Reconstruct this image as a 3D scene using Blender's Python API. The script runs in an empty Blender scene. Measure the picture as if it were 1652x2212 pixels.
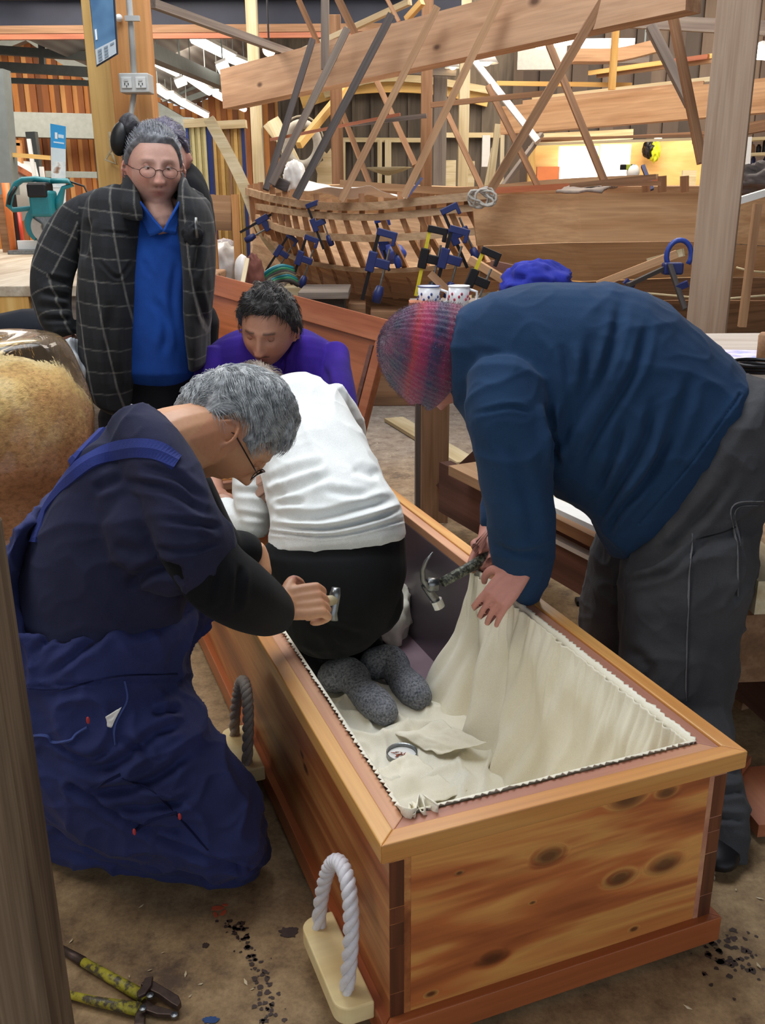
import bpy, bmesh, math, random
import numpy as np
from mathutils import Vector, Matrix, noise as mn
random.seed(7); np.random.seed(7)
SC = bpy.context.scene; COL = SC.collection
# ---------------------------------------------------------------- camera
FPX = 2030.0; CX, CY = 826.0, 1106.0; CH = 1.3
MC = np.array([[0.99997787, 0.00665321, 0.0], [-0.00212841, 0.31989961, -0.94744905], [-0.00630358, 0.94742808, 0.31990669]])
cam = bpy.data.cameras.new('camera'); camo = bpy.data.objects.new('camera', cam); COL.objects.link(camo)
cam.sensor_fit = 'VERTICAL'; cam.sensor_height = 24.0; cam.lens = 24.0 * FPX / 2212.0; cam.clip_start = .05; cam.clip_end = 200
camo.matrix_world = Matrix.Translation((0, 0, CH)) @ Matrix([[MC[i][j] for j in range(3)] for i in range(3)]).to_4x4()
SC.camera = camo
# ---------------------------------------------------------------- exposure, world, lights
SC.view_settings.view_transform = 'Standard'; SC.view_settings.look = 'None'
SC.view_settings.gamma = 1; SC.view_settings.use_curve_mapping = False
SC.view_settings.exposure = 0.0
W = bpy.data.worlds.new('overcast'); SC.world = W; W.use_nodes = True
W.node_tree.nodes['Background'].inputs[0].default_value = (.80, .90, 1.0, 1)
W.node_tree.nodes['Background'].inputs[1].default_value = 1.0
def area(name, loc, target, sx, sy, power, col):
    l = bpy.data.lights.new(name, 'AREA'); l.shape = 'RECTANGLE'; l.size = sx; l.size_y = sy; l.energy = power; l.color = col
    o = bpy.data.objects.new(name, l); COL.objects.link(o); o.location = loc
    d = Vector(target) - Vector(loc); o.rotation_euler = d.to_track_quat('-Z', 'Y').to_euler(); return o
# unseen area lights added overhead to brighten the bay and hull, and rows of shed fluorescents further back
area('added_overhead_light', (-.3, 3.0, 3.95), (-.2, 3.0, 0), 2.6, 1.6, 115, (.86, .93, 1.0))
area('added_overhead_light', (-2.2, 1.2, 3.95), (-.9, 1.6, 0), 1.6, 2.0, 60, (1.0, .93, .82))
area('added_overhead_light', (1.5, 6.3, 4.6), (1.0, 6.4, 0), 6.0, 2.2, 400, (1.0, .90, .78))
area('fluorescent_light', (3.6, 11.0, 3.9), (3.2, 12.5, 1), 5.0, 2.0, 380, (1.0, .86, .66))
area('fluorescent_light', (-6.0, 17.0, 4.0), (-6.0, 21.0, 1.0), 7.0, 3.0, 700, (1.0, .88, .72))
area('fluorescent_light', (-2.6, 8.2, 3.4), (-2.4, 8.6, 0), 3.0, 3.0, 190, (1.0, .93, .84))
# ---------------------------------------------------------------- projection of measured points to real positions
def _ray(x, y): return MC @ np.array([x - CX, -(y - CY), -FPX])
def PZ(x, y, z):
    d = _ray(x, y); return Vector(np.array([0, 0, CH]) + d * ((z - CH) / d[2]))
def PY(x, y, Y):
    d = _ray(x, y); return Vector(np.array([0, 0, CH]) + d * (Y / d[1]))
def PROJ(a):
    c = (a - np.array([0, 0, CH])) @ MC; return np.stack([CX + FPX * c[:, 0] / -c[:, 2], CY - FPX * c[:, 1] / -c[:, 2]], 1)
def hx(s, a=1.0):
    s = s.lstrip('#'); v = [int(s[i:i + 2], 16) / 255 for i in (0, 2, 4)]
    return tuple([(c / 12.92 if c <= .04045 else ((c + .055) / 1.055) ** 2.4) for c in v] + [a])
# ---------------------------------------------------------------- objects
BASE = {}
def tag(o, label=None, cat=None, group=None, kind=None):
    if label: o['label'] = label
    if cat: o['category'] = cat
    if group: o['group'] = group
    if kind: o['kind'] = kind
    return o
def thing(name, loc, label, cat, group=None):
    o = bpy.data.objects.new(name, None); COL.objects.link(o); o.location = loc; o.empty_display_size = .05
    o.matrix_basis = Matrix.Translation(loc); BASE[o.name] = Matrix.Translation(loc)
    return tag(o, label, cat, group)
def link(o, parent=None, M=None):
    M = M or Matrix.Identity(4); COL.objects.link(o); BASE[o.name] = M
    if parent is not None:
        o.parent = parent; o.matrix_basis = BASE[parent.name].inverted() @ M
    else: o.matrix_basis = M
    return o
def mobj(name, verts, faces, mat, parent=None, M=None, smooth=False):
    me = bpy.data.meshes.new(name); me.from_pydata([tuple(v) for v in verts], [], faces); me.update()
    if mat: me.materials.append(mat)
    if smooth: me.polygons.foreach_set('use_smooth', [True] * len(me.polygons))
    return link(bpy.data.objects.new(name, me), parent, M)
class MB:
    def __init__(s): s.v = []; s.f = []
    def add(s, v, f):
        n = len(s.v); s.v += [Vector(p) for p in v]; s.f += [tuple(i + n for i in q) for q in f]; return s
    def box(s, lo, hi, M=None):
        x0, y0, z0 = lo; x1, y1, z1 = hi
        v = [Vector(p) for p in [(x0, y0, z0), (x1, y0, z0), (x1, y1, z0), (x0, y1, z0), (x0, y0, z1), (x1, y0, z1), (x1, y1, z1), (x0, y1, z1)]]
        if M: v = [M @ p for p in v]
        return s.add(v, [(0, 3, 2, 1), (4, 5, 6, 7), (0, 1, 5, 4), (1, 2, 6, 5), (2, 3, 7, 6), (3, 0, 4, 7)])
    def beam(s, p0, p1, w, t, up=(0, 0, 1)):
        M, L = frame(p0, p1, up); return s.box((-L / 2, -w / 2, -t / 2), (L / 2, w / 2, t / 2), M)
    def tube(s, pts, r, n=8, cap=True, close=False):
        pts = [Vector(p) for p in pts]; m = len(pts); rs = r if hasattr(r, '__len__') else [r] * m
        rings = []; prev = None
        for i, p in enumerate(pts):
            a = pts[(i + 1) % m] if (close or i < m - 1) else p; b = pts[i - 1] if (close or i > 0) else p
            d = (a - b).normalized()
            if prev is None: prev = d.orthogonal().normalized()
            prev = (prev - d * prev.dot(d)).normalized(); q = d.cross(prev)
            rings.append([p + (prev * math.cos(2 * math.pi * k / n) + q * math.sin(2 * math.pi * k / n)) * rs[i] for k in range(n)])
        v = [p for r_ in rings for p in r_]; f = []
        for i in range(m if close else m - 1):
            j = (i + 1) % m
            f += [(i * n + k, i * n + (k + 1) % n, j * n + (k + 1) % n, j * n + k) for k in range(n)]
        if cap and not close: f += [tuple(range(n))[::-1], tuple((m - 1) * n + k for k in range(n))]
        return s.add(v, f)
    def lathe(s, prof, n=20, M=None):
        v = []; f = []; m = len(prof)
        for r, z in prof:
            for k in range(n):
                p = Vector((r * math.cos(2 * math.pi * k / n), r * math.sin(2 * math.pi * k / n), z)); v.append(M @ p if M else p)
        for i in range(m - 1):
            f += [(i * n + k, i * n + (k + 1) % n, (i + 1) * n + (k + 1) % n, (i + 1) * n + k) for k in range(n)]
        f += [tuple(range(n))[::-1], tuple((m - 1) * n + k for k in range(n))]
        return s.add(v, f)
    def prism(s, poly, z0, z1, M=None):
        n = len(poly); v = [Vector((x, y, z0)) for x, y in poly] + [Vector((x, y, z1)) for x, y in poly]
        if M: v = [M @ p for p in v]
        return s.add(v, [tuple(range(n))[::-1], tuple(range(n, 2 * n))] + [(k, (k + 1) % n, n + (k + 1) % n, n + k) for k in range(n)])
    def ball(s, c, r, n=12, M=None):
        rr = r if hasattr(r, '__len__') else (r, r, r)
        c = Vector(c); v = []; f = []
        for i in range(1, n):
            a = math.pi * i / n
            for k in range(2 * n):
                b = math.pi * k / n; p = Vector((rr[0] * math.sin(a) * math.cos(b), rr[1] * math.sin(a) * math.sin(b), rr[2] * math.cos(a)))
                v.append(c + (M @ p if M else p))
        top = len(v); v.append(c + (M @ Vector((0, 0, rr[2])) if M else Vector((0, 0, rr[2])))); v.append(c - (M @ Vector((0, 0, rr[2])) if M else Vector((0, 0, rr[2]))))
        N = 2 * n
        for i in range(n - 2): f += [(i * N + k, (i + 1) * N + k, (i + 1) * N + (k + 1) % N, i * N + (k + 1) % N) for k in range(N)]
        f += [(top, k, (k + 1) % N) for k in range(N)] + [(top + 1, (n - 2) * N + (k + 1) % N, (n - 2) * N + k) for k in range(N)]
        return s.add(v, f)
    def build(s, name, mat, parent=None, M=None, smooth=False, bevel=0):
        o = mobj(name, s.v, s.f, mat, parent, M, smooth)
        if bevel:
            b = o.modifiers.new('bevel', 'BEVEL'); b.width = bevel; b.segments = 2; b.limit_method = 'ANGLE'
        return o
def frame(p0, p1, up=(0, 0, 1)):
    p0 = Vector(p0); p1 = Vector(p1); d = p1 - p0; L = d.length; x = d.normalized(); u = Vector(up)
    if abs(x.dot(u)) > .98: u = Vector((0, 1, 0))
    y = u.cross(x).normalized(); z = x.cross(y)
    M = Matrix((x, y, z)).transposed().to_4x4(); M.translation = (p0 + p1) / 2
    return M, L
def beam(name, p0, p1, w, t, mat, parent=None, label=None, cat=None, group=None, up=(0, 0, 1), bevel=0, kind=None):
    """a timber: length along its own X so the grain follows it"""
    M, L = frame(p0, p1, up)
    o = MB().box((-L / 2, -w / 2, -t / 2), (L / 2, w / 2, t / 2)).build(name, mat, parent, M, bevel=bevel)
    return tag(o, label, cat, group, kind)
def cr(pts, n):
    """Catmull-Rom resampling of tuples, n steps per span"""
    P = [np.array(p, float) for p in pts]; P = [2 * P[0] - P[1]] + P + [2 * P[-1] - P[-2]]; out = []
    for i in range(1, len(P) - 2):
        for k in range(n):
            t = k / n; out.append(.5 * ((2 * P[i]) + (-P[i - 1] + P[i + 1]) * t + (2 * P[i - 1] - 5 * P[i] + 4 * P[i + 1] - P[i + 2]) * t * t + (-P[i - 1] + 3 * P[i] - 3 * P[i + 1] + P[i + 2]) * t ** 3))
    out.append(P[-2]); return out
def copy_tree(o, parent=None):
    c = o.copy(); COL.objects.link(c); c.parent = parent; BASE[c.name] = BASE[o.name]
    for ch in list(o.children): copy_tree(ch, c)
    return c
# ---------------------------------------------------------------- materials
class NT:
    def __init__(s, name):
        s.m = bpy.data.materials.new(name); s.m.use_nodes = True; s.t = s.m.node_tree; s.n = s.t.nodes; s.b = s.n['Principled BSDF']
        s.tc = s.n.new('ShaderNodeTexCoord')
    def new(s, typ, **kw):
        nd = s.n.new('ShaderNode' + typ)
        for k, v in kw.items(): setattr(nd, k, v)
        return nd
    def L(s, a, b): s.t.links.new(a, b)
    def map(s, scale, src=None, loc=(0, 0, 0)):
        m = s.new('Mapping'); m.inputs['Scale'].default_value = scale; m.inputs['Location'].default_value = loc
        s.L(src or s.tc.outputs['Object'], m.inputs[0]); return m.outputs[0]
    def noise(s, vec, scale, detail=4, rough=.55, dist=0, w=None):
        n = s.new('TexNoise'); n.inputs['Scale'].default_value = scale; n.inputs['Detail'].default_value = detail
        n.inputs['Roughness'].default_value = rough; n.inputs['Distortion'].default_value = dist
        if w is not None: n.noise_dimensions = '4D'; s.L(w, n.inputs['W'])
        s.L(vec, n.inputs['Vector']); return n.outputs[0]
    def ramp(s, fac, stops, interp='LINEAR'):
        r = s.new('ValToRGB'); e = r.color_ramp.elements; r.color_ramp.interpolation = interp
        e[0].position = stops[0][0]; e[0].color = stops[0][1]; e[1].position = stops[-1][0]; e[1].color = stops[-1][1]
        for p, c in stops[1:-1]: x = e.new(p); x.color = c
        s.L(fac, r.inputs[0]); return r.outputs[0]
    def mix(s, fac, a, b, mode='MIX'):
        m = s.new('Mix', data_type='RGBA', blend_type=mode)
        for v, i in ((fac, 0), (a, 6), (b, 7)):
            if hasattr(v, 'links') or hasattr(v, 'is_linked'): s.L(v, m.inputs[i])
            else: m.inputs[i].default_value = v
        return m.outputs[2]
    def math(s, op, a, b=0.0, c=0.0):
        m = s.new('Math', operation=op)
        for i, v in enumerate((a, b, c)):
            if hasattr(v, 'is_linked'): s.L(v, m.inputs[i])
            else: m.inputs[i].default_value = v
        return m.outputs[0]
    def bump(s, h, strength=.3, dist=.002):
        b = s.new('Bump'); b.inputs['Strength'].default_value = strength; b.inputs['Distance'].default_value = dist
        s.L(h, b.inputs['Height']); s.L(b.outputs[0], s.b.inputs['Normal'])
    def rnd(s):
        o = s.new('ObjectInfo'); return s.math('MULTIPLY', o.outputs['Random'], 37.0)
    def col(s, c):
        if hasattr(c, 'is_linked'): s.L(c, s.b.inputs['Base Color'])
        else: s.b.inputs['Base Color'].default_value = c
    def set(s, **kw):
        for k, v in kw.items(): s.b.inputs[k.replace('_', ' ')].default_value = v
        return s.m
def wood(name, light, mid, dark, grain=10.0, rough=.6, along=0, fine=.35, knots=None, sheen=0.0, stretch=.9, dist=.6, vary=.25, coat=0):
    n = NT(name); sc = [grain] * 3; sc[along] = stretch
    w = n.rnd(); src = n.tc.outputs['Object']
    kd = None
    if knots:
        ax = ['X', 'Y', 'Z']
        for (kx, ky, kz, kr) in knots:
            sub = n.new('VectorMath', operation='SUBTRACT'); n.L(n.tc.outputs['Object'], sub.inputs[0]); sub.inputs[1].default_value = (kx, ky, kz)
            sl = n.new('VectorMath', operation='MULTIPLY'); n.L(sub.outputs[0], sl.inputs[0]); s3 = [1, 1, 1]; s3[along] = .55; sl.inputs[1].default_value = s3
            ln = n.new('VectorMath', operation='LENGTH'); n.L(sl.outputs[0], ln.inputs[0])
            mr = n.new('MapRange', interpolation_type='SMOOTHERSTEP'); n.L(ln.outputs['Value'], mr.inputs[0])
            mr.inputs[1].default_value = 0; mr.inputs[2].default_value = kr; mr.inputs[3].default_value = 1; mr.inputs[4].default_value = 0
            kd = mr.outputs[0] if kd is None else n.math('MAXIMUM', kd, mr.outputs[0])
    vec = n.map(sc, src)
    if kd is not None:
        off = n.new('VectorMath', operation='ADD'); cmb = n.new('CombineXYZ'); sm = n.math('MULTIPLY', kd, .35)
        n.L(sm, cmb.inputs[(along + 2) % 3]); n.L(sm, cmb.inputs[(along + 1) % 3]); n.L(vec, off.inputs[0]); n.L(cmb.outputs[0], off.inputs[1]); vec = off.outputs[0]
    g = n.noise(vec, 1.0, 3, .5, dist, w)
    st = [grain * 9] * 3; st[along] = 2.5
    g2 = n.noise(n.map(st), 1.0, 2, .6, .2, w)
    c = n.ramp(g, [(.28, dark), (.45, mid), (.55, light), (.68, mid), (.8, dark)])
    c = n.mix(fine, c, n.ramp(g2, [(.3, (.45, .4, .36, 1)), (.6, (1, 1, 1, 1))]), 'MULTIPLY')
    if vary:
        oi = n.new('ObjectInfo'); c = n.mix(1.0, c, n.ramp(oi.outputs['Random'], [(0, (1 - vary, 1 - vary, 1 - vary, 1)), (1, (1, 1, 1, 1))]), 'MULTIPLY')
    if kd is not None:
        c = n.mix(n.ramp(kd, [(.1, (0, 0, 0, 1)), (.6, (.5, .5, .5, 1)), (.95, (.85, .85, .85, 1))]), c, hx('#43200f'))
    n.col(c); n.bump(g2, .15, .001)
    return n.set(Roughness=rough, Coat_Weight=coat, Coat_Roughness=.25)
def plain(name, c, rough=.6, metal=0, var=.12, scale=30, bump=0, **kw):
    n = NT(name); c = hx(c) if isinstance(c, str) else c
    g = n.noise(n.map((1, 1, 1)), scale, 3)
    d = tuple(x * (1 - var) for x in c[:3]) + (1,)
    n.col(n.ramp(g, [(.3, d), (.7, c)]))
    if bump: n.bump(g, bump, .003)
    return n.set(Roughness=rough, Metallic=metal, **kw)
def cloth(name, c, c2=None, rough=.9, weave=500, wb=.25, patch=6, sheen=.02, dirt=None):
    n = NT(name); c = hx(c); c2 = hx(c2) if c2 else tuple(x * .75 for x in c[:3]) + (1,)
    g = n.noise(n.map((1, 1, 1)), patch, 5); k = n.ramp(g, [(.3, c2), (.65, c)])
    f = n.noise(n.map((1, 1, 1)), weave, 2); k = n.mix(.25, k, n.ramp(f, [(.35, (.5, .5, .5, 1)), (.65, (1.0, 1.0, 1.0, 1))]), 'MULTIPLY')
    if dirt:
        g3 = n.noise(n.map((1, 1, 1)), 9, 6, .7); k = n.mix(n.ramp(g3, [(.55, (0, 0, 0, 1)), (.75, (.45, .45, .45, 1))]), k, hx(dirt))
    n.col(k); n.bump(f, wb, .0015)
    return n.set(Roughness=rough, Sheen_Weight=min(sheen, .03), Sheen_Roughness=.5, Specular_IOR_Level=.25)
def emit(name, c, s):
    n = NT(name); n.b.inputs['Emission Color'].default_value = c; return n.set(Emission_Strength=s, Roughness=.5)
def vcol(name, rough=.55, noise_scale=90, bump=.1, sheen=0, amt=.15, sub=0):
    n = NT(name); a = n.new('VertexColor', layer_name='Col'); f = n.noise(n.map((1, 1, 1)), noise_scale, 4)
    n.col(n.mix(amt, a.outputs[0], n.ramp(f, [(.3, (.4, .3, .3, 1)), (.7, (1, 1, 1, 1))]), 'MULTIPLY')); n.bump(f, bump, .0015)
    n.set(Roughness=rough, Sheen_Weight=sheen)
    if sub: n.set(Subsurface_Weight=sub, Subsurface_Radius=(.01, .004, .002), Subsurface_Scale=.6)
    return n.m
def glass(name, c=(1, 1, 1, 1), rough=.03, alpha=None):
    n = NT(name); n.col(c); return n.set(Roughness=rough, Transmission_Weight=1.0, IOR=1.45)
M_ = {}
M_['coffin'] = wood('coffin_board', hx('#c4874a'), hx('#b0673a'), hx('#7f3f20'), 7, .42, 0, .35, None, vary=0, stretch=.7, coat=.25)
M_['rim'] = wood('rim_moulding', hx('#e0a860'), hx('#cf8e4a'), hx('#b5733a'), 12, .42, 0, .3, vary=.05, coat=.2)
M_['trim'] = wood('base_trim', hx('#b8673a'), hx('#a85a30'), hx('#8f4624'), 9, .4, 0, .3, vary=.05, coat=.25)
M_['inner'] = wood('inner_board', hx('#d09a74'), hx('#b97f66'), hx('#946052'), 9, .5, 0, .25, vary=.05)
M_['pine'] = wood('pale_pine', hx('#efd9a4'), hx('#e8cd93'), hx('#ddbd80'), 6, .55, 0, .12, vary=.03)
M_['oregon'] = wood('oregon_timber', hx('#c79d75'), hx('#b98d66'), hx('#a07452'), 12, .7, 0, .35)
M_['brown'] = wood('brown_timber', hx('#a87f5e'), hx('#936c4a'), hx('#705038'), 14, .75, 0, .4)
M_['grey'] = wood('grey_timber', hx('#8f8378'), hx('#7d7068'), hx('#60554f'), 14, .8, 0, .4)
M_['darkt'] = wood('dark_timber', hx('#5a5352'), hx('#4a4442'), hx('#37312f'), 16, .8, 0, .4)
M_['yellowt'] = wood('yellow_timber', hx('#eac074'), hx('#dcab5c'), hx('#c8934a'), 10, .6, 0, .25)
M_['palet'] = wood('pale_timber', hx('#dccdaa'), hx('#cbb88f'), hx('#b39d76'), 10, .65, 0, .3)
M_['whitet'] = plain('white_painted_timber', '#dcdad6', .5, var=.06)
M_['hull'] = wood('hull_plank', hx('#d3a67a'), hx('#c39468'), hx('#a97a50'), 9, .6, 0, .35, vary=.1)
M_['rib'] = wood('rib_timber', hx('#bf9066'), hx('#aa7a52'), hx('#8a5e3c'), 12, .65, 2, .35, vary=.2)
M_['band'] = wood('batten_timber', hx('#c8a680'), hx('#b08c68'), hx('#94714f'), 12, .65, 0, .35, vary=.15)
M_['redt'] = wood('red_timber', hx('#b8714e'), hx('#a9603f'), hx('#8c4a2e'), 8, .45, 0, .3, vary=.05, coat=.3)
M_['dkred'] = wood('dark_red_timber', hx('#80564a'), hx('#6e463b'), hx('#50322a'), 9, .6, 0, .4)
M_['weather'] = wood('weathered_timber', hx('#7d6a55'), hx('#6b5843'), hx('#4b3c2e'), 16, .9, 2, .5, vary=0)
M_['steel'] = plain('painted_steel', '#868c8a', .5, .3, .15, 12)
M_['blue'] = plain('blue_paint', '#23419a', .45, var=.2)
M_['navy'] = plain('navy_paint', '#1d2a63', .45, var=.2)
M_['black'] = plain('black_steel', '#1c1a1e', .45, .4)
M_['iron'] = plain('worn_steel', '#8d8f90', .32, .9, .4, 60)
M_['teal'] = plain('teal_plastic', '#14707c', .4)
M_['white'] = plain('white_gloss', '#ecebe8', .3, var=.03)
M_['tube'] = emit('fluorescent_tube', (1, .93, .82, 1), 9.0)
M_['bulb'] = emit('warm_lamp', (1, .82, .55, 1), 12.0)
M_['sky'] = emit('glow_panel', (.82, .9, 1, 1), 1.6)
M_['window'] = emit('bright_window', (1, .99, .95, 1), 2.2)
# ================================================================ SETTING
def floor_mat():
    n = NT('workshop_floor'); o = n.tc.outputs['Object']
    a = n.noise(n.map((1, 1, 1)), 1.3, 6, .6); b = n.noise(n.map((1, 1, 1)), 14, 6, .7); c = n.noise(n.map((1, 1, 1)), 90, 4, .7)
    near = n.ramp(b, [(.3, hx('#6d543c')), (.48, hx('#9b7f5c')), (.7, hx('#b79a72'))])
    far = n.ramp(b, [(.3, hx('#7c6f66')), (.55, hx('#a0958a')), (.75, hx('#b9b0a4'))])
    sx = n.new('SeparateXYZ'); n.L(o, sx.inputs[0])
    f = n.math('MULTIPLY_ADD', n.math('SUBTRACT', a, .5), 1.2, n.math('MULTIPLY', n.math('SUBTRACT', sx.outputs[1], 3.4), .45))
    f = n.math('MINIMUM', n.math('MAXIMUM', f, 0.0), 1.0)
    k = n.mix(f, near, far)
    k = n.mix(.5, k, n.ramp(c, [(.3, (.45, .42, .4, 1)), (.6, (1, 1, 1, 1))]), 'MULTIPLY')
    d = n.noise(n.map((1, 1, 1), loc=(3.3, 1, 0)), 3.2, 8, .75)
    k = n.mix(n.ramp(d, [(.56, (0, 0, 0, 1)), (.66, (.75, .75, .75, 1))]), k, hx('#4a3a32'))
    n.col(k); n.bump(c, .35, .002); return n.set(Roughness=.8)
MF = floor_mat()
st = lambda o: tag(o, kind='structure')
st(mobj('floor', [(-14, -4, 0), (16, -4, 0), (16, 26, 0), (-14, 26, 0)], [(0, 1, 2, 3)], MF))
def corr_mat():
    n = NT('corrugated_orange'); a = n.new('VertexColor', layer_name='Col'); g = n.noise(n.map((3, 3, .6)), 2.5, 5)
    n.col(n.mix(.5, a.outputs[0], n.ramp(g, [(.3, (.55, .45, .4, 1)), (.6, (1, 1, 1, 1))]), 'MULTIPLY')); return n.set(Roughness=.7)
def board_wall(name, x0, x1, y, z0, zf, step, cols, depth=.05, axis='x'):
    """wall of lapped vertical boards; zf(x) gives the height"""
    v = []; f = []; c = []; x = x0; i = 0; rr = random.Random(3)
    while x < x1:
        w = step * rr.uniform(.85, 1.15); d = depth if i % 2 else 0; zt = zf(x + w / 2); n = len(v); k = cols[i % len(cols)] if rr.random() > .12 else cols[rr.randrange(len(cols))]
        q = [(x, y - d, z0), (x + w, y - d, z0), (x + w, y - d, zt), (x, y - d, zt), (x, y + .03, z0), (x + w, y + .03, z0), (x + w, y + .03, zt), (x, y + .03, zt)]
        if axis == 'y': q = [(p[1], p[0], p[2]) for p in q]
        v += q; f += [(n, n + 1, n + 2, n + 3), (n + 1, n + 5, n + 6, n + 2), (n + 4, n, n + 3, n + 7), (n + 3, n + 2, n + 6, n + 7)]
        c += [k] * 8; x += w; i += 1
    o = mobj(name, v, f, None); a = o.data.color_attributes.new('Col', 'FLOAT_COLOR', 'POINT'); a.data.foreach_set('color', np.array(c, np.float32).ravel())
    return st(o)
MCORR = corr_mat()
OR = [hx('#e0a060'), hx('#a8683c'), hx('#d9924f'), hx('#8a5636'), hx('#e8ad6c'), hx('#b06c3e')]
ridge = lambda x: 4.62 - .46 * abs(x + 7.6) if x < -4.25 else min(5.0, 3.08 + .417 * (x + 4.2))
w = board_wall('wall_back', -14, .6, 22, 0, ridge, .125, OR); w.data.materials.append(MCORR)
w = board_wall('wall_far', .6, 14, 14, 0, lambda x: 5.2, .22, [hx('#4a3c36'), hx('#3a302c'), hx('#5b4c42')]); w.data.materials.append(MCORR)
w = board_wall('wall_left', -4, 22, -14, 0, lambda x: 3.0, .3, OR, axis='y'); w.data.materials.append(MCORR)
w = board_wall('wall_right', -4, 26, 14, 0, lambda x: 4.6, .3, [hx('#4a3c36'), hx('#5a4a42')], depth=.02, axis='y'); w.data.materials.append(MCORR)
w = board_wall('wall_partition', 14.05, 22, .55, 0, lambda x: 4.8, .3, [hx('#4a3c36'), hx('#5a4a42')], depth=.02, axis='y'); w.data.materials.append(MCORR)
def roof_mat(name, a, b):
    n = NT(name); wv = n.new('TexWave'); wv.inputs['Scale'].default_value = 2.2; wv.inputs['Distortion'].default_value = .3; n.L(n.tc.outputs['Object'], wv.inputs[0])
    g = n.noise(n.map((1, 1, 1)), 1.2, 5); n.col(n.mix(.5, n.ramp(wv.outputs[0], [(0, a), (1, b)]), n.ramp(g, [(.3, (.5, .5, .5, 1)), (.7, (1, 1, 1, 1))]), 'MULTIPLY')); return n.set(Roughness=.6, Metallic=.2)
MR = roof_mat('corrugated_roof', hx('#8b8683'), hx('#a9a5a2'))
def slab(name, pts, mat, th=.04):
    n = len(pts); v = [Vector(p) for p in pts] + [Vector(p) + Vector((0, 0, th)) for p in pts]
    return st(mobj(name, v, [tuple(range(n)), tuple(range(n, 2 * n))[::-1]] + [(k, (k + 1) % n, n + (k + 1) % n, n + k) for k in range(n)], mat))
slab('ceiling', [(-14, 9.3, 1.7), (-14, 22, 1.7), (-7.6, 22, 4.64), (-7.6, 9.3, 4.64)], MR)
slab('ceiling', [(-7.6, 9.3, 4.64), (-7.6, 22, 4.64), (-4.2, 22, 3.08), (-4.2, 9.3, 3.08)], MR)
slab('ceiling', [(-4.2, 9.3, 3.08), (-4.2, 22, 3.08), (.4, 22, 5.0), (.4, 9.3, 5.0)], MR)
MDK = plain('dark_roof_lining', '#3b3533', .9, var=.3, scale=3)
slab('ceiling', [(.4, 9.3, 5.0), (.4, 22, 5.0), (14, 22, 4.3), (14, 9.3, 4.3)], MDK)
slab('ceiling', [(-14, -4, 4.1), (14, -4, 4.1), (14, 5.2, 4.1), (-14, 5.2, 4.1)], MR)
slab('ceiling', [(-14, 5.2, 4.8), (14, 5.2, 4.8), (14, 9.3, 4.8), (-14, 9.3, 4.8)], MR)
for (x0, x1, y0, y1, z) in [(-1.6, 1.0, 2.2, 3.8, 4.08), (-3.0, -1.4, .2, 2.2, 4.08), (-1.5, 4.5, 5.4, 7.4, 4.78)]:  # glowing roof panels added out of view, where the added overhead lights hang
    st(MB().box((x0, y0, z), (x1, y1, z + .02)).build('added_roof_panel', M_['sky']))
# dark sarked bulkhead hung across the bay with its boarded fascia
MFL = plain('foil_sarking', '#2b2d3c', .5, .2, .5, 2.5, .3)
st(MB().box((-9, 8.95, 2.66), (.7, 9.05, 4.8)).build('trim_1', MFL))
MFG = plain('grey_lining', '#77757a', .8, var=.25, scale=2)
st(MB().box((-5, 8.85, 2.88), (.2, 8.94, 3.2)).build('trim_2', MFG))
beam('trim_3', (-9, 8.8, 2.63), (.5, 8.8, 2.63), .08, .06, M_['brown'], kind='structure')
beam('trim_4', (-9, 8.78, 2.575), (.5, 8.78, 2.575), .05, .04, M_['redt'], kind='structure')
# white skylight top left
st(MB().box((-4.6, 8.6, 2.86), (-3.0, 8.75, 3.6)).build('window_2', M_['window']))
# fluorescent battens below the roof
def tube_light(a, b, lab, r=.05):
    p = (a + b) / 2; t = thing('fluorescent_light', p, lab, 'ceiling light', 'fluorescent tubes in the far bay'); F, L = frame(a, b)
    zr = ridge(p.x) if p.x > -7.6 or p.x < -4.3 else 4.6
    for q in (-L / 3, L / 3):
        e = F @ Vector((q, 0, .06)); MB().tube([e, (e.x, e.y, max(zr, e.z + .1) + .02)], .008, 5).build('hanger', M_['steel'], t)
    MB().box((-L / 2, -.07, .03), (L / 2, .07, .07)).build('housing', M_['white'], t, F)
    MB().tube([(-L / 2 + .03, 0, 0), (L / 2 - .03, 0, 0)], r, 8).build('tube', M_['tube'], t, F)
for (x0, y0, x1, y1, Y, lab) in [(418, 84, 502, 126, 12, 'brightest fluorescent tube, above the timber post at centre left'), (328, 130, 402, 167, 13, 'fluorescent tube just right of the main post, upper row'), (404, 165, 452, 199, 15, 'fluorescent tube second in the upper row behind the main post'), (464, 202, 500, 222, 17, 'fluorescent tube at the end of the upper row'), (336, 190, 362, 208, 17, 'short fluorescent tube low beside the main post'), (367, 205, 391, 221, 18, 'small fluorescent tube in the lower row'), (393, 222, 446, 250, 18, 'lowest fluorescent tube above the striped racks'), (90, 65, 131, 83, 13, 'fluorescent tube in the left gable, nearer of two'), (141, 90, 187, 111, 14.5, 'fluorescent tube in the left gable, further of two'), (497, 127, 532, 141, 14, 'fluorescent tube partly hidden by the pale post'), (505, 225, 528, 236, 20, 'tiny distant fluorescent tube left of the big beam end')]:
    a = PY(x0, y0, Y); b = PZ(x1, y1, a.z); tube_light(a, b, lab, .055)
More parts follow.
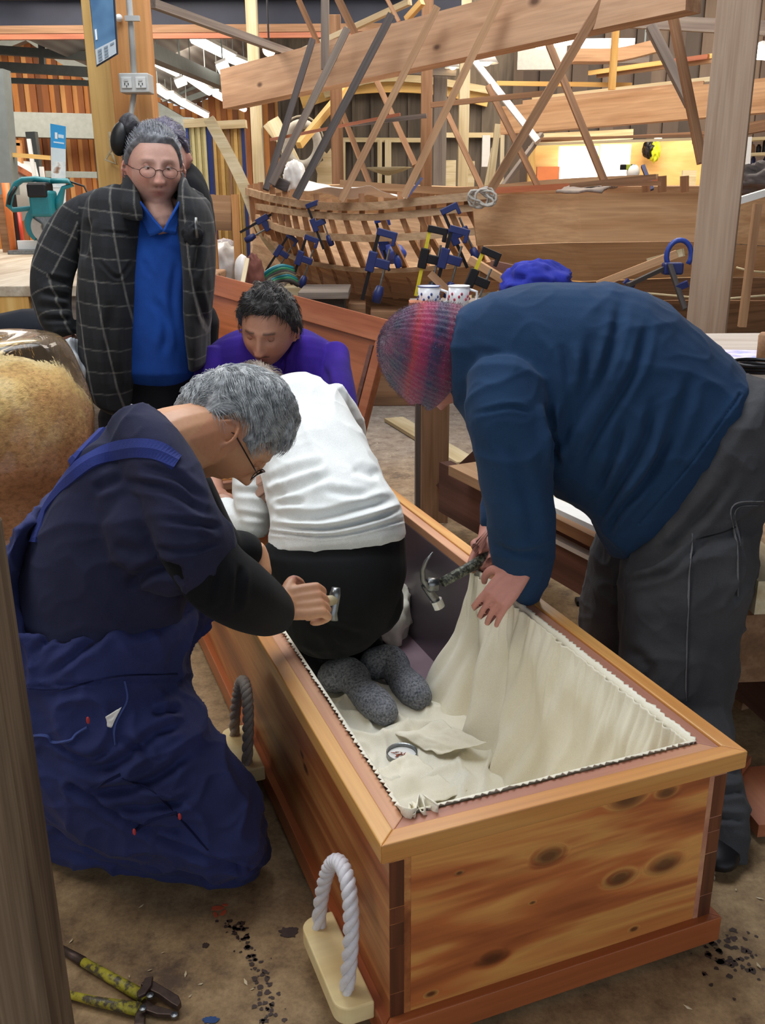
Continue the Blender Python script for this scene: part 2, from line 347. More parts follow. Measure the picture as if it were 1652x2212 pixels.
# steel framing of the left gable
def steel(x0, y0, Y0, x1, y1, Y1, w, lab, name='steel_beam', m='steel'):
    beam(name, PY(x0, y0, Y0), PY(x1, y1, Y1), w, w, M_[m], label=lab, cat='steel beam')
steel(-40, 106, 14, 225, 124, 14, .11, 'upper pale steel tie across the left gable')
steel(-40, 142, 14, 228, 158, 14, .12, 'lower pale steel tie across the left gable')
steel(-40, 172, 14.2, 200, 180, 14.2, .07, 'thin steel rail below the gable ties')
steel(-60, 122, 21, 62, 72, 21, .25, 'left rafter of the distant gable')
steel(62, 72, 21, 225, 180, 21, .28, 'right rafter of the distant gable, left of the post')
steel(325, 228, 21, 400, 272, 21, .28, 'lower end of the gable rafter, right of the post')
steel(88, 62, 14, 92, 150, 14, .07, 'short vertical strut between the gable ties')
steel(134, 68, 14, 136, 112, 14, .06, 'small hanger above the upper gable tie')
steel(318, 110, 10, 535, 203, 17, .14, 'grey roof purlin running back above the tubes')
steel(350, 215, 20, 560, 130, 20, .1, 'thin cross purlin behind the tubes')
steel(405, 215, 20, 545, 165, 20, .1, 'lower cross purlin behind the tubes')
steel(330, 112, 18, 430, 72, 18, .1, 'highest cross purlin behind the tubes')
steel(-50, 268, 20, 240, 275, 20, .45, 'wide horizontal girt across the orange wall')
steel(-50, 284, 19.9, 240, 289, 19.9, .1, 'thin lower girt on the orange wall')
steel(325, 272, 20, 420, 276, 20, .35, 'girt on the orange wall right of the post')
steel(100, 376, 20, 215, 378, 20, .12, 'low rail on the orange wall')
steel(203, 165, 13, 221, 390, 13, .1, 'slender pale steel upright left of the timber post')
steel(68, 285, 13, 82, 385, 13, .12, 'steel upright beside the white boat')
steel(-8, 150, 8, 14, 420, 8, .16, 'thick steel upright at the left edge')
# ================================================================ COFFIN
AW = Vector((-.0053, 1.1296, 0)); YAW = .36729; CW = .661; CHT = .410; CL = 1.95
CM = Matrix.Translation(AW) @ Matrix.Rotation(YAW, 4, 'Z')
def CP(u, v, z): return CM @ Vector((u, v, z))
def hitv(px, py, v):      # where the sight line of a measured point meets the plane v = const of the coffin
    d = Vector(_ray(px, py)); o = Vector((0, 0, CH)); R = CM.inverted(); o2 = R @ o; d2 = R.to_3x3() @ d; t = (v - o2.y) / d2.y; return o2 + d2 * t
def hitu(px, py, u):
    d = Vector(_ray(px, py)); o = Vector((0, 0, CH)); R = CM.inverted(); o2 = R @ o; d2 = R.to_3x3() @ d; t = (u - o2.x) / d2.x; return o2 + d2 * t
cof = thing('coffin', CP(CW / 2, CL / 2, 0), 'open orange-brown timber coffin with pale rim and rope handles, on the workshop floor', 'coffin')
IN = .020; TH = .036; B0 = .036; ZT = CHT - .012
zc = (B0 + ZT) / 2
kn = []
for (px, py, r) in [(1357, 1727, .034), (1338, 1898, .030), (1436, 1868, .034), (1185, 1850, .03), (1063, 2070, .026), (1369, 2007, .010), (931, 2147, .012), (992, 1886, .008), (1150, 1950, .006), (1440, 1712, .022)]:
    h = hitv(px, py, IN); kn.append((h.x - CW / 2, -TH / 2, h.z - zc, r))
MFRONT = wood('coffin_front_board', hx('#dc9c54'), hx('#c06c38'), hx('#84401f'), 9, .4, 0, .35, kn, vary=0, stretch=1.3, coat=.3, dist=1.5)
def board(name, u0, u1, v0, v1, z0, z1, mat, parent=cof, bevel=.0015):
    """box in coffin coordinates, its X along the longer horizontal side"""
    c = Vector(((u0 + u1) / 2, (v0 + v1) / 2, (z0 + z1) / 2)); du, dv, dz = (u1 - u0) / 2, (v1 - v0) / 2, (z1 - z0) / 2
    if du >= dv: M = CM @ Matrix.Translation(c); b = MB().box((-du, -dv, -dz), (du, dv, dz))
    else: M = CM @ Matrix.Translation(c) @ Matrix.Rotation(math.pi / 2, 4, 'Z'); b = MB().box((-dv, -du, -dz), (dv, du, dz))
    return b.build(name, mat, parent, M, bevel=bevel)
board('end_board', IN + .002, CW - IN - .002, IN, IN + TH, B0, ZT, MFRONT)
board('end_board', IN + .002, CW - IN - .002, CL - IN - TH, CL - IN, B0, ZT, M_['coffin'])
ks = []
for (px, py, r) in [(652, 1630, .012), (660, 1660, .016), (735, 1990, .02), (560, 1640, .012)]:
    h = hitu(px, py, IN); ks.append((h.y - CL / 2, TH / 2, h.z - zc, r))
MSIDE = wood('coffin_side_board', hx('#c98a50'), hx('#ae6638'), hx('#713619'), 13, .4, 0, .4, ks, vary=0, stretch=.9, coat=.3, dist=.8)
board('side_board', IN, IN + TH, IN - .0008, CL - IN, B0, ZT, MSIDE)
board('side_board', CW - IN - TH, CW - IN, IN - .0008, CL - IN, B0, ZT, M_['inner'])
# half-blind corner joint: darker end grain blocks showing on the end board
MEND = wood('end_grain', hx('#7d4424'), hx('#68351c'), hx('#4a2414'), 30, .5, 2, .4, vary=.4)
for (u0, u1) in ((IN + .0002, IN + .024), (CW - IN - .026, CW - IN - .0002)):
    z = B0 + .005
    for k, h in enumerate((.07, .09, .045, .03, .085)):
        if z + h < ZT - .02: board('corner_joint', u0, u1, IN - .0012 - .0004 * (k % 2), IN + .01, z, z + h - .0015, MEND, bevel=.0004)
        z += h
# rim moulding: raised outer strip mitred round the top
def ring(name, o, w, z0, z1, mat):
    a, b = o, o + w
    for (poly) in ([(a, a), (CW - a, a), (CW - b, b), (b, b)], [(CW - a, a), (CW - a, CL - a), (CW - b, CL - b), (CW - b, b)], [(CW - a, CL - a), (a, CL - a), (b, CL - b), (CW - b, CL - b)], [(a, CL - a), (a, a), (b, b), (b, CL - b)]):
        e = Vector((poly[1][0] - poly[0][0], poly[1][1] - poly[0][1], 0)); ang = math.atan2(e.y, e.x)
        M = CM @ Matrix.Translation((poly[0][0], poly[0][1], 0)) @ Matrix.Rotation(ang, 4, 'Z'); Mi = (Matrix.Translation((poly[0][0], poly[0][1], 0)) @ Matrix.Rotation(ang, 4, 'Z')).inverted()
        lp = [(Mi @ Vector((x, y, 0))) for x, y in poly]
        MB().prism([(p.x, p.y) for p in lp], z0, z1).build(name, mat, cof, M, bevel=.002)
ring('rim_moulding', 0, .030, CHT - .033, CHT, M_['rim'])
ring('rim_ledge', .030, .028, CHT - .03, CHT - .0045, M_['inner'])
ring('base_trim', .004, .05, .012, .064, M_['trim'])
board('runner', .06, CW - .06, .03, .07, 0, .0125, M_['black']); board('runner', .06, CW - .06, CL - .1, CL - .06, 0, .0125, M_['black'])
MPLI = plain('plastic_inner_lining', '#6c6068', .35, var=.25, scale=4, Coat_Weight=.2)
board('floor_board', IN + TH, CW - IN - TH, IN + TH, CL - IN - TH, .012, .03, plain('coffin_floor', '#a98c94', .35, var=.35, scale=5))
board('inner_panel', CW - IN - TH - .003, CW - IN - TH, .8, CL - IN - TH, .03, CHT - .03, MPLI, bevel=0)
# rope handles on pale wooden blocks
MROPE = plain('white_rope', '#dcd8dc', .5, var=.12, scale=200, Sheen_Weight=.3); MROPE2 = plain('grey_rope', '#b3a79b', .7, var=.2, scale=200)
def handle(v0, v1, vr0, vr1, top, mr, lab):
    n = []; u0, u1 = -.058, .004; R = .028; vs = []
    for k in range(9): a = math.pi / 2 * k / 8; vs.append((u0 + R - R * math.cos(a) * 1, v1 - R + R * math.sin(a)))
    vs.append((u1, v1)); vs.append((u1, v0))
    for k in range(9): a = math.pi / 2 * (1 - k / 8); vs.append((u0 + R - R * math.cos(a), v0 + R - R * math.sin(a)))
    p = MB().prism(vs[::-1], .044, .078).build('handle_block', M_['pine'], cof, CM, bevel=.003)
    lp = []
    zr = top - .078
    for k in range(61):
        t = k / 60; a = math.pi * t; vv = (vr0 + vr1) / 2 - (vr1 - vr0) / 2 * (math.cos(a) * (1 + .06 * math.sin(a)))
        lp.append(Vector((-.030 + .010 * math.sin(a), vv - .040 * math.sin(a), .075 + zr * math.sin(a) ** .85)))
    m = MB()
    for s_ in range(3):
        q = []
        for i in range(len(lp) * 3 - 2):
            k = i // 3; fr = (i % 3) / 3; c = lp[k].lerp(lp[min(k + 1, len(lp) - 1)], fr); d = (lp[min(k + 1, len(lp) - 1)] - lp[max(k - 1, 0)]).normalized()
            x = Vector((1, 0, 0)); x = (x - d * x.dot(d)).normalized(); y = d.cross(x); a = s_ * 2.0944 + i * .26
            q.append(c + (x * math.cos(a) + y * math.sin(a)) * .0062)
        m.tube(q, .0072, 8)
    m.build('rope_loop', mr, cof, CM, smooth=True)
handle(.045, .262, .083, .235, .292, MROPE, 'near'); handle(.745, .940, .775, .905, .272, MROPE2, 'far')
# ---------------------------------------------------------------- calico lining
MCAL = cloth('calico', '#f7f1e0', '#ede4cc', .85, 700, .12, 5, .25)
def sm(x): x = max(0., min(1., x)); return x * x * (3 - 2 * x)
def lining():
    NU, NV = 220, 300; u0, u1 = .060, .598; v = []; f = []
    rr = random.Random(5); knots = sorted([rr.uniform(0, 1) for _ in range(46)])
    vend = lambda t: .905 + .085 * sm(t / .42) if t < .42 else .99 + .62 * sm((t - .42) / .35)
    for i in range(NU + 1):
        t = i / NU
        for j in range(NV + 1):
            s = j / NV; vv = .058 + (vend(t) - .058) * s
            if t < .42:                                  # right-hand sheet, tacked at the top and hanging in pleats
                q = t / .42; z = CHT - .006 - (CHT - .04) * q ** 1.0
                fine = mn.noise(Vector((vv * 44, q * 1.6, 1))) * .010 * (1 - q) ** 1.5
                coarse = mn.noise(Vector((vv * 12 + q * 1.0, q * .8, 7))) * .055 * sm(q * 1.6) + mn.noise(Vector((vv * 26 - q * 2, q * 1.2, 3))) * .014 * sm(q * 2.5)
                u = u1 - .004 - .075 * q ** 2.2 - abs(fine) * 1.6 - .012 * sm(q * 4) - coarse
                u = min(u, u1 - .002)
            else:
                q = (t - .42) / .58; ub = u1 - .079 - .012 - mn.noise(Vector((vv * 12 + 1, .8, 7))) * .055 - mn.noise(Vector((vv * 26 - 2, 1.2, 3))) * .014
                u = ub + (u0 + .004 - ub) * min(1, q / .82); z = .036
                w = Vector((u * 7, vv * 5, 2)); rg = 1 - abs(mn.noise(w)) * 2.6; rg2 = 1 - abs(mn.noise(Vector((u * 13 + 3, vv * 9, 9)))) * 2.6
                z += .030 * max(0, rg) ** 3 * sm(q * 5) + .014 * max(0, rg2) ** 3 + .010 * (mn.noise(Vector((u * 5, vv * 4, 5))) + .4)
                dx, dy = u - .33, vv - .726; g = math.exp(-(dx * dx + dy * dy) / .0022); z = z * (1 - g) + .036 * g
                if q > .82: z += (CHT - .012 - z) * ((q - .82) / .18)
            fr = sm(1 - (vv - .058) / .045)
            if t >= .42: z = z + (CHT - .008 - z) * fr
            v.append((u, vv, z))
    for i in range(NU):
        for j in range(NV): a = i * (NV + 1) + j; f.append((a, a + 1, a + NV + 2, a + NV + 1))
    # turned, pinked hem lying on the ledge along the left side and the near end
    def hem(a, b, nrm, n, wid, zup):
        base = len(v); d = (Vector(b) - Vector(a)); nr = Vector(nrm)
        for k in range(n + 1):
            p = Vector(a) + d * (k / n); zz = 1 if k % 2 else .25; x = wid * (zz + rr.uniform(-.25, .25))
            v.append(tuple(p - nr * .006 + Vector((0, 0, -.03)))); v.append(tuple(p - nr * .002 + Vector((0, 0, .002)))); v.append(tuple(p + nr * x + Vector((0, 0, zup * rr.uniform(.3, 1)))))
        for k in range(n):
            for m in range(2): q = base + k * 3 + m; f.append((q, q + 3, q + 4, q + 1))
    zt = CHT - .002
    hem((.060, .06, zt), (.060, 1.7, zt), (-1, 0, 0), 260, .007, .007)
    hem((.06, .060, zt), (CW - .06, .060, zt), (0, -1, 0), 90, .006, .006)
    hem((CW - .060, .06, zt), (CW - .060, .90, zt), (1, 0, 0), 120, .006, .004)
    return v, f
lv, lf = lining()
lin = mobj('coffin_lining', lv, lf, MCAL, None, CM, smooth=True)
s_ = lin.modifiers.new('thickness', 'SOLIDIFY'); s_.thickness = .0012; s_.offset = 1
tag(lin, 'cream calico lining tacked inside the coffin, hanging in gathered folds', 'fabric')
MTACK = plain('tack', '#5c5750', .35, .9)
for k in range(12):
    vv = .09 + k * .072; m = MB(); m.ball((CW - .0575, vv, CHT - .002), (.0022, .0022, .0016), 6); m.build('tack', MTACK, lin, CM, smooth=True)
# crumpled ruffle of cloth in the near left corner
m = MB(); rr = random.Random(9); n = 26; vs = []
for i in range(n):
    a = i / (n - 1)
    for j in range(8):
        b = j / 7; p = Vector((.062 + .045 * a, .062 + .006 * math.sin(a * 26), CHT - .045 + .052 * b)); p += Vector((.010 * math.sin(a * 19 + b * 4) * b, .014 * math.sin(a * 24 + b * 2) * b, .006 * math.sin(a * 15) * b)); vs.append(p)
m.add(vs, [(i * 8 + j, i * 8 + j + 1, i * 8 + j + 9, i * 8 + j + 8) for i in range(n - 1) for j in range(7)])
o = m.build('corner_ruffle', MCAL, lin, CM, smooth=True); s_ = o.modifiers.new('thickness', 'SOLIDIFY'); s_.thickness = .0014
# tin lid with tacks
tp = CP(.33, .726, .040); tin = thing('tin_lid', tp, 'small round tin lid holding loose tacks, lying on the calico inside the coffin', 'tin')
M = Matrix.Translation(tp)
MB().lathe([(.0005, .0006), (.0345, .0006), (.0345, .011), (.0370, .012), (.0370, .0), (.0005, -.0005)], 32, M).build('rim', M_['iron'], tin, smooth=False)
MB().lathe([(.0005, .0012), (.0340, .0012), (.0340, .0022), (.0005, .0022)], 32, M).build('white_base', M_['white'], tin)
m = MB(); rr = random.Random(2)
for k in range(16):
    a = rr.uniform(0, 6.28); r = rr.uniform(0, .016); c = Vector((r * math.cos(a) - .006, r * math.sin(a) - .004, .004)); b = rr.uniform(0, 6.28)
    m.tube([M @ c, M @ (c + Vector((.010 * math.cos(b), .010 * math.sin(b), .002)))], [.0014, .0007], 5)
tag(m.build('tacks', plain('brassy_tack', '#9a5a44', .4, .5), tin), kind='stuff')
# folded flap of calico partly over the tin
fl = CP(.30, .60, .058)
def sheet(name, corners, mat, label, cat, amp=.008, n=28, th=.0012, parent=None):
    a, b, c, d = [Vector(p) for p in corners]; v = []; f = []
    nr = (b - a).cross(d - a).normalized(); sd = random.random() * 50
    for i in range(n + 1):
        for j in range(n + 1):
            s, t = i / n, j / n; p = (a.lerp(b, s)).lerp(d.lerp(c, s), t)
            h = mn.noise(Vector((s * 2.2, t * 4.5, sd))) * amp * 2 + mn.noise(Vector((s * 8, t * 6, sd + 4))) * amp * .5
            v.append(p + nr * h)
    for i in range(n):
        for j in range(n): q = i * (n + 1) + j; f.append((q, q + 1, q + n + 2, q + n + 1))
    o = mobj(name, v, f, mat, parent, smooth=True); s_ = o.modifiers.new('thickness', 'SOLIDIFY'); s_.thickness = th
    if label: tag(o, label, cat)
    return o
sheet('calico_flap', [CP(.19, .46, .085), CP(.40, .52, .06), CP(.335, .70, .062), CP(.245, .66, .055)], MCAL, None, None, .009, parent=lin)
sheet('calico_flap', [CP(.34, .80, .05), CP(.46, .78, .075), CP(.50, .62, .095), CP(.40, .68, .055)], MCAL, None, None, .008, parent=lin)
# bundle of cloth beyond the kneeler's leg
def crumple(name, c, r, mat, label, cat, seed, amp=.35, parent=None, n=26, group=None):
    m = MB().ball((0, 0, 0), (1, 1, 1), n); v = []
    for p in m.v:
        k = 1 + amp * (.5 - abs(mn.noise(p * 1.5 + Vector((seed, 0, 0)))) * 1.8) + amp * .35 * (.5 - abs(mn.noise(p * 4 + Vector((seed, 2, 0)))) * 1.8)
        v.append(Vector(c) + Vector((p.x * r[0], p.y * r[1], p.z * r[2])) * k)
    o = mobj(name, v, m.f, mat, parent, smooth=True)
    if label: tag(o, label, cat, group)
    return o
crumple('cloth_bundle', CP(.545, 1.33, .115), (.055, .075, .10), MCAL, 'crumpled bundle of cream cloth inside the coffin by the kneeling hips', 'cloth', 3)
# ================================================================ BACKGROUND
def T(x0, y0, Y0, x1, y1, Y1, wpx, mat, label, name='timber', cat='timber', group=None, deep=None, Y=None, fl=False):
    """a sawn timber between two measured points; wpx = its width as measured at the middle"""
    a = PY(x0, y0, Y0); b = PY(x1, y1, Y1)
    if fl: b = b + (b - a) * (b.z / (a.z - b.z))
    m = (a + b) / 2; cd = -((np.array(m) - np.array([0, 0, CH])) @ MC)[2]; w = wpx * cd / FPX
    return beam(name, a, b, w if deep is None else deep, w, M_[mat], label=label, cat=cat, group=group, up=(0, 0, 1) if abs(b.z - a.z) < .6 * (b - a).length else (0, 1, 0))
def Tv(x, y0, y1, Y, wpx, mat, label, name='post', cat='post', x1=None, z0=None, z1=None, dep=None):
    a = PY(x, y0, Y); b = PY(x if x1 is None else x1, y1, Y); xx = (a.x + b.x) / 2; cd = Y * .947; w = wpx * cd / FPX
    return beam(name, (xx, Y, b.z if z0 is None else z0), (xx, Y, a.z if z1 is None else z1), dep or w, w, M_[mat], label=label, cat=cat, up=(0, 1, 0))
# --- main posts
def post(name, xl, xr, ytop, Y, mat, label, dep=.2, z0=0, z1=4.0, side=None):
    a = PY((xl + xr) / 2, ytop, Y); w = (xr - xl) * Y * .96 / FPX
    M = Matrix.Translation((a.x, Y + dep / 2, (z0 + z1) / 2)) @ Matrix.Rotation(math.pi / 2, 4, 'Y'); h = (z1 - z0) / 2
    o = MB().box((-h, -w / 2, -dep / 2), (h, w / 2, dep / 2)).build(name, M_[mat], None, M @ Matrix.Rotation(math.pi / 2, 4, 'X') @ Matrix.Rotation(-math.pi / 2, 4, 'X'), bevel=.004)
    return o
def box_post(name, xc, yc, Y, w, d, z0, z1, mat, label, cat='post', yaw=0):
    a = PY(xc, yc, Y); M = Matrix.Translation((a.x, Y, 0)) @ Matrix.Rotation(yaw, 4, 'Z') @ Matrix.Rotation(-math.pi / 2, 4, 'Y')
    o = MB().box((z0, -w / 2, -d / 2), (z1, w / 2, d / 2)).build(name, M_[mat], None, M, bevel=.004); return tag(o, label, cat)
M_['oregon2'] = wood('orange_oregon', hx('#d0955a'), hx('#c38648'), hx('#a96c38'), 9, .65, 0, .3, vary=.05)
M_['postr'] = wood('pinkish_post', hx('#a9907a'), hx('#9d826c'), hx('#8a705c'), 12, .75, 0, .35, vary=.0)
box_post('main_post', 288, 150, 4.6, .155, .17, 0, 4.05, 'oregon2', 'square orange timber post behind the plaid-shirted onlooker', yaw=.05)
box_post('timber_post', 246, 300, 4.75, .10, .16, 0, 3.05, 'yellowt', 'slim pale timber post beside the square orange post')
box_post('steel_post', 262, 250, 4.8, .035, .1, 0, 4.05, 'steel', 'thin grey steel post between the two timber posts')
box_post('column', 1568, 300, 4.3, .155, .17, 0, 4.05, 'postr', 'big pinkish-brown timber column at the right', 'column', yaw=-.38)
box_post('timber_post', 547, 120, 8.4, .085, .085, 0, 4.75, 'palet', 'pale timber post rising behind the left end of the big beam')
box_post('steel_post', 562, 300, 8.55, .05, .05, 0, 4.75, 'steel', 'thin blue-grey steel post behind the pale post')
box_post('timber_post', 949, 300, 9.5, .17, .12, 0, 4.75, 'grey', 'wide grey-brown post behind the hull framing')
box_post('timber_post', 1001, 280, 9.0, .085, .09, 0, 4.75, 'palet', 'slim pale post right of the wide grey-brown post')
box_post('timber_post', 728, 300, 7.4, .085, .085, .9, 2.5, 'brown', 'brown upright below the big beam, left of the hull centre')
box_post('timber_post', 921, 280, 7.3, .08, .08, .9, 2.6, 'brown', 'brown upright below the big beam, at the hull centre')
# conduit, outlet and fittings on the main post
pm = PY(280, 200, 4.42)
t = thing('power_outlet', PY(293, 180, 4.4), 'grey double power outlet on the orange post with conduit above', 'outlet'); c = PY(294, 181, 4.4)
MGP = plain('grey_plastic', '#b9b7b2', .5, var=.06)
MB().box((c.x - .062, 4.36, c.z - .038), (c.x + .062, 4.46, c.z + .038)).build('housing', MGP, t, bevel=.004)
for dx in (-.03, .03):
    f = MB().box((c.x + dx - .022, 4.354, c.z - .022), (c.x + dx + .022, 4.3605, c.z + .022)).build('socket', plain('outlet_face', '#cdcbc6', .4), t, bevel=.002)
    MB().box((c.x + dx - .008, 4.350, c.z + .006), (c.x + dx + .008, 4.3545, c.z + .014)).build('switch', MGP, f)
    MB().box((c.x + dx - .009, 4.352, c.z - .010), (c.x + dx - .006, 4.3545, c.z - .001)).box((c.x + dx + .006, 4.352, c.z - .010), (c.x + dx + .009, 4.3545, c.z - .001)).box((c.x + dx - .0015, 4.352, c.z - .018), (c.x + dx + .0015, 4.3545, c.z - .010)).build('pin_slot', M_['black'], f)
a = PY(276, 0, 4.42); b = PY(290, 170, 4.42)
MB().tube([(a.x, 4.42, 4.05), (a.x + .005, 4.42, a.z - .1), (b.x, 4.42, b.z)], .013, 8).build('conduit', MGP, t, smooth=True)
b2 = PY(277, 250, 4.42); MB().tube([(b.x - .005, 4.42, c.z - .03), (b2.x + .012, 4.42, b2.z), (b2.x + .012, 4.42, 1.2)], .012, 8).build('conduit', MGP, t, smooth=True)
for (x, y) in ((286, 40),):
    q = PY(x, y, 4.40); MB().box((q.x - .03, 4.39, q.z - .01), (q.x + .03, 4.41, q.z + .01)).build('saddle_clip', MGP, t)
q = PY(257, 39, 4.5); tag(MB().ball((q.x, 4.50, q.z), (.016, .02, .016)).build('insulator', M_['white'], smooth=True), 'small white round insulator knob high on the post', 'insulator')
# hanging poster with two-tone blue picture
def poster(name, pts, Y, Ycols, label, cat, back):
    t = thing(name, PY(pts[0][0], pts[0][1], Y), label, cat); P = [PY(x, y, Y) for x, y in pts]
    for nm, (a0, a1, s0, s1), mat, off in Ycols:
        q = [P[0].lerp(P[1], s0).lerp(P[3].lerp(P[2], s0), a0), P[0].lerp(P[1], s1).lerp(P[3].lerp(P[2], s1), a0), P[0].lerp(P[1], s1).lerp(P[3].lerp(P[2], s1), a1), P[0].lerp(P[1], s0).lerp(P[3].lerp(P[2], s0), a1)]
        v = [p + Vector((0, -off, 0)) for p in q] + [p + Vector((0, -off + .004, 0)) for p in q]
        mobj(nm, v, [(0, 1, 2, 3), (7, 6, 5, 4), (0, 4, 5, 1), (1, 5, 6, 2), (2, 6, 7, 3), (3, 7, 4, 0)], mat, t)
    return t
PB = lambda n, c, r=.35: plain(n, c, r, var=.05)
MPO = NT('poster_picture'); g = MPO.noise(MPO.map((2, 1, 1.2)), 2.2, 3, .5, 1.0); MPO.col(MPO.ramp(g, [(.35, hx('#3d6286')), (.5, hx('#5e86a8')), (.58, hx('#c9d4dc')), (.64, hx('#6d93b2'))])); MPO = MPO.set(Roughness=.25)
poster('poster_board', [(186, -90), (240, -95), (253, 118), (210, 144)], 4.25, [('backing', (0, 1, -.04, 1.05), PB('dark_edge', '#262a3a'), 0), ('picture', (0, .84, 0, .98), MPO, .006), ('caption_panel', (.84, .985, 0, .98), PB('caption_grey', '#b9c0c6'), .006)] + [('print_block', (.86 + .03 * (k % 4), .88 + .03 * (k % 4), .12 + .3 * (k // 4), .30 + .3 * (k // 4)), PB('print_dark', '#7b8894'), .0085) for k in range(9)] + [('emblem', (.66, .76, .08, .16), M_['white'], .0085)], 'large blue boat poster board hanging askew on the timber post', 'poster', None)
MPH = NT('banner_photo'); g = MPH.noise(MPH.map((3, 1, 3)), 2.0, 4); MPH.col(MPH.ramp(g, [(.3, hx('#5f6a6e')), (.45, hx('#c5d3da')), (.6, hx('#dfe8ec')), (.7, hx('#8f6d58'))])); MPH = MPH.set(Roughness=.4)
t = poster('pull_up_banner', [(109, 267), (142, 273), (142, 420), (112, 420)], 10, [('backing', (0, 2.85, 0, 1), PB('banner_white', '#e6e9ea'), 0), ('blue_header', (0, .33, 0, 1), PB('banner_blue', '#2f9be0'), .006), ('sky_panel', (.33, .52, 0, 1), PB('banner_sky', '#cfe0ea'), .006), ('photo_panel', (.52, .9, 0, 1), MPH, .006), ('emblem', (.11, .2, .3, .46), M_['white'], .009), ('print_line', (.13, .18, .52, .88), PB('pale_print', '#c9e4f5'), .009), ('print_line', (.24, .26, .2, .9), PB('pale_print', '#c9e4f5'), .009)], 'tall pull-up banner with bright blue top and white bird emblem', 'banner', None)
# --- long beams of the building frame
def bigbeam(x0, yt0, yb0, Y0, x1, yt1, yb1, Y1, dep, mat, label):
    a = PY(x0, (yt0 + yb0) / 2, Y0); b = PY(x1, (yt1 + yb1) / 2, Y1); h = ((yb0 - yt0) * Y0 * .98 / FPX + (yb1 - yt1) * Y1 * .95 / FPX) / 2
    return beam('long_beam', a, b, dep, h, M_[mat], label=label, cat='beam')
M_['bigbeam'] = wood('big_beam', hx('#cba280'), hx('#bd9371'), hx('#a07556'), 7, .7, 0, .35, vary=0, knots=[(-.6, -.07, .02, .035), (.3, -.07, -.05, .03), (1.0, -.07, .06, .04), (-1.4, -.07, -.03, .03)])
bigbeam(495, 160, 228, 7.6, 1500, -105, 18, 4.9, .14, 'bigbeam', 'massive pale timber beam crossing above the boat and rising to the right')
bigbeam(1092, 235, 288, 8.2, 1720, 168, 235, 6.6, .14, 'hull', 'thick brown beam crossing behind the right column')
T(1072, 180, 9, 1364, 184, 9, 9, 'yellowt', 'bright yellow horizontal batten high at the right', name='batten', cat='batten')
T(930, 227, 7, 1172, 202, 7, 11, 'brown', 'brown horizontal batten crossing the white brace', name='batten', cat='batten')
T(545, 160, 7.8, 885, 4, 6.5, 11, 'palet', 'long thin pale batten lying along the top of the massive beam', name='batten', cat='batten')
T(330, 8, 6.2, 640, 120, 7.2, 16, 'grey', 'long grey brace sloping down from the top left to the massive beam')
# --- shores and braces around the hull
for a in [(675, 86, 6.7, 574, 410, 6.4, 13, 'darkt', 'dark shore furthest left, leaning over the hull bow'),
    (750, 62, 6.3, 587, 398, 6.2, 15, 'grey', 'grey shore second from the left over the hull'),
    (845, 32, 6.0, 638, 428, 5.9, 16, 'darkt', 'long dark shore third from the left over the hull'),
    (944, 15, 5.8, 736, 434, 5.75, 15, 'oregon', 'tan shore resting on the hull sheer at its middle'),
    (1082, -8, 5.5, 872, 426, 5.6, 16, 'oregon', 'tan shore leaning right of the middle of the hull'),
    (1310, -12, 5.2, 1057, 414, 5.4, 19, 'brown', 'long brown shore reaching the rope lashing'),
    (645, 0, 6.9, 690, 102, 6.9, 12, 'brown', 'short brown brace above the left of the massive beam'),
    (730, -3, 6.6, 768, 76, 6.6, 16, 'brown', 'stout brown brace just above the massive beam'),
    (702, -5, 6.5, 702, 150, 6.5, 17, 'grey', 'grey vertical timber crossing the massive beam near its left end'),
    (834, -5, 6.4, 862, 48, 6.3, 8, 'brown', 'thin brown stick above the massive beam'),
    (912, 4, 6.6, 878, 42, 6.7, 12, 'yellowt', 'short yellow timber poking over the massive beam'),
    (766, 168, 7.8, 645, 314, 7.2, 14, 'yellowt', 'bright yellow diagonal timber behind the dark shores'),
    (804, 154, 7.6, 897, 358, 7.2, 12, 'brown', 'brown brace leaning right, behind the tan shores'),
    (740, 246, 7.4, 800, 402, 7.2, 12, 'brown', 'lower brown brace leaning right behind the hull centre'),
    (1022, 128, 7.6, 1162, 306, 7.2, 13, 'whitet', 'white painted brace sloping down to the right'),
    (1176, 72, 6.8, 1306, 394, 6.4, 14, 'brown', 'brown brace crossing the long shore, sloping right'),
    (1054, 186, 7.2, 1162, 404, 6.9, 12, 'brown', 'thin brown brace left of the bright doorway'),
    (1450, 20, 5.6, 1516, 352, 5.4, 18, 'brown', 'grey-brown brace just left of the big column'),
    (1405, 58, 6.4, 1490, 225, 6.2, 20, 'grey', 'short grey brace left of the column brace'),
    (967, 248, 7.3, 1041, 408, 6.9, 11, 'brown', 'brown brace ending at the rope lashing'),
    (1170, 290, 7.6, 1085, 404, 7.2, 9, 'grey', 'thin grey stick behind the long brown shore'),
    (1065, 320, 9, 1050, 400, 9, 8, 'palet', 'pale stick leaning on the dark wall'),
    (1075, 268, 8.8, 1062, 380, 8.8, 12, 'palet', 'pale plank leaning on the dark wall, right of the stick'),
    (1086, 250, 8.7, 1083, 395, 8.7, 8, 'palet', 'narrow pale plank standing behind the crossing braces')]:
    T(*a, name='timber_brace', cat='brace', fl='wall' in a[8] or 'behind the crossing' in a[8])
Tv(1326, 40, 194, 7.5, 13, 'yellowt', 'short yellow upright standing on the right beam')
Tv(1147, 316, 400, 8.8, 14, 'yellowt', 'pale yellow board standing left of the bright doorway', z0=0)
T(584, 302, 6.6, 864, 247, 6.3, 6, 'redt', 'long thin pinkish batten held across the shores', name='batten', cat='batten')
T(754, 269, 6.5, 921, 250, 6.4, 9, 'grey', 'grey batten beside the long pinkish one', name='batten', cat='batten')
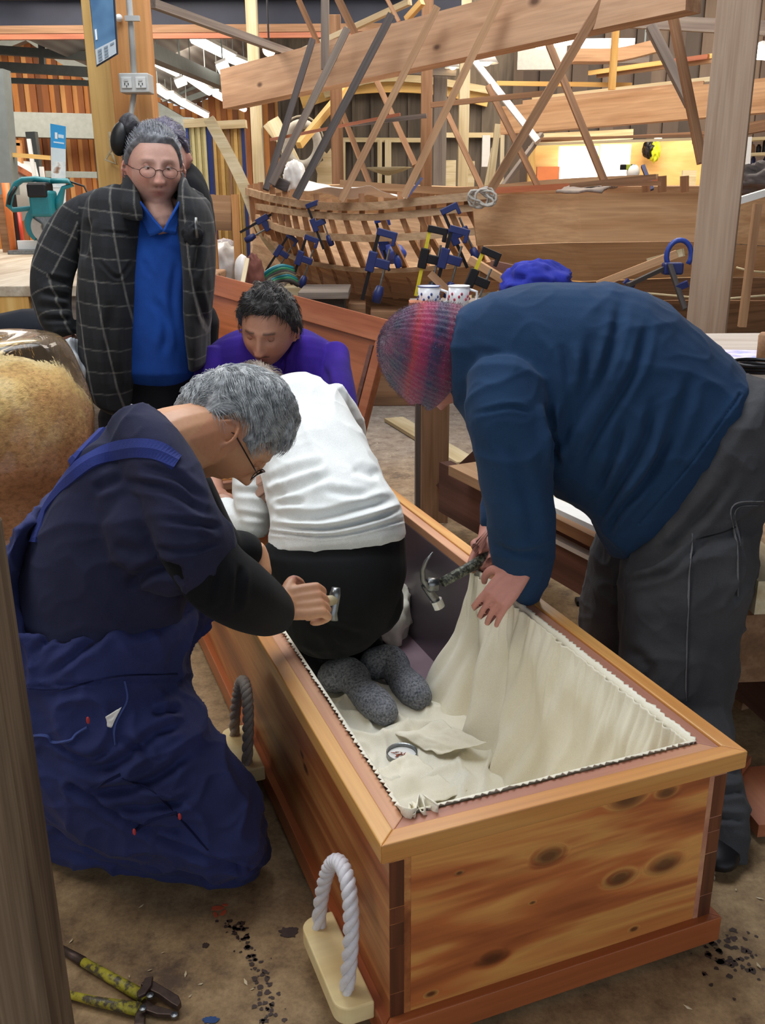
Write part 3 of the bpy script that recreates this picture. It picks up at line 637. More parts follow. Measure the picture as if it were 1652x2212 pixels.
# laminated curved plank on the wall rack
def ribbonbeam(name, pts, h, d, mat, label, cat, parent=None, n=6, up=None, smooth=False):
    P = [Vector(p) for p in cr([tuple(p) for p in pts], n)]; v = []; f = []
    for i, p in enumerate(P):
        t = (P[min(i + 1, len(P) - 1)] - P[max(i - 1, 0)]).normalized(); u = Vector(up or (0, 0, 1)); u = (u - t * u.dot(t)).normalized(); s = t.cross(u)
        hh = h[0] + (h[1] - h[0]) * i / (len(P) - 1) if isinstance(h, tuple) else h
        v += [p + u * hh / 2 + s * d / 2, p + u * hh / 2 - s * d / 2, p - u * hh / 2 - s * d / 2, p - u * hh / 2 + s * d / 2]
    for i in range(len(P) - 1): f += [(i * 4 + k, i * 4 + (k + 1) % 4, i * 4 + 4 + (k + 1) % 4, i * 4 + 4 + k) for k in range(4)]
    f += [(3, 2, 1, 0), tuple((len(P) - 1) * 4 + k for k in range(4))]
    o = mobj(name, v, f, mat, parent)
    if label: tag(o, label, cat)
    return o
ribbonbeam('curved_plank', [*[PY(x, y, 10.94) for x, y in ((650, 218), (740, 190), (850, 182), (960, 190), (1055, 214))]], .16, .05, M_['yellowt'], 'long curved laminated plank racked on the dark wall', 'plank')
ribbonbeam('curved_plank', [*[PY(x, y, 10.88) for x, y in ((700, 205), (800, 172), (912, 172), (1060, 196))]], .07, .05, M_['palet'], 'thin pale curved plank above the laminated one', 'plank')
T(800, 152, 9.3, 985, 158, 9.3, 12, 'grey', 'grey horizontal timber under the massive beam', name='batten', cat='batten')
# dark board wall behind hull with shelf
MDW = wood('dark_boards', hx('#6d6256'), hx('#5a5046'), hx('#3f3831'), 6, .85, 2, .4)
p0 = PY(600, 230, 11); p1 = PY(1100, 420, 11)
w = MB().box((p0.x, 11, 0), (p1.x, 11.06, 3.9)); 
for k in range(int((p1.x - p0.x) / .2)): w.box((p0.x + k * .2, 10.98, 0), (p0.x + k * .2 + .03, 11, 2.35))
tag(w.build('wall_boarding', MDW), kind='structure')
t = thing('shelf_unit', PY(830, 300, 10.7), 'pale timber wall shelf behind the hull with a wooden bowl', 'shelf'); t['label'] = 'pale timber shelf frame on the dark wall behind the hull'
for (x0, y0, x1, y1, wd) in [(740, 302, 912, 303, .045), (742, 302, 742, 400, .04), (820, 302, 820, 400, .05), (838, 302, 838, 400, .07), (960, 292, 1080, 292, .05)]:
    beam('rail', PY(x0, y0, 10.95), PY(x1, y1, 10.95), wd, wd, M_['palet'], t)
for (x0, x1, y0, y1, m, lb) in [(962, 984, 346, 404, 'palet', 'pale board leaning below the shelf, left of two'), (1004, 1024, 348, 404, 'palet', 'pale board leaning below the shelf, right of two'), (1042, 1057, 292, 360, 'whitet', 'white board standing on the shelf rail')]:
    a = PY(x0, y0, 10.4); b = PY(x1, y1, 10.4); tag(MB().box((a.x, 10.4, b.z if m == 'whitet' else 0), (b.x, 10.44, a.z)).build('board', M_[m]), lb, 'board')
c = PY(838, 366, 10.45); tag(MB().lathe([(.02, -.06), (.16, -.02), (.25, .02), (.24, .02), (.15, -.01), (.02, -.04)], 24, Matrix.Translation(c)).build('wooden_bowl', M_['palet'], smooth=True), 'shallow wooden bowl on the pale shelf post', 'bowl')
# life ring
c = PY(652, 312, 7.9); R = Matrix.Rotation(math.radians(90), 4, 'X'); m = MB(); ps = [c + (R @ Vector((.125 * math.cos(a), .15 * math.sin(a), 0))) for a in [k * math.pi / 16 for k in range(32)]]
t = thing('life_ring', c, 'grey-white life ring hanging behind the dark shores', 'life ring'); m.tube(ps, .036, 10, close=True).build('ring', plain('ring_canvas', '#bdb8ab', .8, var=.2), t, smooth=True)
MB().tube([p + (p - c) * .38 + Vector((0, .01, 0)) for p in ps], .007, 6, close=True).build('grab_rope', plain('old_rope', '#a79e8a', .9), t, smooth=True)
T(592, 262, 8.2, 665, 415, 8.0, 26, 'palet', 'wide pale plank leaning behind the life ring', name='plank', cat='plank')
T(575, 268, 8.4, 600, 300, 8.4, 16, 'palet', 'short pale offcut left of the life ring', name='plank', cat='plank')
crumple('cloth_rag', PY(636, 382, 6.9), (.07, .05, .10), M_['white'], 'white rag hanging over the hull frame near the bow', 'rag', 8)
# sawn horse-head cutout
c = PY(715, 375, 8.0); po = [(-.13, -.2), (-.11, .0), (-.13, .06), (-.06, .1), (-.09, .2), (-.03, .15), (.0, .19), (.02, .12), (.06, .14), (.05, .05), (.09, .0), (.12, -.2)]
tag(MB().prism([(c.x + x, c.z + z) for x, z in po], 0, .02, Matrix(((1, 0, 0, 0), (0, 0, 1, 8.0), (0, 1, 0, 0), (0, 0, 0, 1)))).build('plywood_cutout', M_['palet']), 'jagged pale plywood cutout standing beyond the bow frames', 'cutout')
# --- right background
t = thing('window_3', PY(1245, 360, 13.8), 'x', 'x')
for nm, (x0, x1, y0, y1) in (('pane', (1208, 1286, 316, 440)), ('pane', (1298, 1354, 312, 440))):
    a = PY(x0, y0, 12.7); b = PY(x1, y1, 12.7); MB().box((a.x, 12.7, b.z), (b.x, 12.72, a.z)).build(nm, M_['window'], t)
t['kind'] = 'structure'
del t['label']; del t['category']
MPLY = wood('plywood', hx('#dfb478'), hx('#d3a566'), hx('#c0904f'), 3, .6, 0, .2, vary=0)
a = PY(1155, 305, 12.9); b = PY(1512, 470, 12.9); tag(MB().box((a.x, 12.9, 0), (b.x, 12.95, a.z)).build('wall_plywood', MPLY), kind='structure')
T(1155, 300, 12.5, 1365, 290, 12.5, 20, 'palet', 'pale timber lintel above the bright doorway', name='lintel', cat='beam')
a = PY(1160, 360, 12.2); b = PY(1206, 410, 12.2); tag(MB().box((a.x, 12.2, 0), (b.x, 12.25, a.z)).build('notice_board', plain('orange_board', '#cc7443', .6, var=.25, scale=4)), 'reddish-orange board left of the bright doorway', 'board')
a = PY(1475, 368, 11.5); b = PY(1500, 420, 11.5); tag(MB().box((a.x, 11.5, 0), (b.x, 11.55, a.z)).build('board', M_['palet']), 'pale board standing against the plywood wall', 'board')
c = PY(1367, 372, 8.5); t = thing('work_lamp', c, 'round white lamp with green fittings before the plywood wall', 'lamp'); MB().ball(c, (.055, .05, .065)).build('lamp_head', M_['white'], t, smooth=True)
for k, x in enumerate((1346, 1356, 1366)):
    q = PY(x, 361, 8.5); MB().box((q.x - .02, 8.48, q.z - .022), (q.x + .02, 8.54, q.z + .022)).build('battery_pack', plain('lime', '#a7b83a', .5) if k % 2 else M_['black'], t, bevel=.004)
beam('stand', (c.x, 8.53, c.z - .5), c, .02, .02, M_['black'], t)
c = PY(1414, 322, 12.7); t = thing('hanging_kit', c, 'lime yellow item with white top hanging on the plywood wall', 'work gear')
crumple('lime_cloth', c + Vector((0, 0, -.03)), (.06, .1, .12), plain('hi_vis', '#d8e02c', .6), None, None, 2, parent=t); crumple('dark_cloth', c + Vector((-.07, .02, 0)), (.07, .1, .10), M_['black'], None, None, 5, parent=t); MB().ball(c + Vector((.03, 0, .12)), .05).build('white_cap', M_['white'], t, smooth=True)
for a in [(1388, 358, 6.4, 1408, 410, 6.3, 8, 'navy', 'dark blue sash bar leaning above the hull sheer'), (911, 385, 6.3, 878, 428, 6.2, 5, 'navy', 'slim dark blue bar above the hull sheer at the centre')]: T(*a, name='clamp_bar', cat='bar')
for x in (1250, 1390):
    q = PY(x, 132, 9.4); tag(MB().tube([(q.x, 9.4, q.z), (q.x, 9.4, 5.0)], .01, 6).build('rack_hanger', M_['steel']), 'thin steel rod hanging the plank rack from the roof, ' + ('left' if x < 1300 else 'right') + ' of two', 'hanger')
# racks of planks up on the right
a = PY(1270, 62, 10); b = PY(1402, 118, 10); tag(MB().box((a.x, 10.6, b.z), (b.x, 10.65, a.z)).build('window_4', M_['sky']), kind='structure')
a = PY(1120, 60, 10.8); b = PY(1222, 150, 10.8); tag(MB().box((a.x, 10.8, b.z), (b.x, 10.9, 5.0)).build('duct_panel', plain('pale_grey_panel', '#aaa6a2', .6)), 'pale grey square panel up beside the roof lamps', 'panel')
ribbonbeam('plank', [PY(1235, 122, 9), PY(1330, 120, 9), PY(1425, 98, 9)], .1, .2, M_['oregon'], 'curved brown plank high on the right rack below the skylight', 'plank')
for k, (x0, y0, x1, y1, m) in enumerate([(1272, 158, 1560, 118, 'yellowt'), (1290, 164, 1560, 128, 'oregon'), (1310, 152, 1530, 122, 'redt'), (1150, 214, 1560, 168, 'palet'), (1130, 222, 1520, 180, 'oregon'), (1284, 213, 1456, 196, 'whitet')]):
    T(x0, y0, 9, x1, y1, 8.3, 9, m, ['yellow plank, uppermost left end in the right rack', 'tan plank lying just under the yellow one in the right rack', 'reddish plank on top of the right rack', 'long pale plank resting above the right beam', 'long tan plank just under the pale one above the right beam', 'white plank end lying on the right beam'][k], name='plank', cat='plank')
for k, (x0, y0, x1, y1) in enumerate([(1155, 306, 1640, 280), (1150, 300, 1560, 292), (1160, 312, 1500, 300)]):
    T(x0, y0, 7.5, x1, y1, 6.8, 5, ('oregon', 'brown', 'palet')[k], ['long thin tan batten racked above the doorway, longest of three', 'thin brown batten racked above the doorway', 'thin pale batten sagging lowest above the doorway'][k], name='batten', cat='batten')
T(1240, 130, 9.4, 1400, 128, 9.4, 16, 'grey', 'grey bearer under the curved plank rack', name='bearer', cat='beam')
T(1210, 38, 8, 1660, 62, 7, 26, 'grey', 'dark grey roof truss member at the upper right', name='roof_truss', cat='beam')
T(1500, 300, 7.0, 1700, 262, 6.5, 22, 'brown', 'brown timber running behind the column to the right', name='batten', cat='batten')
# lamps
def lamp(x, y, Y, r, lab, bell=True, g=None):
    c = PY(x, y, Y); t = thing('pendant_lamp', c, lab, 'lamp')
    if bell: MB().lathe([(.02, .9 * r), (.3 * r, .8 * r), (.5 * r, .3 * r), (r, -.5 * r), (.97 * r, -.5 * r), (.45 * r, .25 * r), (.02, .75 * r)], 20, Matrix.Translation(c)).build('shade', M_['white'], t, smooth=True)
    MB().ball(c + Vector((0, 0, -.2 * r)), .5 * r if bell else r).build('bulb', M_['bulb'], t, smooth=True)
    MB().tube([c + Vector((0, 0, .7 * r)), (c.x, c.y, 4.75 if Y < 9.3 else 4.9)], .008, 5).build('cord', M_['black'], t)
lamp(1050, 122, 8.6, .105, 'white bell-shaped pendant lamp under the massive beam')
lamp(978, 137, 9.2, .075, 'small pendant lamp left of the bell-shaped one')
lamp(581, 104, 8.0, .05, 'small bare warm bulb left of the massive beam', False)
lamp(1168, 84, 9.0, .07, 'small warm lamp beside the big glowing one', False)
def bat(x0, y0, x1, y1, Y, r, lab):
    a = PY(x0, y0, Y); b = PY(x1, y1, Y); t = thing('fluorescent_light', (a + b) / 2, lab, 'ceiling light'); MB().tube([a, b], r, 10).build('tube', M_['tube'], t, smooth=True)
    MB().box((-(b - a).length / 2, -.05, .02), ((b - a).length / 2, .05, .06), frame(a, b)[0]).build('housing', M_['white'], t)
    MB().tube([(a + b) / 2 + Vector((0, 0, .03)), ((a + b) / 2).xy.to_3d() + Vector((0, 0, 4.8))], .008, 5).build('hanger', M_['steel'], t)
bat(1182, 86, 1236, 76, 9.0, .075, 'big glowing lamp high at the right below the beam')
bat(1462, 20, 1488, 14, 8.2, .06, 'bright lamp at the upper right left of the column')
bat(1436, 24, 1446, 22, 8.2, .03, 'faint small lamp beside the bright upper right one')
bat(1638, 110, 1672, 112, 7.5, .06, 'white light at the right edge behind the column')
bat(470, 148, 492, 138, 11, .06, 'warm glowing lamp between the fluorescent rows')
bat(380, 180, 400, 172, 13, .06, 'warm glowing lamp at the foot of the second tube')
# shelves at right edge
t = thing('shelf_unit', PY(1630, 340, 8.6), 'white-edged shelf unit full of jars and tins at the right edge', 'shelf')
for y in (302, 335, 372, 405): beam('shelf_board', PY(1602, y, 8.6), PY(1700, y - 4, 8.6), .25, .025, M_['palet'], t)
for x in (1616, 1668): beam('upright', PY(x, 296, 8.5), PY(x - 8, 420, 8.5), .04, .06, M_['whitet'], t)
rr = random.Random(4)
for y in (332, 369, 402):
    for k in range(5):
        q = PY(1624 + k * 13, y, 8.6); r = rr.uniform(.018, .026); h = rr.uniform(.05, .1)
        tag(MB().lathe([(r * .9, 0), (r, .005), (r, h), (r * .6, h + .01), (r * .6, h + .02)], 12, Matrix.Translation(q)).build('jar', rr.choice([M_['black'], M_['iron'], M_['navy'], M_['brown'], M_['white']]), smooth=True), 'small container on the shelf unit at the right edge', 'jar', 'small containers on the right edge shelves')
# --- left background: boat, saw bench, racks
MBT = plain('white_hull', '#dcdcd8', .35, var=.05)
t = thing('small_boat', PY(40, 385, 9), 'white-hulled small boat with porthole and varnished rail, at the left edge', 'boat')
pts = []; m = MB(); v = []; 
for i in range(13):
    s = i / 12; xt = -30 + 116 * s; yt = 340 + 55 * s ** 1.35; Yd = 8.6 + .6 * s; yb = 470 + 8 * s
    a = PY(xt, yt, Yd); b = PY(xt - 4, (yt + yb) / 2, Yd - .05 + .1 * s); c = PY(xt - 12 - 24 * s, yb, Yd + .25); v += [a, b, c, a + Vector((0, 1.2 * (1 - s) + .02, 0))]
m.add(v, [(i * 4 + k, i * 4 + k + 1, i * 4 + k + 5, i * 4 + k + 4) for i in range(12) for k in range(2)] + [(i * 4 + 3, i * 4, i * 4 + 4, i * 4 + 7) for i in range(12)]); m.build('hull', MBT, t, smooth=True)
ribbonbeam('rail', [v[i * 4] + Vector((0, -.03, .01)) for i in range(13)], .05, .05, M_['redt'], None, None, parent=t, n=1)
q = PY(31, 388, 8.58); MB().lathe([(.03, 0), (.036, 0), (.036, .02), (.03, .02)], 16, Matrix.Translation(q) @ Matrix.Rotation(math.pi / 2, 4, 'X')).build('porthole', M_['black'], t, smooth=True)
t2 = thing('cabin_frame', PY(25, 320, 9.3), 'timber cabin frame above the white boat at the left edge', 'cabin')
for (x0, y0, x1, y1, wd) in [(-10, 305, 45, 309, .05), (-10, 320, 40, 322, .04), (40, 309, 44, 365, .05), (12, 318, 14, 350, .04)]: beam('rail', PY(x0, y0, 9.3), PY(x1, y1, 9.3), wd, wd, M_['oregon2'], t2)
a = PY(-10, 322, 9.35); b = PY(38, 352, 9.35); MB().box((a.x, 9.35, b.z), (b.x, 9.38, a.z)).build('dark_panel', M_['darkt'], t2)
T(8, 333, 8, 108, 341, 8, 9, 'yellowt', 'yellow batten lying level over the white boat', name='batten', cat='batten')
T(62, 300, 8.8, 74, 378, 8.8, 7, 'whitet', 'thin white stick leaning behind the saw', name='stick', cat='stick', fl=True)
a = PY(84, 360, 8.1); b = PY(100, 430, 8.1); tag(MB().box((a.x, 8.1, 0), (b.x, 8.13, a.z)).build('white_board', M_['white']), 'white board standing behind the blue saw', 'board')
c = PY(240, 325, 4.66); tag(MB().tube([c + Vector((0, 0, .08)), c, c + Vector((-.03, 0, -.04)), c + Vector((.02, 0, -.06)), c + Vector((0, 0, -.01))], .007, 6).build('hook', M_['palet'], smooth=True), 'small pale hook and cord on the orange wall', 'hook')
# striped racks
MCRM = plain('cream_slat', '#cfc28c', .7, var=.1); MYEL = plain('ochre_slat', '#c9a25e', .7, var=.15)
def rack(name, x0, x1, yt, yb, Y, mats, lab, skew=4):
    t = thing(name, PY((x0 + x1) / 2, yb, Y), lab, 'rack'); n = len(mats); w = (x1 - x0) / n
    for k, (m, nm) in enumerate(mats):
        xa = x0 + (k + .5) * w; a = PY(xa, yt, Y); b = PY(xa + skew, yb, Y); beam(nm, (a.x, Y + .02 * (k % 2), a.z), (a.x, Y + .02 * (k % 2), 0), w * Y * .97 / FPX * .88, .05, m, t, up=(1, 0, 0) if False else (0, 1, 0))
    a = PY(x0 - 2, yt - 4, Y); b = PY(x1 + 4, yt - 8, Y); beam('head_rail', a, b, .1, .06, M_['palet'], t)
rack('striped_rack', 401, 457, 272, 600, 7.6, [(M_['blue'], 'blue_stile')] + [(MCRM, 'slat')] * 6 + [(M_['blue'], 'blue_stile'), (M_['navy'], 'blue_stile')], 'tall rack of cream slats with blue edges, behind the onlooker')
rack('striped_rack', 458, 528, 276, 600, 7.9, [(MYEL, 'slat')] * 4 + [(M_['brown'], 'slat')] + [(MYEL, 'slat')] * 3 + [(M_['navy'], 'blue_stile')], 'tall rack of ochre slats beside the cream one')
t = thing('timber_crate', PY(475, 500, 6.6), 'pale louvred timber crate side with brown corner post', 'crate')
for k in range(4): beam('louvre', PY(450, 430 + k * 19, 6.6), PY(500, 432 + k * 19, 6.6), .03, .056, M_['oregon'] if k < 3 else M_['brown'], t)
a = PY(507, 420, 6.6); beam('corner_post', (a.x, 6.6, 0), (a.x, 6.6, a.z), .045, .045, M_['oregon2'], t, up=(0, 1, 0))
a = PY(455, 420, 6.65); beam('corner_post', (a.x, 6.65, 0), (a.x, 6.65, a.z), .045, .045, M_['oregon2'], t, up=(0, 1, 0))
crumple('rubbish_bag', PY(480, 568, 6.9), (.13, .12, .14), plain('white_plastic', '#dcdcdc', .35, var=.1), 'white plastic rubbish bag behind the watering can', 'bag', 1, .2)
crumple('rubbish_bag', PY(484, 538, 7.1), (.09, .08, .07), plain('grey_plastic_bag', '#b7aeb0', .4, var=.3), 'small grey bag on top of the white rubbish bag', 'bag', 6, .2)
a = PZ(448, 635, 0); b = PZ(512, 618, 0); tag(MB().box((a.x, a.y, 0), (b.x, a.y + .5, .08)).build('foam_slab', plain('grey_slab', '#b9b8b2', .8)), 'pale grey slab on the floor before the white bag', 'slab')
# watering can
c = PZ(484, 699, 0); k = .9; t = thing('watering_can', c, 'green plastic watering can on the floor left of the crouching man', 'watering can'); MG = plain('green_plastic', '#12946a', .4, var=.08)
r = .085; M = Matrix.Translation(c) @ Matrix.Scale(1.18, 4)
body = MB(); body.lathe([(.002, 0), (.092, 0), (.1, .012), (.104, .1), (.095, .2), (.078, .25), (.05, .262), (.002, .262)], 24, M).build('body', MG, t, smooth=True)
MB().tube([M @ Vector(p) for p in [(.085, 0, .07), (.13, 0, .14), (.165, 0, .27), (.185, 0, .30)]], [.03, .022, .017, .016], 10).build('spout', MG, t, smooth=True)
MB().tube([M @ Vector(p) for p in [(.182, 0, .295), (.20, 0, .345)]], [.022, .024], 12).build('rose', M_['palet'], t, smooth=True)
MB().tube([M @ Vector(p) for p in cr([(-.09, -.03, .05), (-.125, -.04, .08), (-.13, -.04, .19), (-.085, -.02, .235)], 5)], .013, 8).build('handle', MG, t, smooth=True)
# mitre saw bench
t = thing('workbench', PZ(60, 900, 0), 'heavy timber workbench under the blue drop saw', 'workbench'); YB = 4.6
zt = PY(60, 618, YB).z; xr = PY(168, 600, YB).x
MPT = wood('stained_top', hx('#cfc2ae'), hx('#bba88f'), hx('#97836a'), 5, .6, 1, .4)
MB().box((-4.2, YB, zt - .05), (xr, 8.0, zt)).build('bench_top', MPT, t, bevel=.004)
MB().box((-2.9, YB + .03, zt - .22), (xr - .02, YB + .08, zt - .05)).build('apron', M_['grey'], t)
for (x, Y) in ((PY(28, 690, YB).x, YB + .06), (xr - .1, YB + 2.9)): beam('leg', (x, Y, 0), (x, Y, zt - .05), .17, .11, M_['yellowt'], t, up=(0, 1, 0))
tag(MB().box((xr + .03, YB + .8, 0), (xr + .5, YB + 1.3, zt - .02)).build('side_cabinet', M_['brown'], bevel=.01), 'brown timber cabinet seen through the crook of the onlooker arm', 'cabinet')
c = PY(78, 520, 7.3); c.z = zt
t = thing('drop_saw', c, 'blue-green drop saw with toothed grey blade on the bench', 'saw'); R = Matrix.Translation(c) @ Matrix.Scale(.95, 4); TL = M_['teal']
MB().box((-.2, -.1, 0), (.22, .15, .03)).build('base_plate', M_['iron'], t, R, bevel=.004)
MB().box((-.16, .02, .03), (.34, .05, .10)).build('fence', M_['white'], t, R, bevel=.004)
def disc(nm, r, th, o, mat, par=None, a0=0, a1=2 * math.pi, n=32, ri=None):
    pts = [(r * math.cos(a0 + (a1 - a0) * k / n), r * math.sin(a0 + (a1 - a0) * k / n)) for k in range(n + (0 if a1 - a0 > 6.2 else 1))]
    if ri: pts += [(ri * math.cos(a1 - (a1 - a0) * k / n), ri * math.sin(a1 - (a1 - a0) * k / n)) for k in range(n + 1)]
    return MB().prism(pts, -th / 2, th / 2, Matrix.Translation(o) @ Matrix.Rotation(math.pi / 2, 4, 'X')).build(nm, mat, par or t, R)
disc('blade', .125, .004, (.09, -.03, .20), M_['iron'], n=60)
disc('blade_guard', .145, .05, (.09, -.03, .22), TL, a0=1.5, a1=4.1, ri=.09)
disc('lower_guard', .115, .03, (.11, -.05, .2), plain('grey_guard', '#a8a29c', .4), a0=2.5, a1=5.5, ri=.04)
MB().box((.02, -.12, .28), (.19, .06, .47)).build('motor_housing', TL, t, R, bevel=.02)
MB().box((.02, -.14, .42), (.17, -.10, .52)).box((.02, -.12, .42), (.17, .04, .53)).build('motor_cap', M_['black'], t, R, bevel=.015)
MB().tube([(.17, 0, .54), (.05, 0, .555), (-.05, 0, .55), (-.10, 0, .52), (-.155, 0, .44), (-.18, 0, .36), (-.15, 0, .33), (-.02, 0, .34), (.03, 0, .36)], [.022, .022, .022, .024, .026, .024, .02, .02, .02], 8).build('handle', TL, t, R, smooth=True)
MB().tube([(-.10, -.022, .50), (-.15, -.022, .43), (-.172, -.022, .37)], .014, 8).build('grip', M_['black'], t, R, smooth=True)
MB().tube([(.17, 0, .54), (.30, 0, .54), (.33, 0, .51), (.26, 0, .49), (.22, 0, .40), (.19, 0, .34)], [.02, .02, .018, .018, .03, .04], 8).build('rear_arm', TL, t, R, smooth=True)
MB().tube([R @ Vector(p) for p in [(.30, 0, .54), (.42, 0, .50), (.46, 0, .40), (.47, 0, .2)]], .008, 6).build('cable', M_['black'], t, smooth=True)
for k, (x0, x1, y0, y1, m, lb) in enumerate([(-10, 28, 420, 500, 'brown', 'brown timber block at the left edge behind the saw'), (24, 34, 420, 520, 'black', 'black clamp stand left of the saw')]):
    a = PY(x0, y0, 7.5); b = PY(x1, y1, 7.5); tag(MB().box((a.x, 7.5, zt), (b.x, 7.6, a.z)).build(('timber_block', 'clamp_stand')[k], M_[m]), lb, ('block', 'stand')[k])
a = PY(36, 448, 7.6); tag(MB().tube([(a.x, 7.6, zt), (a.x, 7.6, a.z)], [.03, .025], 10).build('red_bottle', plain('red_plastic', '#c8402f', .4), smooth=True), 'red bottle standing left of the drop saw', 'bottle')
a = PY(11, 395, 7.4); tag(MB().tube([(a.x, 7.4, zt), (a.x, 7.4, a.z)], [.025, .03], 10).build('orange_tool', plain('orange_plastic', '#dd7838', .4), smooth=True), 'orange handled tool at the left edge', 'tool')
tag(MB().tube([PY(-40, 735, 3.9), PY(60, 712, 3.9), PY(128, 700, 4.0)], [.09, .085, .07], 10).build('dark_bolster', cloth('dark_blue_cloth', '#23262f'), smooth=True), 'dark rolled cloth under the bench at the left', 'cloth')
T(-20, 1310, 2.15, 6, 1345, 1.95, 26, 'yellowt', 'yellow timber end at the left edge below the sawdust bag')
# ================================================================ BOAT HULL UNDER CONSTRUCTION
def interp(x, xs, ys): return float(np.interp(x, xs, ys))
YN = lambda px: interp(px, [534, 600, 700, 800, 900, 1040, 1250, 1520, 1750], [6.85, 6.35, 5.95, 5.75, 5.65, 5.55, 5.45, 5.45, 5.6])
rows = [  # measured plank lines of the near side: (px, py) and set-back
    ([(534, 413), (603, 433), (698, 446), (807, 446), (898, 436), (1060, 420)], 0.0),
    ([(556, 446), (625, 457), (716, 467), (807, 470), (898, 462), (1060, 444)], 0.03),
    ([(556, 470), (582, 486), (625, 500), (698, 511), (789, 515), (898, 511), (1060, 497)], 0.08),
    ([(575, 508), (625, 553), (680, 570), (771, 583), (861, 584), (952, 577), (1045, 566)], 0.35),
    ([(600, 560), (655, 600), (720, 625), (800, 640), (900, 646), (1000, 640), (1090, 625)], 0.75)]
def rowpt(r, px):
    ps, back = rows[r]; py = interp(px, [p[0] for p in ps], [p[1] for p in ps]); k = interp(px, [534, 700, 1100], [.3, 1, 1]); return PY(px, py, YN(px) + back * k)
hull = thing('boat_hull', (0, 6.6, 0), 'large wooden boat hull being built, with bare ribs, battens and long planks', 'boat')
for r, h, nm in ((0, .046, 'sheer_batten'), (1, .040, 'side_batten'), (2, .042, 'side_batten')):
    xs = np.linspace(rows[r][0][0][0], rows[r][0][-1][0], 12); ribbonbeam(nm, [rowpt(r, x) for x in xs], h, .03, M_['band'], None, None, parent=hull, n=3)
# bottom strake: broad brown plank below the ribs
def strake(nm, r0, r1, x0, x1, mat, n=24, th=.03, xo=0):
    v = []
    for k in range(n + 1):
        x = x0 + (x1 - x0) * k / n; a = rowpt(r0, x); b = rowpt(r1, x + xo); v += [a, b, b + Vector((0, th, 0)), a + Vector((0, th, 0))]
    f = [(i * 4 + q, i * 4 + (q + 1) % 4, i * 4 + 4 + (q + 1) % 4, i * 4 + 4 + q) for i in range(n) for q in range(4)] + [(3, 2, 1, 0), (n * 4, n * 4 + 1, n * 4 + 2, n * 4 + 3)]
    return mobj(nm, v, f, mat, hull)
strake('bilge_strake', 3, 4, 600, 1100, M_['hull'])
MTOP = M_['rib']
ribbonbeam('bilge_batten', [rowpt(3, x) + Vector((0, -.02, 0)) for x in np.linspace(575, 1045, 12)], .028, .03, M_['band'], None, None, parent=hull, n=3)
# great side plank to the right and the strake below it
def quadplank(nm, top, bot, Yt, Yb, mat, n=20, th=.04, parent=hull):
    v = []
    for k in range(n + 1):
        s = k / n; xt = interp(s, [0, 1], [top[0][0], top[-1][0]]); yt = interp(xt, [p[0] for p in top], [p[1] for p in top]); xb = interp(s, [0, 1], [bot[0][0], bot[-1][0]]); yb = interp(xb, [p[0] for p in bot], [p[1] for p in bot])
        a = PY(xt, yt, YN(xt) + Yt); b = PY(xb, yb, YN(xb) + Yb); v += [a, b, b + Vector((0, th, 0)), a + Vector((0, th, 0))]
    f = [(i * 4 + q, i * 4 + (q + 1) % 4, i * 4 + 4 + (q + 1) % 4, i * 4 + 4 + q) for i in range(n) for q in range(4)] + [(3, 2, 1, 0), (n * 4, n * 4 + 1, n * 4 + 2, n * 4 + 3)]
    return mobj(nm, v, f, mat, parent)
quadplank('side_plank', [(1018, 424), (1100, 420), (1500, 416), (1790, 436)], [(1030, 531), (1200, 524), (1500, 520), (1790, 540)], 0, .04, M_['hull'])
quadplank('side_plank', [(1036, 533), (1200, 526), (1500, 522), (1790, 542)], [(1085, 592), (1250, 608), (1500, 598), (1790, 600)], .045, .22, M_['hull'])
quadplank('side_plank', [(1075, 594), (1250, 610), (1500, 600), (1790, 602)], [(1120, 650), (1250, 650), (1500, 648), (1790, 650)], .24, .6, M_['brown'])
quadplank('bottom_plank', [(620, 588), (800, 640), (1120, 648), (1790, 650)], [(640, 690), (850, 720), (1120, 730), (1790, 720)], .9, 1.4, M_['brown'])
# stem, rising past the bow
stp = [PY(452, 258, 7.05), PY(500, 345, 7.0), PY(534, 418, 6.92), PY(556, 475, 6.85), PY(585, 525, 6.8), PY(640, 585, 6.8)]
ribbonbeam('stem', stp, .075, .07, M_['palet'], None, None, parent=hull, n=4, up=(1, 0, .3))
# far side of the hull seen through the ribs
v = []; n = 20
for k in range(n + 1):
    x = 545 + (1560 - 545) * k / n; Y = interp(x, [545, 640, 800, 1000, 1560], [6.95, 7.2, 7.4, 7.5, 7.4])
    yt = interp(x, [545, 640, 800, 1000, 1560], [412, 402, 398, 405, 402]); a = PY(x, yt, Y); b = PY(x, yt + 62, Y + .05); c = PY(x, yt + 185, Y - .3); v += [a, b, c]
o = mobj('far_side_planking', v, [(i * 3 + q, i * 3 + q + 1, i * 3 + q + 4, i * 3 + q + 3) for i in range(n) for q in range(2)], M_['band'], hull); s_ = o.modifiers.new('t', 'SOLIDIFY'); s_.thickness = .03
ribbonbeam('far_sheer_batten', [PY(x, y, Y) for x, y, Y in [(734, 396, 7.2), (850, 405, 7.2), (1000, 412, 7.2), (1200, 395, 7.2), (1420, 384, 7.2)]], .05, .04, M_['band'], None, None, parent=hull)
ribbonbeam('far_sheer_batten', [PY(x, y, Y) for x, y, Y in [(1060, 412, 6.9), (1200, 404, 6.9), (1430, 392, 6.9)]], .04, .04, M_['redt'], None, None, parent=hull)
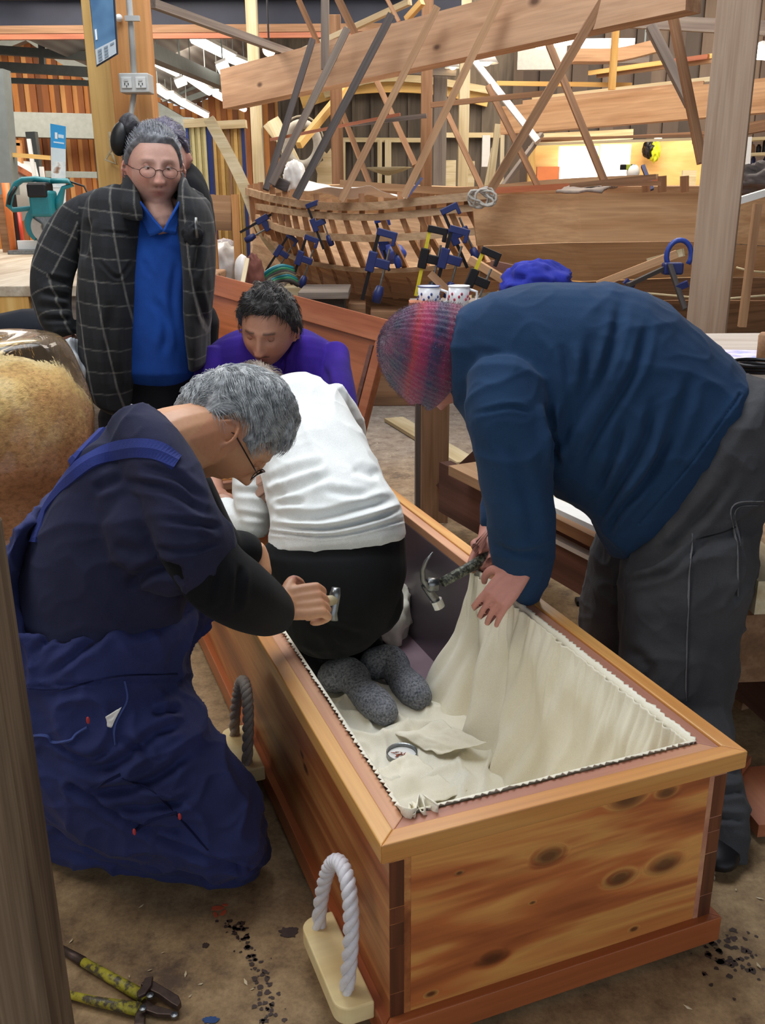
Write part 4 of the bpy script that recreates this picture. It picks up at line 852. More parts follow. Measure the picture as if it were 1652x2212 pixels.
# ribs
tops = [541, 552, 563, 574, 588, 602, 616, 633, 655, 684, 712, 744, 782, 824, 866, 905, 938, 972, 1010]
for k, x in enumerate(tops):
    lean = interp(x, [541, 650, 800, 1010], [4, 18, 42, 60]); h = 16 + (k * 7 % 5) * 3 if x < 900 else 4
    a = rowpt(0, x); a2 = PY(x - 2, PROJ(np.array([a]))[0][1] - h, YN(x)); b = rowpt(1, x + 1) if x > 556 else a; c = rowpt(2, x + lean * .35 + 4); d = rowpt(3, min(1045, x + lean * .9 + 14)) ; e = rowpt(4, min(1085, max(600, x + lean * 1.3 + 22)))
    off = Vector((0, .04, 0)); pts = [a2 + off, a + off, b + off, c + off, d + off] + ([e + off] if x > 600 else [])
    ribbonbeam('rib', pts, .034, .03, M_['rib'], None, None, parent=hull, n=4, up=(1, 0, 0))
for x in (1395, 1430, 1478):
    a = PY(x, 415, 5.9); b = PY(x, 380, 5.9); beam('rib_head', a, b, .04, .045, M_['brown'], hull, up=(0, 1, 0))
beam('gunwale_batten', PY(1230, 402, 5.8), PY(1416, 382, 5.7), .04, .03, M_['brown'], hull); beam('gunwale_batten', PY(1300, 398, 5.7), PY(1428, 396, 5.6), .04, .025, M_['brown'], hull)
# stocks and packing under the hull
MLOW = M_['palet']
for k, (x0, x1, y0, Y, m, lb) in enumerate([(612, 655, 620, 6.3, 'palet', 'pale timber stock under the bow of the hull'), (655, 700, 640, 6.2, 'yellowt', 'second pale stock under the bow, right of the first'), (752, 790, 655, 6.1, 'brown', 'brown prop under the hull behind the box'), (800, 905, 672, 6.0, 'brown', 'wide brown packing under the middle of the hull')]):
    a = PY(x0, y0, Y); b = PY(x1, y0, Y); tag(MB().box((a.x, Y, 0), (b.x, Y + .25, a.z)).build('stock_block', M_[m], bevel=.006), lb, 'block')
a = PY(652, 622, 5.6); b = PY(742, 634, 5.6)
t = thing('black_box', PY(700, 660, 5.7), 'dark box with a grey board lid standing under the hull', 'box')
MB().box((a.x + .02, 5.6, 0), (b.x, 6.0, a.z - .06)).build('box_body', M_['darkt'], t, bevel=.005); MB().box((a.x - .02, 5.55, a.z - .06), (b.x + .03, 6.05, a.z - .02)).build('lid', M_['grey'], t, bevel=.004)
sheet('white_sheet', [PY(640, 408, 6.2), PY(875, 428, 6.1), PY(870, 420, 6.9), PY(655, 398, 6.9)], M_['white'], 'white sheet lying inside the hull behind the ribs', 'sheet', .03)
o = sheet('curved_board', [PY(1200, 417, 5.6), PY(1300, 415, 5.45), PY(1340, 400, 5.9), PY(1235, 404, 6.2)], M_['grey'], 'grey warped board lying on the great side plank', 'board', .01, 10, .012)
for k, (x0, y0, x1, y1, m, lb) in enumerate([(1040, 590, 1110, 606, 'brown', 'short brown offcut wedged under the side plank, upper'), (1015, 560, 1105, 615, 'oregon', 'angled tan chock below the end of the side plank'), (1060, 570, 1180, 596, 'dkred', 'dark reddish offcut behind the tan chock'), (930, 592, 1000, 660, 'brown', 'brown strut slanting under the bilge'), (1290, 615, 1462, 548, 'oregon', 'long tan wedge stick held by the big blue clamp'), (1400, 566, 1476, 545, 'palet', 'pale stick end passing through the big blue clamp')]):
    T(x0, y0, 5.2, x1, y1, 5.1, 16, m, lb, name='offcut', cat='timber offcut')
# clamps
MYC = plain('yellow_paint', '#d2c12a', .45, var=.15)
def clamp(x, y, Y, ang, s, mat, lab, bar=.22):
    c = PY(x, y, Y); t = thing('clamp', c, lab, 'clamp', None); M = Matrix.Translation(c) @ Matrix.Rotation(math.radians(ang), 4, 'Y') @ Matrix.Scale(s, 4)
    MB().box((-.009, -.004, -bar), (.009, .004, bar * .55)).build('bar', MYC if mat is MYC else M_['black'], t, M)
    mat = M_['black'] if mat is MYC else mat
    MB().box((-.012, -.012, bar * .45), (.09, .012, bar * .45 + .035)).box((.07, -.012, bar * .30), (.09, .012, bar * .48)).build('fixed_jaw', mat, t, M, bevel=.004)
    MB().box((-.02, -.016, -.05), (.09, .016, -.005)).box((-.024, -.018, -.08), (.02, .018, .02)).build('sliding_jaw', mat, t, M, bevel=.005)
    MB().tube([(.07, 0, .05), (.07, 0, -.14)], .006, 8).build('screw', M_['iron'], t, M)
    MB().lathe([(.004, -.22), (.022, -.215), (.026, -.17), (.018, -.135), (.004, -.13)], 12, M @ Matrix.Translation((.07, 0, 0))).build('screw_handle', mat if mat is not MYC else M_['black'], t, M=None, smooth=True)
for a in [(574, 470, 6.5, 62, .9, M_['navy'], 'dark clamp furthest left, gripping the stem'), (606, 535, 6.3, 35, .8, M_['navy'], 'navy clamp on the bow turn of the bilge batten'), (650, 548, 6.0, 20, .9, M_['navy'], 'navy clamp third from the left below the bilge batten'), (676, 478, 6.0, -20, .8, M_['navy'], 'dark blue clamp hanging inside the ribs near the bow'),
          (806, 552, 5.5, 15, 1.15, M_['navy'], 'large dark blue clamp below the middle of the hull'), (822, 515, 5.9, -15, .9, M_['blue'], 'bright blue clamp behind the middle ribs'), (918, 545, 5.4, 12, 1.1, MYC, 'yellow-barred clamp left of the blue pair'), (962, 545, 5.35, 15, 1.1, M_['navy'], 'dark blue clamp at the right end of the ribs'), (975, 500, 5.5, -25, 1.0, M_['navy'], 'upper dark blue clamp of the pair at the right end of the ribs'),
          (1024, 590, 5.0, 22, 1.05, MYC, 'yellow clamp above the white mugs')]: clamp(*a)
c = PY(608, 396, 6.3); tag(MB().box((-.05, -.02, -.04), (.05, .02, .03), Matrix.Translation(c) @ Matrix.Rotation(.4, 4, 'Y')).build('clamp', M_['darkt'], bevel=.01), 'dark clamp head at the foot of the dark shores', 'clamp')
tag(crumple('blue_tub', PY(842, 548, 6.6), (.11, .1, .07), M_['blue'], None, None, 4, .1), 'bright blue tub seen between the middle ribs', 'tub')
# big clamp with blue wheel
c = PY(1466, 552, 4.9); t = thing('wheel_clamp', c, 'big dark clamp with blue wheel head fixed on the side plank', 'clamp')
MB().tube([c + Vector((.062 * math.cos(a), 0, .075 * math.sin(a))) for a in [k * .3 - .6 for k in range(17)]], .013, 8).build('wheel', M_['blue'], t, smooth=True)
tag(MB().box((-.05, -.03, -.03), (.05, .03, .03), Matrix.Translation(PY(1452, 580, 4.88))).build('jaw', M_['navy'], t, bevel=.01), None)
beam('bar', PY(1446, 572, 4.85), PY(1479, 668, 4.75), .022, .03, M_['darkt'], t, up=(0, 1, 0)); beam('bar', PY(1446, 574, 4.9), PY(1356, 616, 4.75), .02, .028, M_['darkt'], t, up=(0, 1, 0))
beam('jaw_foot', PY(1462, 622, 4.8), PY(1486, 612, 4.78), .03, .03, M_['navy'], t, up=(0, 1, 0)); beam('jaw_foot', PY(1350, 606, 4.8), PY(1366, 622, 4.8), .03, .03, M_['navy'], t, up=(0, 1, 0))
# rope lashing
m = MB(); c = PY(1040, 428, 5.38); ps = []
for k in range(90):
    a = k * .42; r = .055 + .02 * math.sin(k * .9); ps.append(c + Vector((r * 1.05 * math.cos(a), -.02 + .03 * math.sin(a * .7), r * .75 * math.sin(a) + .012 * math.sin(k * .37))))
tag(m.tube(ps, .0065, 6).build('rope_lashing', plain('lashing', '#b9b3aa', .8), smooth=True), 'pale rope lashing round the foot of the long shore', 'rope')
for k, (pts, lb) in enumerate([([(1590, 578, 5.2), (1620, 586, 5.2), (1680, 590, 5.2)], 'thin tan line above another, crossing right of the column'), ([(1380, 632, 5.2), (1480, 641, 5.2), (1560, 646, 5.2), (1680, 636, 5.2)], 'thin tan line low behind the column')]):
    tag(MB().tube([PY(*p) for p in pts], .006, 6).build('string_line', M_['palet'], smooth=True), lb, 'cord')
# things right of the column: leaning pale batten, gear on the far hull edge
T(1636, 440, 4.9, 1602, 706, 4.9, 15, 'oregon', 'tan upright leaning just right of the big column', name='batten', cat='batten')
ribbonbeam('white_gunwale', [PY(1594, 434, 5.3), PY(1640, 420, 5.3), PY(1700, 402, 5.3)], .035, .05, M_['whitet'], 'white painted edge on the hull right of the column', 'gunwale')
crumple('tool_heap', PY(1640, 395, 5.8), (.22, .1, .09), M_['darkt'], 'dark heap of tools on the hull at the right edge', 'tools', 3, .6)
for k in range(14):
    rr = random.Random(k); q = PZ(1595 + rr.random() * 70, 655 + rr.random() * 60, .0); w = .04 + .09 * rr.random()
    tag(MB().box((-w, -.02, 0), (w, .02, .02), Matrix.Translation(q) @ Matrix.Rotation(rr.random() * 3, 4, 'Z')).build('offcut', rr.choice([M_['palet'], M_['oregon'], M_['yellowt']])), 'small timber offcut on the floor right of the column', 'timber offcut', 'offcuts on the floor right of the column')
# hoses and gear left of the hull
for k in range(7):
    ps = [PY(560 + 3 * k, 620 + 2 * k, 5.9 - k * .03), PY(575 + 4 * k, 590 + 3 * k, 5.85), PY(605 + 3 * k, 575 + 5 * k, 5.85), PY(632 + 2 * k, 580 + 6 * k, 5.9)]
    tag(MB().tube(cr([tuple(p) for p in ps], 5), .014, 8).build('hose', (M_['teal'], plain('green_hose', '#2c7a52', .5), M_['darkt'], plain('olive_hose', '#6c6a50', .6))[k % 4], smooth=True), ['bright teal hose, first and lowest of the bundle at the bow foot', 'dull green hose, second in the bundle at the bow foot', 'dark hose, third in the bundle at the bow foot', 'olive hose, fourth in the bundle at the bow foot', 'upper teal hose, fifth in the bundle at the bow foot', 'upper green hose, sixth in the bundle at the bow foot', 'dark hose, topmost of the bundle at the bow foot'][k], 'hose', 'hoses hanging at the foot of the bow')
T(534, 560, 5.6, 516, 655, 5.4, 9, 'palet', 'pale stick leaning behind the watering can', name='stick', cat='stick')
crumple('red_cloth', PY(548, 600, 5.8), (.06, .05, .13), plain('dusky_red', '#6f4238', .9), 'dusky red cloth hanging behind the crouching man', 'cloth', 12, .25)
crumple('white_bucket', PY(524, 590, 5.9), (.05, .05, .11), M_['white'], 'white plastic tub behind the pale stick', 'tub', 3, .05)
c = PZ(522, 712, 0); tag(MB().lathe([(.10, 0), (.135, .24), (.145, .245), (.135, .25), (.12, .23), (.09, .02)], 24, Matrix.Translation(c)).build('bucket', M_['blue'], smooth=True), 'blue plastic bucket behind the crouching man', 'bucket')
# ================================================================ MIDDLE GROUND
# coffin lid leaning on its long edge behind the crouching man
def tri(a, b, c): return (Vector(b) - Vector(a)).cross(Vector(c) - Vector(a)).normalized()
P0 = PY(560, 618, 4.7); P1 = PY(850, 694, 4.05); P2 = PY(822, 985, 3.95); P3 = PY(560, 985, 4.4)
ex = (P1 - P0).normalized(); n_ = tri(P0, P3, P1); ez = ex.cross(n_).normalized()
if ez.z < 0: ez = -ez
n_ = ez.cross(ex)
if n_.y > 0: n_ = -n_
Llid = (P1 - P0).length; Hlid = .62
LM = Matrix((ex, ez, ex.cross(ez))).transposed().to_4x4(); LM.translation = P1
fs = 1 if (ex.cross(ez)).y < 0 else -1
t = thing('leaning_lid', P1, 'reddish timber coffin lid leaning upright behind the crouching man', 'coffin lid')
L0 = 1.25
MLID = wood('lid_board', hx('#bb7048'), hx('#a8603c'), hx('#7f3e24'), 7, .4, 0, .35, vary=0, coat=.3, knots=[(-.1, -.4, 0, .03), (-.09, -.3, 0, .022), (-.3, -.17, 0, .02)])
MB().box((-L0, -Hlid, -.012), (0, 0, .012)).build('panel', MLID, t, LM, bevel=.003)
for (x0, x1, y0, y1) in ((-L0, 0, -.10, 0.0), (-L0, 0, -Hlid, -Hlid + .05), (-.05, 0, -Hlid + .05, -.10)):
    MB().box((x0, y0, .010 * fs if fs > 0 else -.028), (x1, y1, .028 if fs > 0 else -.010)).build('frame_rail', M_['redt'], t, LM, bevel=.003)
MB().box((-.085, -Hlid + .06, .012 if fs > 0 else -.022), (-.062, -.12, .022 if fs > 0 else -.012)).build('moulding', M_['dkred'], t, LM, bevel=.003)
# trestle bench with mugs behind the man in the beanie
zb = PY(930, 668, 3.6).z
t = thing('trestle_bench', PZ(1300, 1000, 0), 'rough timber trestle bench behind the man in the beanie', 'workbench')
xa = PY(892, 660, 3.55).x; 
MB().box((xa, 3.4, zb - .05), (1.0, 4.0, zb)).build('bench_top', M_['grey'], t, bevel=.004)
a = PY(938, 1000, 3.75); beam('leg', (a.x, 3.75, 0), (a.x, 3.75, zb - .05), .11, .10, M_['brown'], t, up=(0, 1, 0))
b = PY(912, 1000, 3.8); beam('leg', (b.x - .01, 3.86, 0), (b.x - .01, 3.86, zb - .05), .035, .14, M_['grey'], t, up=(0, 1, 0))
beam('foot', PZ(905, 1075, .05), PZ(1040, 1075, .05), .12, .10, M_['darkt'], t); beam('brace', PY(965, 1062, 3.7), PY(1050, 985, 3.6), .07, .09, M_['weather3'] if 'weather3' in M_ else M_['dkred'], t)
beam('leg', (.92, 3.75, 0), (.92, 3.75, zb - .05), .1, .1, M_['palet'], t, up=(0, 1, 0))
MMUG = plain('enamel', '#e8e8ea', .2, var=.02); MMR = plain('mug_red', '#b4324c', .3); MMB = plain('mug_blue', '#3c4c8a', .3)
for (x, y, r, d, lab) in ((926, 640, .041, 'blue', 'white enamel mug with blue rim, left of two behind the beanie'), (991, 636, .039, 'red', 'white mug with red floral pattern, right of two behind the beanie')):
    c = PY(x, y, 3.6); h = c.z - zb; h = max(h, .085); M = Matrix.Translation((c.x, 3.6, zb)); t = thing('mug', (c.x, 3.6, zb), lab, 'mug')
    MB().lathe([(.002, 0), (r * .92, .002), (r, h * .5), (r * 1.02, h), (r * .94, h), (r * .9, .01), (.002, .008)], 28, M).build('cup', MMUG, t, smooth=True)
    MB().tube([M @ Vector((r * 1.02 * math.cos(k * .2618), r * 1.02 * math.sin(k * .2618), h)) for k in range(24)], .0022, 6, close=True).build('rim', MMB if d == 'blue' else MMUG, t, smooth=True)
    m = MB()
    for k in range(18):
        a = k * .35 + (k % 2) * .1; q = M @ Vector((r * math.cos(a), r * math.sin(a), h * (.45 + .12 * (k % 3)))); m.ball(q, (.0045, .0045, .006), 5)
    m.build('pattern', MMR if d == 'red' else MMB, t, smooth=True)
    MB().tube([M @ Vector(p) for p in [(r, 0, h * .85), (r + .028, 0, h * .75), (r + .028, 0, h * .35), (r * .96, 0, h * .2)]], .005, 8).build('handle', MMUG, t, smooth=True)
c = PY(895, 655, 3.55); tag(MB().box((c.x - .02, 3.5, zb), (c.x + .05, 3.6, zb + .035)).build('timber_offcut', M_['redt']), 'small pinkish offcut left of the mugs on the bench', 'timber offcut')
o = crumple('blue_towel', PY(1160, 612, 3.5), (.12, .1, .075), cloth('towel', '#2c35a0', '#1f2680'), 'bright blue crumpled cloth on the bench behind the bent back', 'cloth', 15, .3)
# far bench at the right with papers
zr = .80
t = thing('workbench', PY(1600, 780, 3.0), 'pale-topped workbench with papers behind the bent man at the right', 'workbench')
MRT = wood('scuffed_top', hx('#ddd0c4'), hx('#c4b3a4'), hx('#8a7668'), 6, .55, 0, .3)
MB().box((1.0, 2.75, zr - .045), (2.6, 3.55, zr)).build('bench_top', MRT, t, bevel=.003)
MB().box((1.02, 2.77, zr - .20), (2.6, 2.80, zr - .045)).build('apron', M_['redt'], t)
for x in (1.3, 2.3): beam('leg', (x, 2.85, 0), (x, 2.85, zr - .045), .08, .08, M_['brown'], t, up=(0, 1, 0))
MPAP = NT('printed_paper'); g = MPAP.noise(MPAP.map((5, 5, 5)), 3.0, 3); MPAP.col(MPAP.ramp(g, [(.4, hx('#e6e2ea')), (.55, hx('#c9bfe6')), (.62, hx('#8fa3dc')), (.75, hx('#d9d4ee'))])); MPAP = MPAP.set(Roughness=.5)
c = PZ(1615, 768, zr + .004); tag(MB().box((-.16, -.1, 0), (.2, .1, .003), Matrix.Translation(c) @ Matrix.Rotation(-.15, 4, 'Z')).build('printed_sheet', MPAP), 'pale printed sheet with blue and violet patches on the right bench', 'paper')
c = PZ(1632, 805, zr); t = thing('cable_coil', c, 'black cable coil at the edge of the right bench', 'cable')
for k in range(3): MB().tube([c + Vector(((.05 + .008 * k) * math.cos(a), (.05 + .008 * k) * math.sin(a), .008 + .01 * k)) for a in [j * .42 for j in range(15)]], .006, 6, close=True).build('coil', M_['black'], t, smooth=True)
c = PZ(1648, 790, zr); tag(MB().lathe([(.002, 0), (.022, 0), (.024, .09), (.018, .1), (.002, .1)], 14, Matrix.Translation(c)).build('jar', M_['brown'], smooth=True), 'brown jar at the right edge of the bench', 'jar')
# long boards and offcuts on the floor behind / below the bent man
def F(x0, y0, z0, x1, y1, z1, w, th, mat, lab, nm='plank'):
    return beam(nm, PZ(x0, y0, z0), PZ(x1, y1, z1), w, th, M_[mat], label=lab, cat='plank')
F(960, 1050, .22, 1480, 1330, .22, .05, .20, 'dkred', 'dark red board standing on edge, long one behind the denim legs')
F(1010, 1010, .36, 1460, 1225, .36, .16, .035, 'oregon', 'tan board lying above the dark red one behind the sleeve')
F(1080, 1010, .40, 1440, 1190, .40, .10, .02, 'palet', 'pale thin board on top of the stack behind the sleeve')
F(1120, 1055, .43, 1360, 1165, .43, .06, .015, 'whitet', 'white strip on top of the board stack')
F(1160, 1140, .27, 1330, 1225, .27, .05, .015, 'whitet', 'pale blue-white strip along the dark red board')
F(1590, 1300, .25, 1690, 1400, .25, .25, .18, 'brown', 'brown beam end right of the denim legs')
F(1560, 1180, .45, 1690, 1290, .45, .12, .08, 'palet', 'pale timber end right of the rear pocket')
F(1580, 1420, .10, 1700, 1520, .10, .10, .10, 'dkred', 'dark red timber low at the right edge')
F(1570, 1450, .02, 1660, 1480, .02, .05, .02, 'whitet', 'thin pale lath on the floor at the right', 'lath')
F(1590, 1520, .01, 1660, 1500, .01, .04, .02, 'brown', 'small brown lath on the floor at the right', 'lath')
F(1600, 1670, .03, 1700, 1790, .03, .13, .03, 'redt', 'reddish board flat on the floor right of the boot')
F(1598, 1650, .06, 1612, 1655, .06, .06, .02, 'redt', 'short board end beside the coffin corner', 'lath')
F(850, 905, .015, 1010, 1000, .015, .12, .02, 'palet', 'pale board flat on the floor behind the trestle leg')
F(1000, 1010, .05, 1100, 1085, .05, .05, .03, 'palet', 'pale strip on the floor beside the dark trestle foot')
c = PZ(1262, 1305, 0); tag(MB().box((-.03, -.02, 0), (.04, .02, .02), Matrix.Translation(c)).build('black_scrap', M_['black'], bevel=.005), 'small black scrap on the floor beside the dark leg', 'scrap')
# wood shavings scattered on the floor
MSHV = plain('shaving', '#d9c7a4', .7, var=.2); v = []; f = []; rr = random.Random(11)
for k in range(900):
    x, y = (rr.uniform(-1.0, 1.6), rr.uniform(1.2, 6.5)); r = rr.uniform(.003, .010); a = rr.uniform(0, 6.28); c = Vector((x, y, .0015)); d = Vector((math.cos(a), math.sin(a), 0)) * r; e = Vector((-d.y, d.x, 0)) * .35
    q = CM.inverted() @ c
    if -.07 < q.x < CW + .02 and -.02 < q.y < CL + .02: continue
    i = len(v); v += [c - d, c + e, c + d + Vector((0, 0, r * .4)), c - e + Vector((0, 0, .001))]; f.append((i, i + 1, i + 2, i + 3))
tag(mobj('wood_shavings', v, f, MSHV), 'pale wood shavings scattered over the workshop floor', 'shavings', kind='stuff')
# floor stains with a shape of their own
def splat(nm, x, y, r, mat, lab, seed, n=40, asp=1.0, rot=0):
    c = PZ(x, y, .0012); pts = []
    for k in range(n):
        a = 2 * math.pi * k / n; q = r * (1 + .45 * mn.noise(Vector((math.cos(a) * 2, math.sin(a) * 2, seed))) + .2 * mn.noise(Vector((math.cos(a) * 6, math.sin(a) * 6, seed)))); X, Y = q * math.cos(a), q * asp * math.sin(a); pts.append((X * math.cos(rot) - Y * math.sin(rot), X * math.sin(rot) + Y * math.cos(rot)))
    return tag(MB().prism(pts, 0, .0006, Matrix.Translation(c)).build(nm, mat), lab, 'stain')
MSTN = plain('dark_stain', '#46332c', .6, var=.3); MORP = plain('orange_marker', '#d8603c', .8, var=.2); MBLP = plain('blue_marker', '#2e4f86', .7, var=.2)
splat('floor_stain', 624, 2014, .017, MSTN, 'round dark stain on the floor left of the near handle', 1, asp=.75)
splat('floor_stain', 444, 2042, .006, MSTN, 'tiny dark spot on the floor above the bolt cutters', 2)
for k, (x, y, r) in enumerate([(470, 1962, .012), (482, 1972, .009), (465, 1976, .007), (486, 1955, .006)]): splat('orange_mark', x, y, r, MORP, ['orange paint mark on the floor, largest blotch', 'orange paint blotch right of the largest one', 'orange paint dot below the largest blotch', 'orange paint dot highest of the marks'][k], k + 5, asp=.5, rot=k)
splat('blue_mark', 455, 2203, .014, MBLP, 'blue paint mark on the floor by the bolt cutters', 4, asp=.5)
rr = random.Random(21); v = []; f = []
for k in range(95):
    s = rr.random(); x = interp(s, [0, .25, .5, 1], [498, 530, 555, 590]) + rr.gauss(0, 13); y = 1985 + s * 235; c = PZ(x, y, .0012); r = rr.uniform(.0015, .0065); i = len(v); m_ = 9
    for q in range(m_): a = 2 * math.pi * q / m_; k2 = r * rr.uniform(.5, 1.2); v.append(c + Vector((k2 * math.cos(a), k2 * math.sin(a), 0)))
    f.append(tuple(range(i, i + m_)))
tag(mobj('stain_trail', v, f, MSTN), 'trail of dark flaky stains on the floor beside the coffin', 'stain', kind='stuff')
v = []; f = []
for k in range(60):
    c = PZ(1575 + rr.gauss(0, 35), 2060 + rr.gauss(0, 30), .0012); r = rr.uniform(.002, .008); i = len(v)
    for q in range(9): a = 2 * math.pi * q / 9; k2 = r * rr.uniform(.5, 1.2); v.append(c + Vector((k2 * math.cos(a), k2 * math.sin(a), 0)))
    f.append(tuple(range(i, i + 9)))
tag(mobj('stain_trail', v, f, MSTN), 'dark flecks on the floor near the right corner of the coffin', 'stain', kind='stuff')
# bolt cutters
c = PZ(310, 2150, 0); t = thing('bolt_cutters', c, 'long-handled bolt cutters with worn yellow handles open on the floor', 'bolt cutters')
nn = NT('worn_yellow'); g = nn.noise(nn.map((1, 1, 1)), 45, 5, .7); nn.col(nn.ramp(g, [(.42, hx('#4e4436')), (.52, hx('#a59a2e')), (.7, hx('#c0b43a'))])); MYH = nn.set(Roughness=.5)
MRST = plain('rusty_steel', '#5c4a42', .5, .6, .4, 60)
g1 = [PZ(128, 2046, .014), PZ(180, 2078, .014), PZ(312, 2154, .016)]; g2 = [PZ(140, 2146, .014), PZ(210, 2164, .014), PZ(300, 2180, .016)]
MB().tube([g1[0], g1[1]], [.006, .009], 10).build('grip', MRST, t, smooth=True); MB().tube([g1[1], g1[2]], [.008, .011], 10).build('handle', MYH, t, smooth=True); MB().tube(g2, [.006, .008, .011], 10).build('handle', MYH, t, smooth=True)
def flat(nm, pts, z0, z1, mat, par):
    q = [PZ(x, y, 0) for x, y in pts]; MB().prism([(p.x, p.y) for p in q][::-1], z0, z1).build(nm, mat, par, bevel=.0015)
flat('jaw', [(306, 2150), (322, 2136), (345, 2150), (388, 2176), (394, 2190), (386, 2200), (372, 2192), (345, 2172), (330, 2165)], .014, .026, MRST, t)
flat('jaw', [(296, 2176), (312, 2168), (340, 2186), (370, 2194), (388, 2200), (378, 2206), (340, 2204), (312, 2194)], .004, .014, MRST, t)
flat('link_plate', [(316, 2142), (334, 2138), (330, 2158), (318, 2176), (302, 2184), (298, 2174), (310, 2160)], .024, .031, MRST, t)
flat('cutter_tail', [(296, 2186), (316, 2186), (314, 2230), (292, 2230)], .006, .018, MRST, t)
for (x, y) in ((324, 2148), (308, 2176), (376, 2190)): q = PZ(x, y, .031); MB().lathe([(.001, 0), (.006, 0), (.006, .004), (.001, .005)], 10, Matrix.Translation((q.x, q.y, .026))).build('bolt', M_['iron'], t)
# weathered post in the left foreground
a = PY(60, 1900, 1.06); 
xr_ = (PY(18, 1500, 1.06).x); MWE = M_['weather']
o = MB().box((xr_ - .16, 1.04, 0), (xr_, 1.12, .92)).build('weathered_post', wood('weathered_post', hx('#85715a'), hx('#6f5b46'), hx('#4c3d2f'), 26, .9, 2, .55, vary=0, stretch=1.4), bevel=.004); tag(o, 'weathered grey-brown timber upright in the left foreground', 'post')
# clear plastic bag of sawdust
def sawdust():
    n = NT('sawdust'); g = n.noise(n.map((1, 1, 1)), 5, 6, .6); g2 = n.noise(n.map((1, 1, 1.6)), 55, 5, .7)
    k = n.ramp(g, [(.35, hx('#c99a5c')), (.5, hx('#dcb774')), (.65, hx('#efd79e'))]); sz = n.new('SeparateXYZ'); n.L(n.tc.outputs['Object'], sz.inputs[0]); lay = n.math('ADD', sz.outputs[2], n.math('MULTIPLY', g, .25)); k = n.mix(n.ramp(lay, [(.74, (1, 1, 1, 1)), (.90, (0, 0, 0, 1))]), k, hx('#b67d52')); k = n.mix(.7, k, n.ramp(g2, [(.32, (.40, .31, .24, 1)), (.55, (1, 1, 1, 1))]), 'MULTIPLY'); n.col(k); n.bump(g2, .9, .012); return n.set(Roughness=.85)
c = PY(15, 1000, 2.62); RB = .232
t = thing('sawdust_bag', (c.x, c.y, 0), 'big clear plastic sack filled with golden sawdust, behind the overalls', 'bag')
prof = [(.0, .02), (.8, .02), (1.0, .09), (1.03, .3), (.98, .5), (1.03, .62), (.95, .74), (.72, .82), (.4, .855), (0, .865)]
def revolve(prof, r, n, off, amp, seed, zs=1.0):
    P = cr([(a, b, 0) for a, b in prof], 6); v = []; f = []
    for i, p in enumerate(P):
        for k in range(n):
            a = 2 * math.pi * k / n; d = Vector((math.cos(a), math.sin(a), 0)); h = mn.noise(Vector((d.x * 2, d.y * 2, p[1] * 6 + seed))) * amp + mn.noise(Vector((d.x * 6, d.y * 6, p[1] * 16 + seed))) * amp * .35
            rr_ = max(0, p[0]) * (r + h) + off * (p[0] > .02); v.append(Vector((c.x + d.x * rr_, c.y + d.y * rr_, max(.004, p[1] * zs + (off if i > len(P) / 2 else 0)))))
    for i in range(len(P) - 1): f += [(i * n + k, i * n + (k + 1) % n, (i + 1) * n + (k + 1) % n, (i + 1) * n + k) for k in range(n)]
    return v, f
v, f = revolve(prof, RB, 72, 0, .02, 1); mobj('sawdust', v, f, sawdust(), t, smooth=True)
n = NT('clear_plastic'); g = n.noise(n.map((1, 1, .5)), 9, 5, .6, 1.0); n.bump(g, .7, .02); MPL = n.set(Roughness=.07, Transmission_Weight=1.0, IOR=1.12, Base_Color=(1, 1, 1, 1), Specular_IOR_Level=.9, Coat_Weight=.5, Coat_Roughness=.06)
v, f = revolve([(.0, .01), (.82, .01), (1.0, .09), (1.03, .3), (.98, .5), (1.03, .64), (.97, .78), (.8, .90), (.55, .925), (.2, .91), (0, .89)], RB, 72, .012, .02, 1); o = mobj('clear_plastic', v, f, MPL, t, smooth=True)
mm = MB(); rr = random.Random(3)
MTAPE = plain('pale_band', '#d8c4b0', .35, Alpha=.55)
# grey-white plastic sheet behind the sack
sheet('plastic_sheet', [PY(118, 742, 2.95), PY(170, 732, 3.0), PY(206, 925, 2.95), PY(182, 930, 2.8)], plain('milky_plastic', '#b9bcc0', .3, var=.2), 'milky plastic sheet hanging between the sack and the onlooker', 'sheet', .02)

q = LM @ Vector((-.35, -Hlid + .03, 0)); tag(MB().box((q.x - .5, q.y - .02, 0), (q.x + .1, q.y + .14, q.z - .01)).build('packing_block', M_['brown']), 'brown packing block propping the leaning reddish lid', 'block')
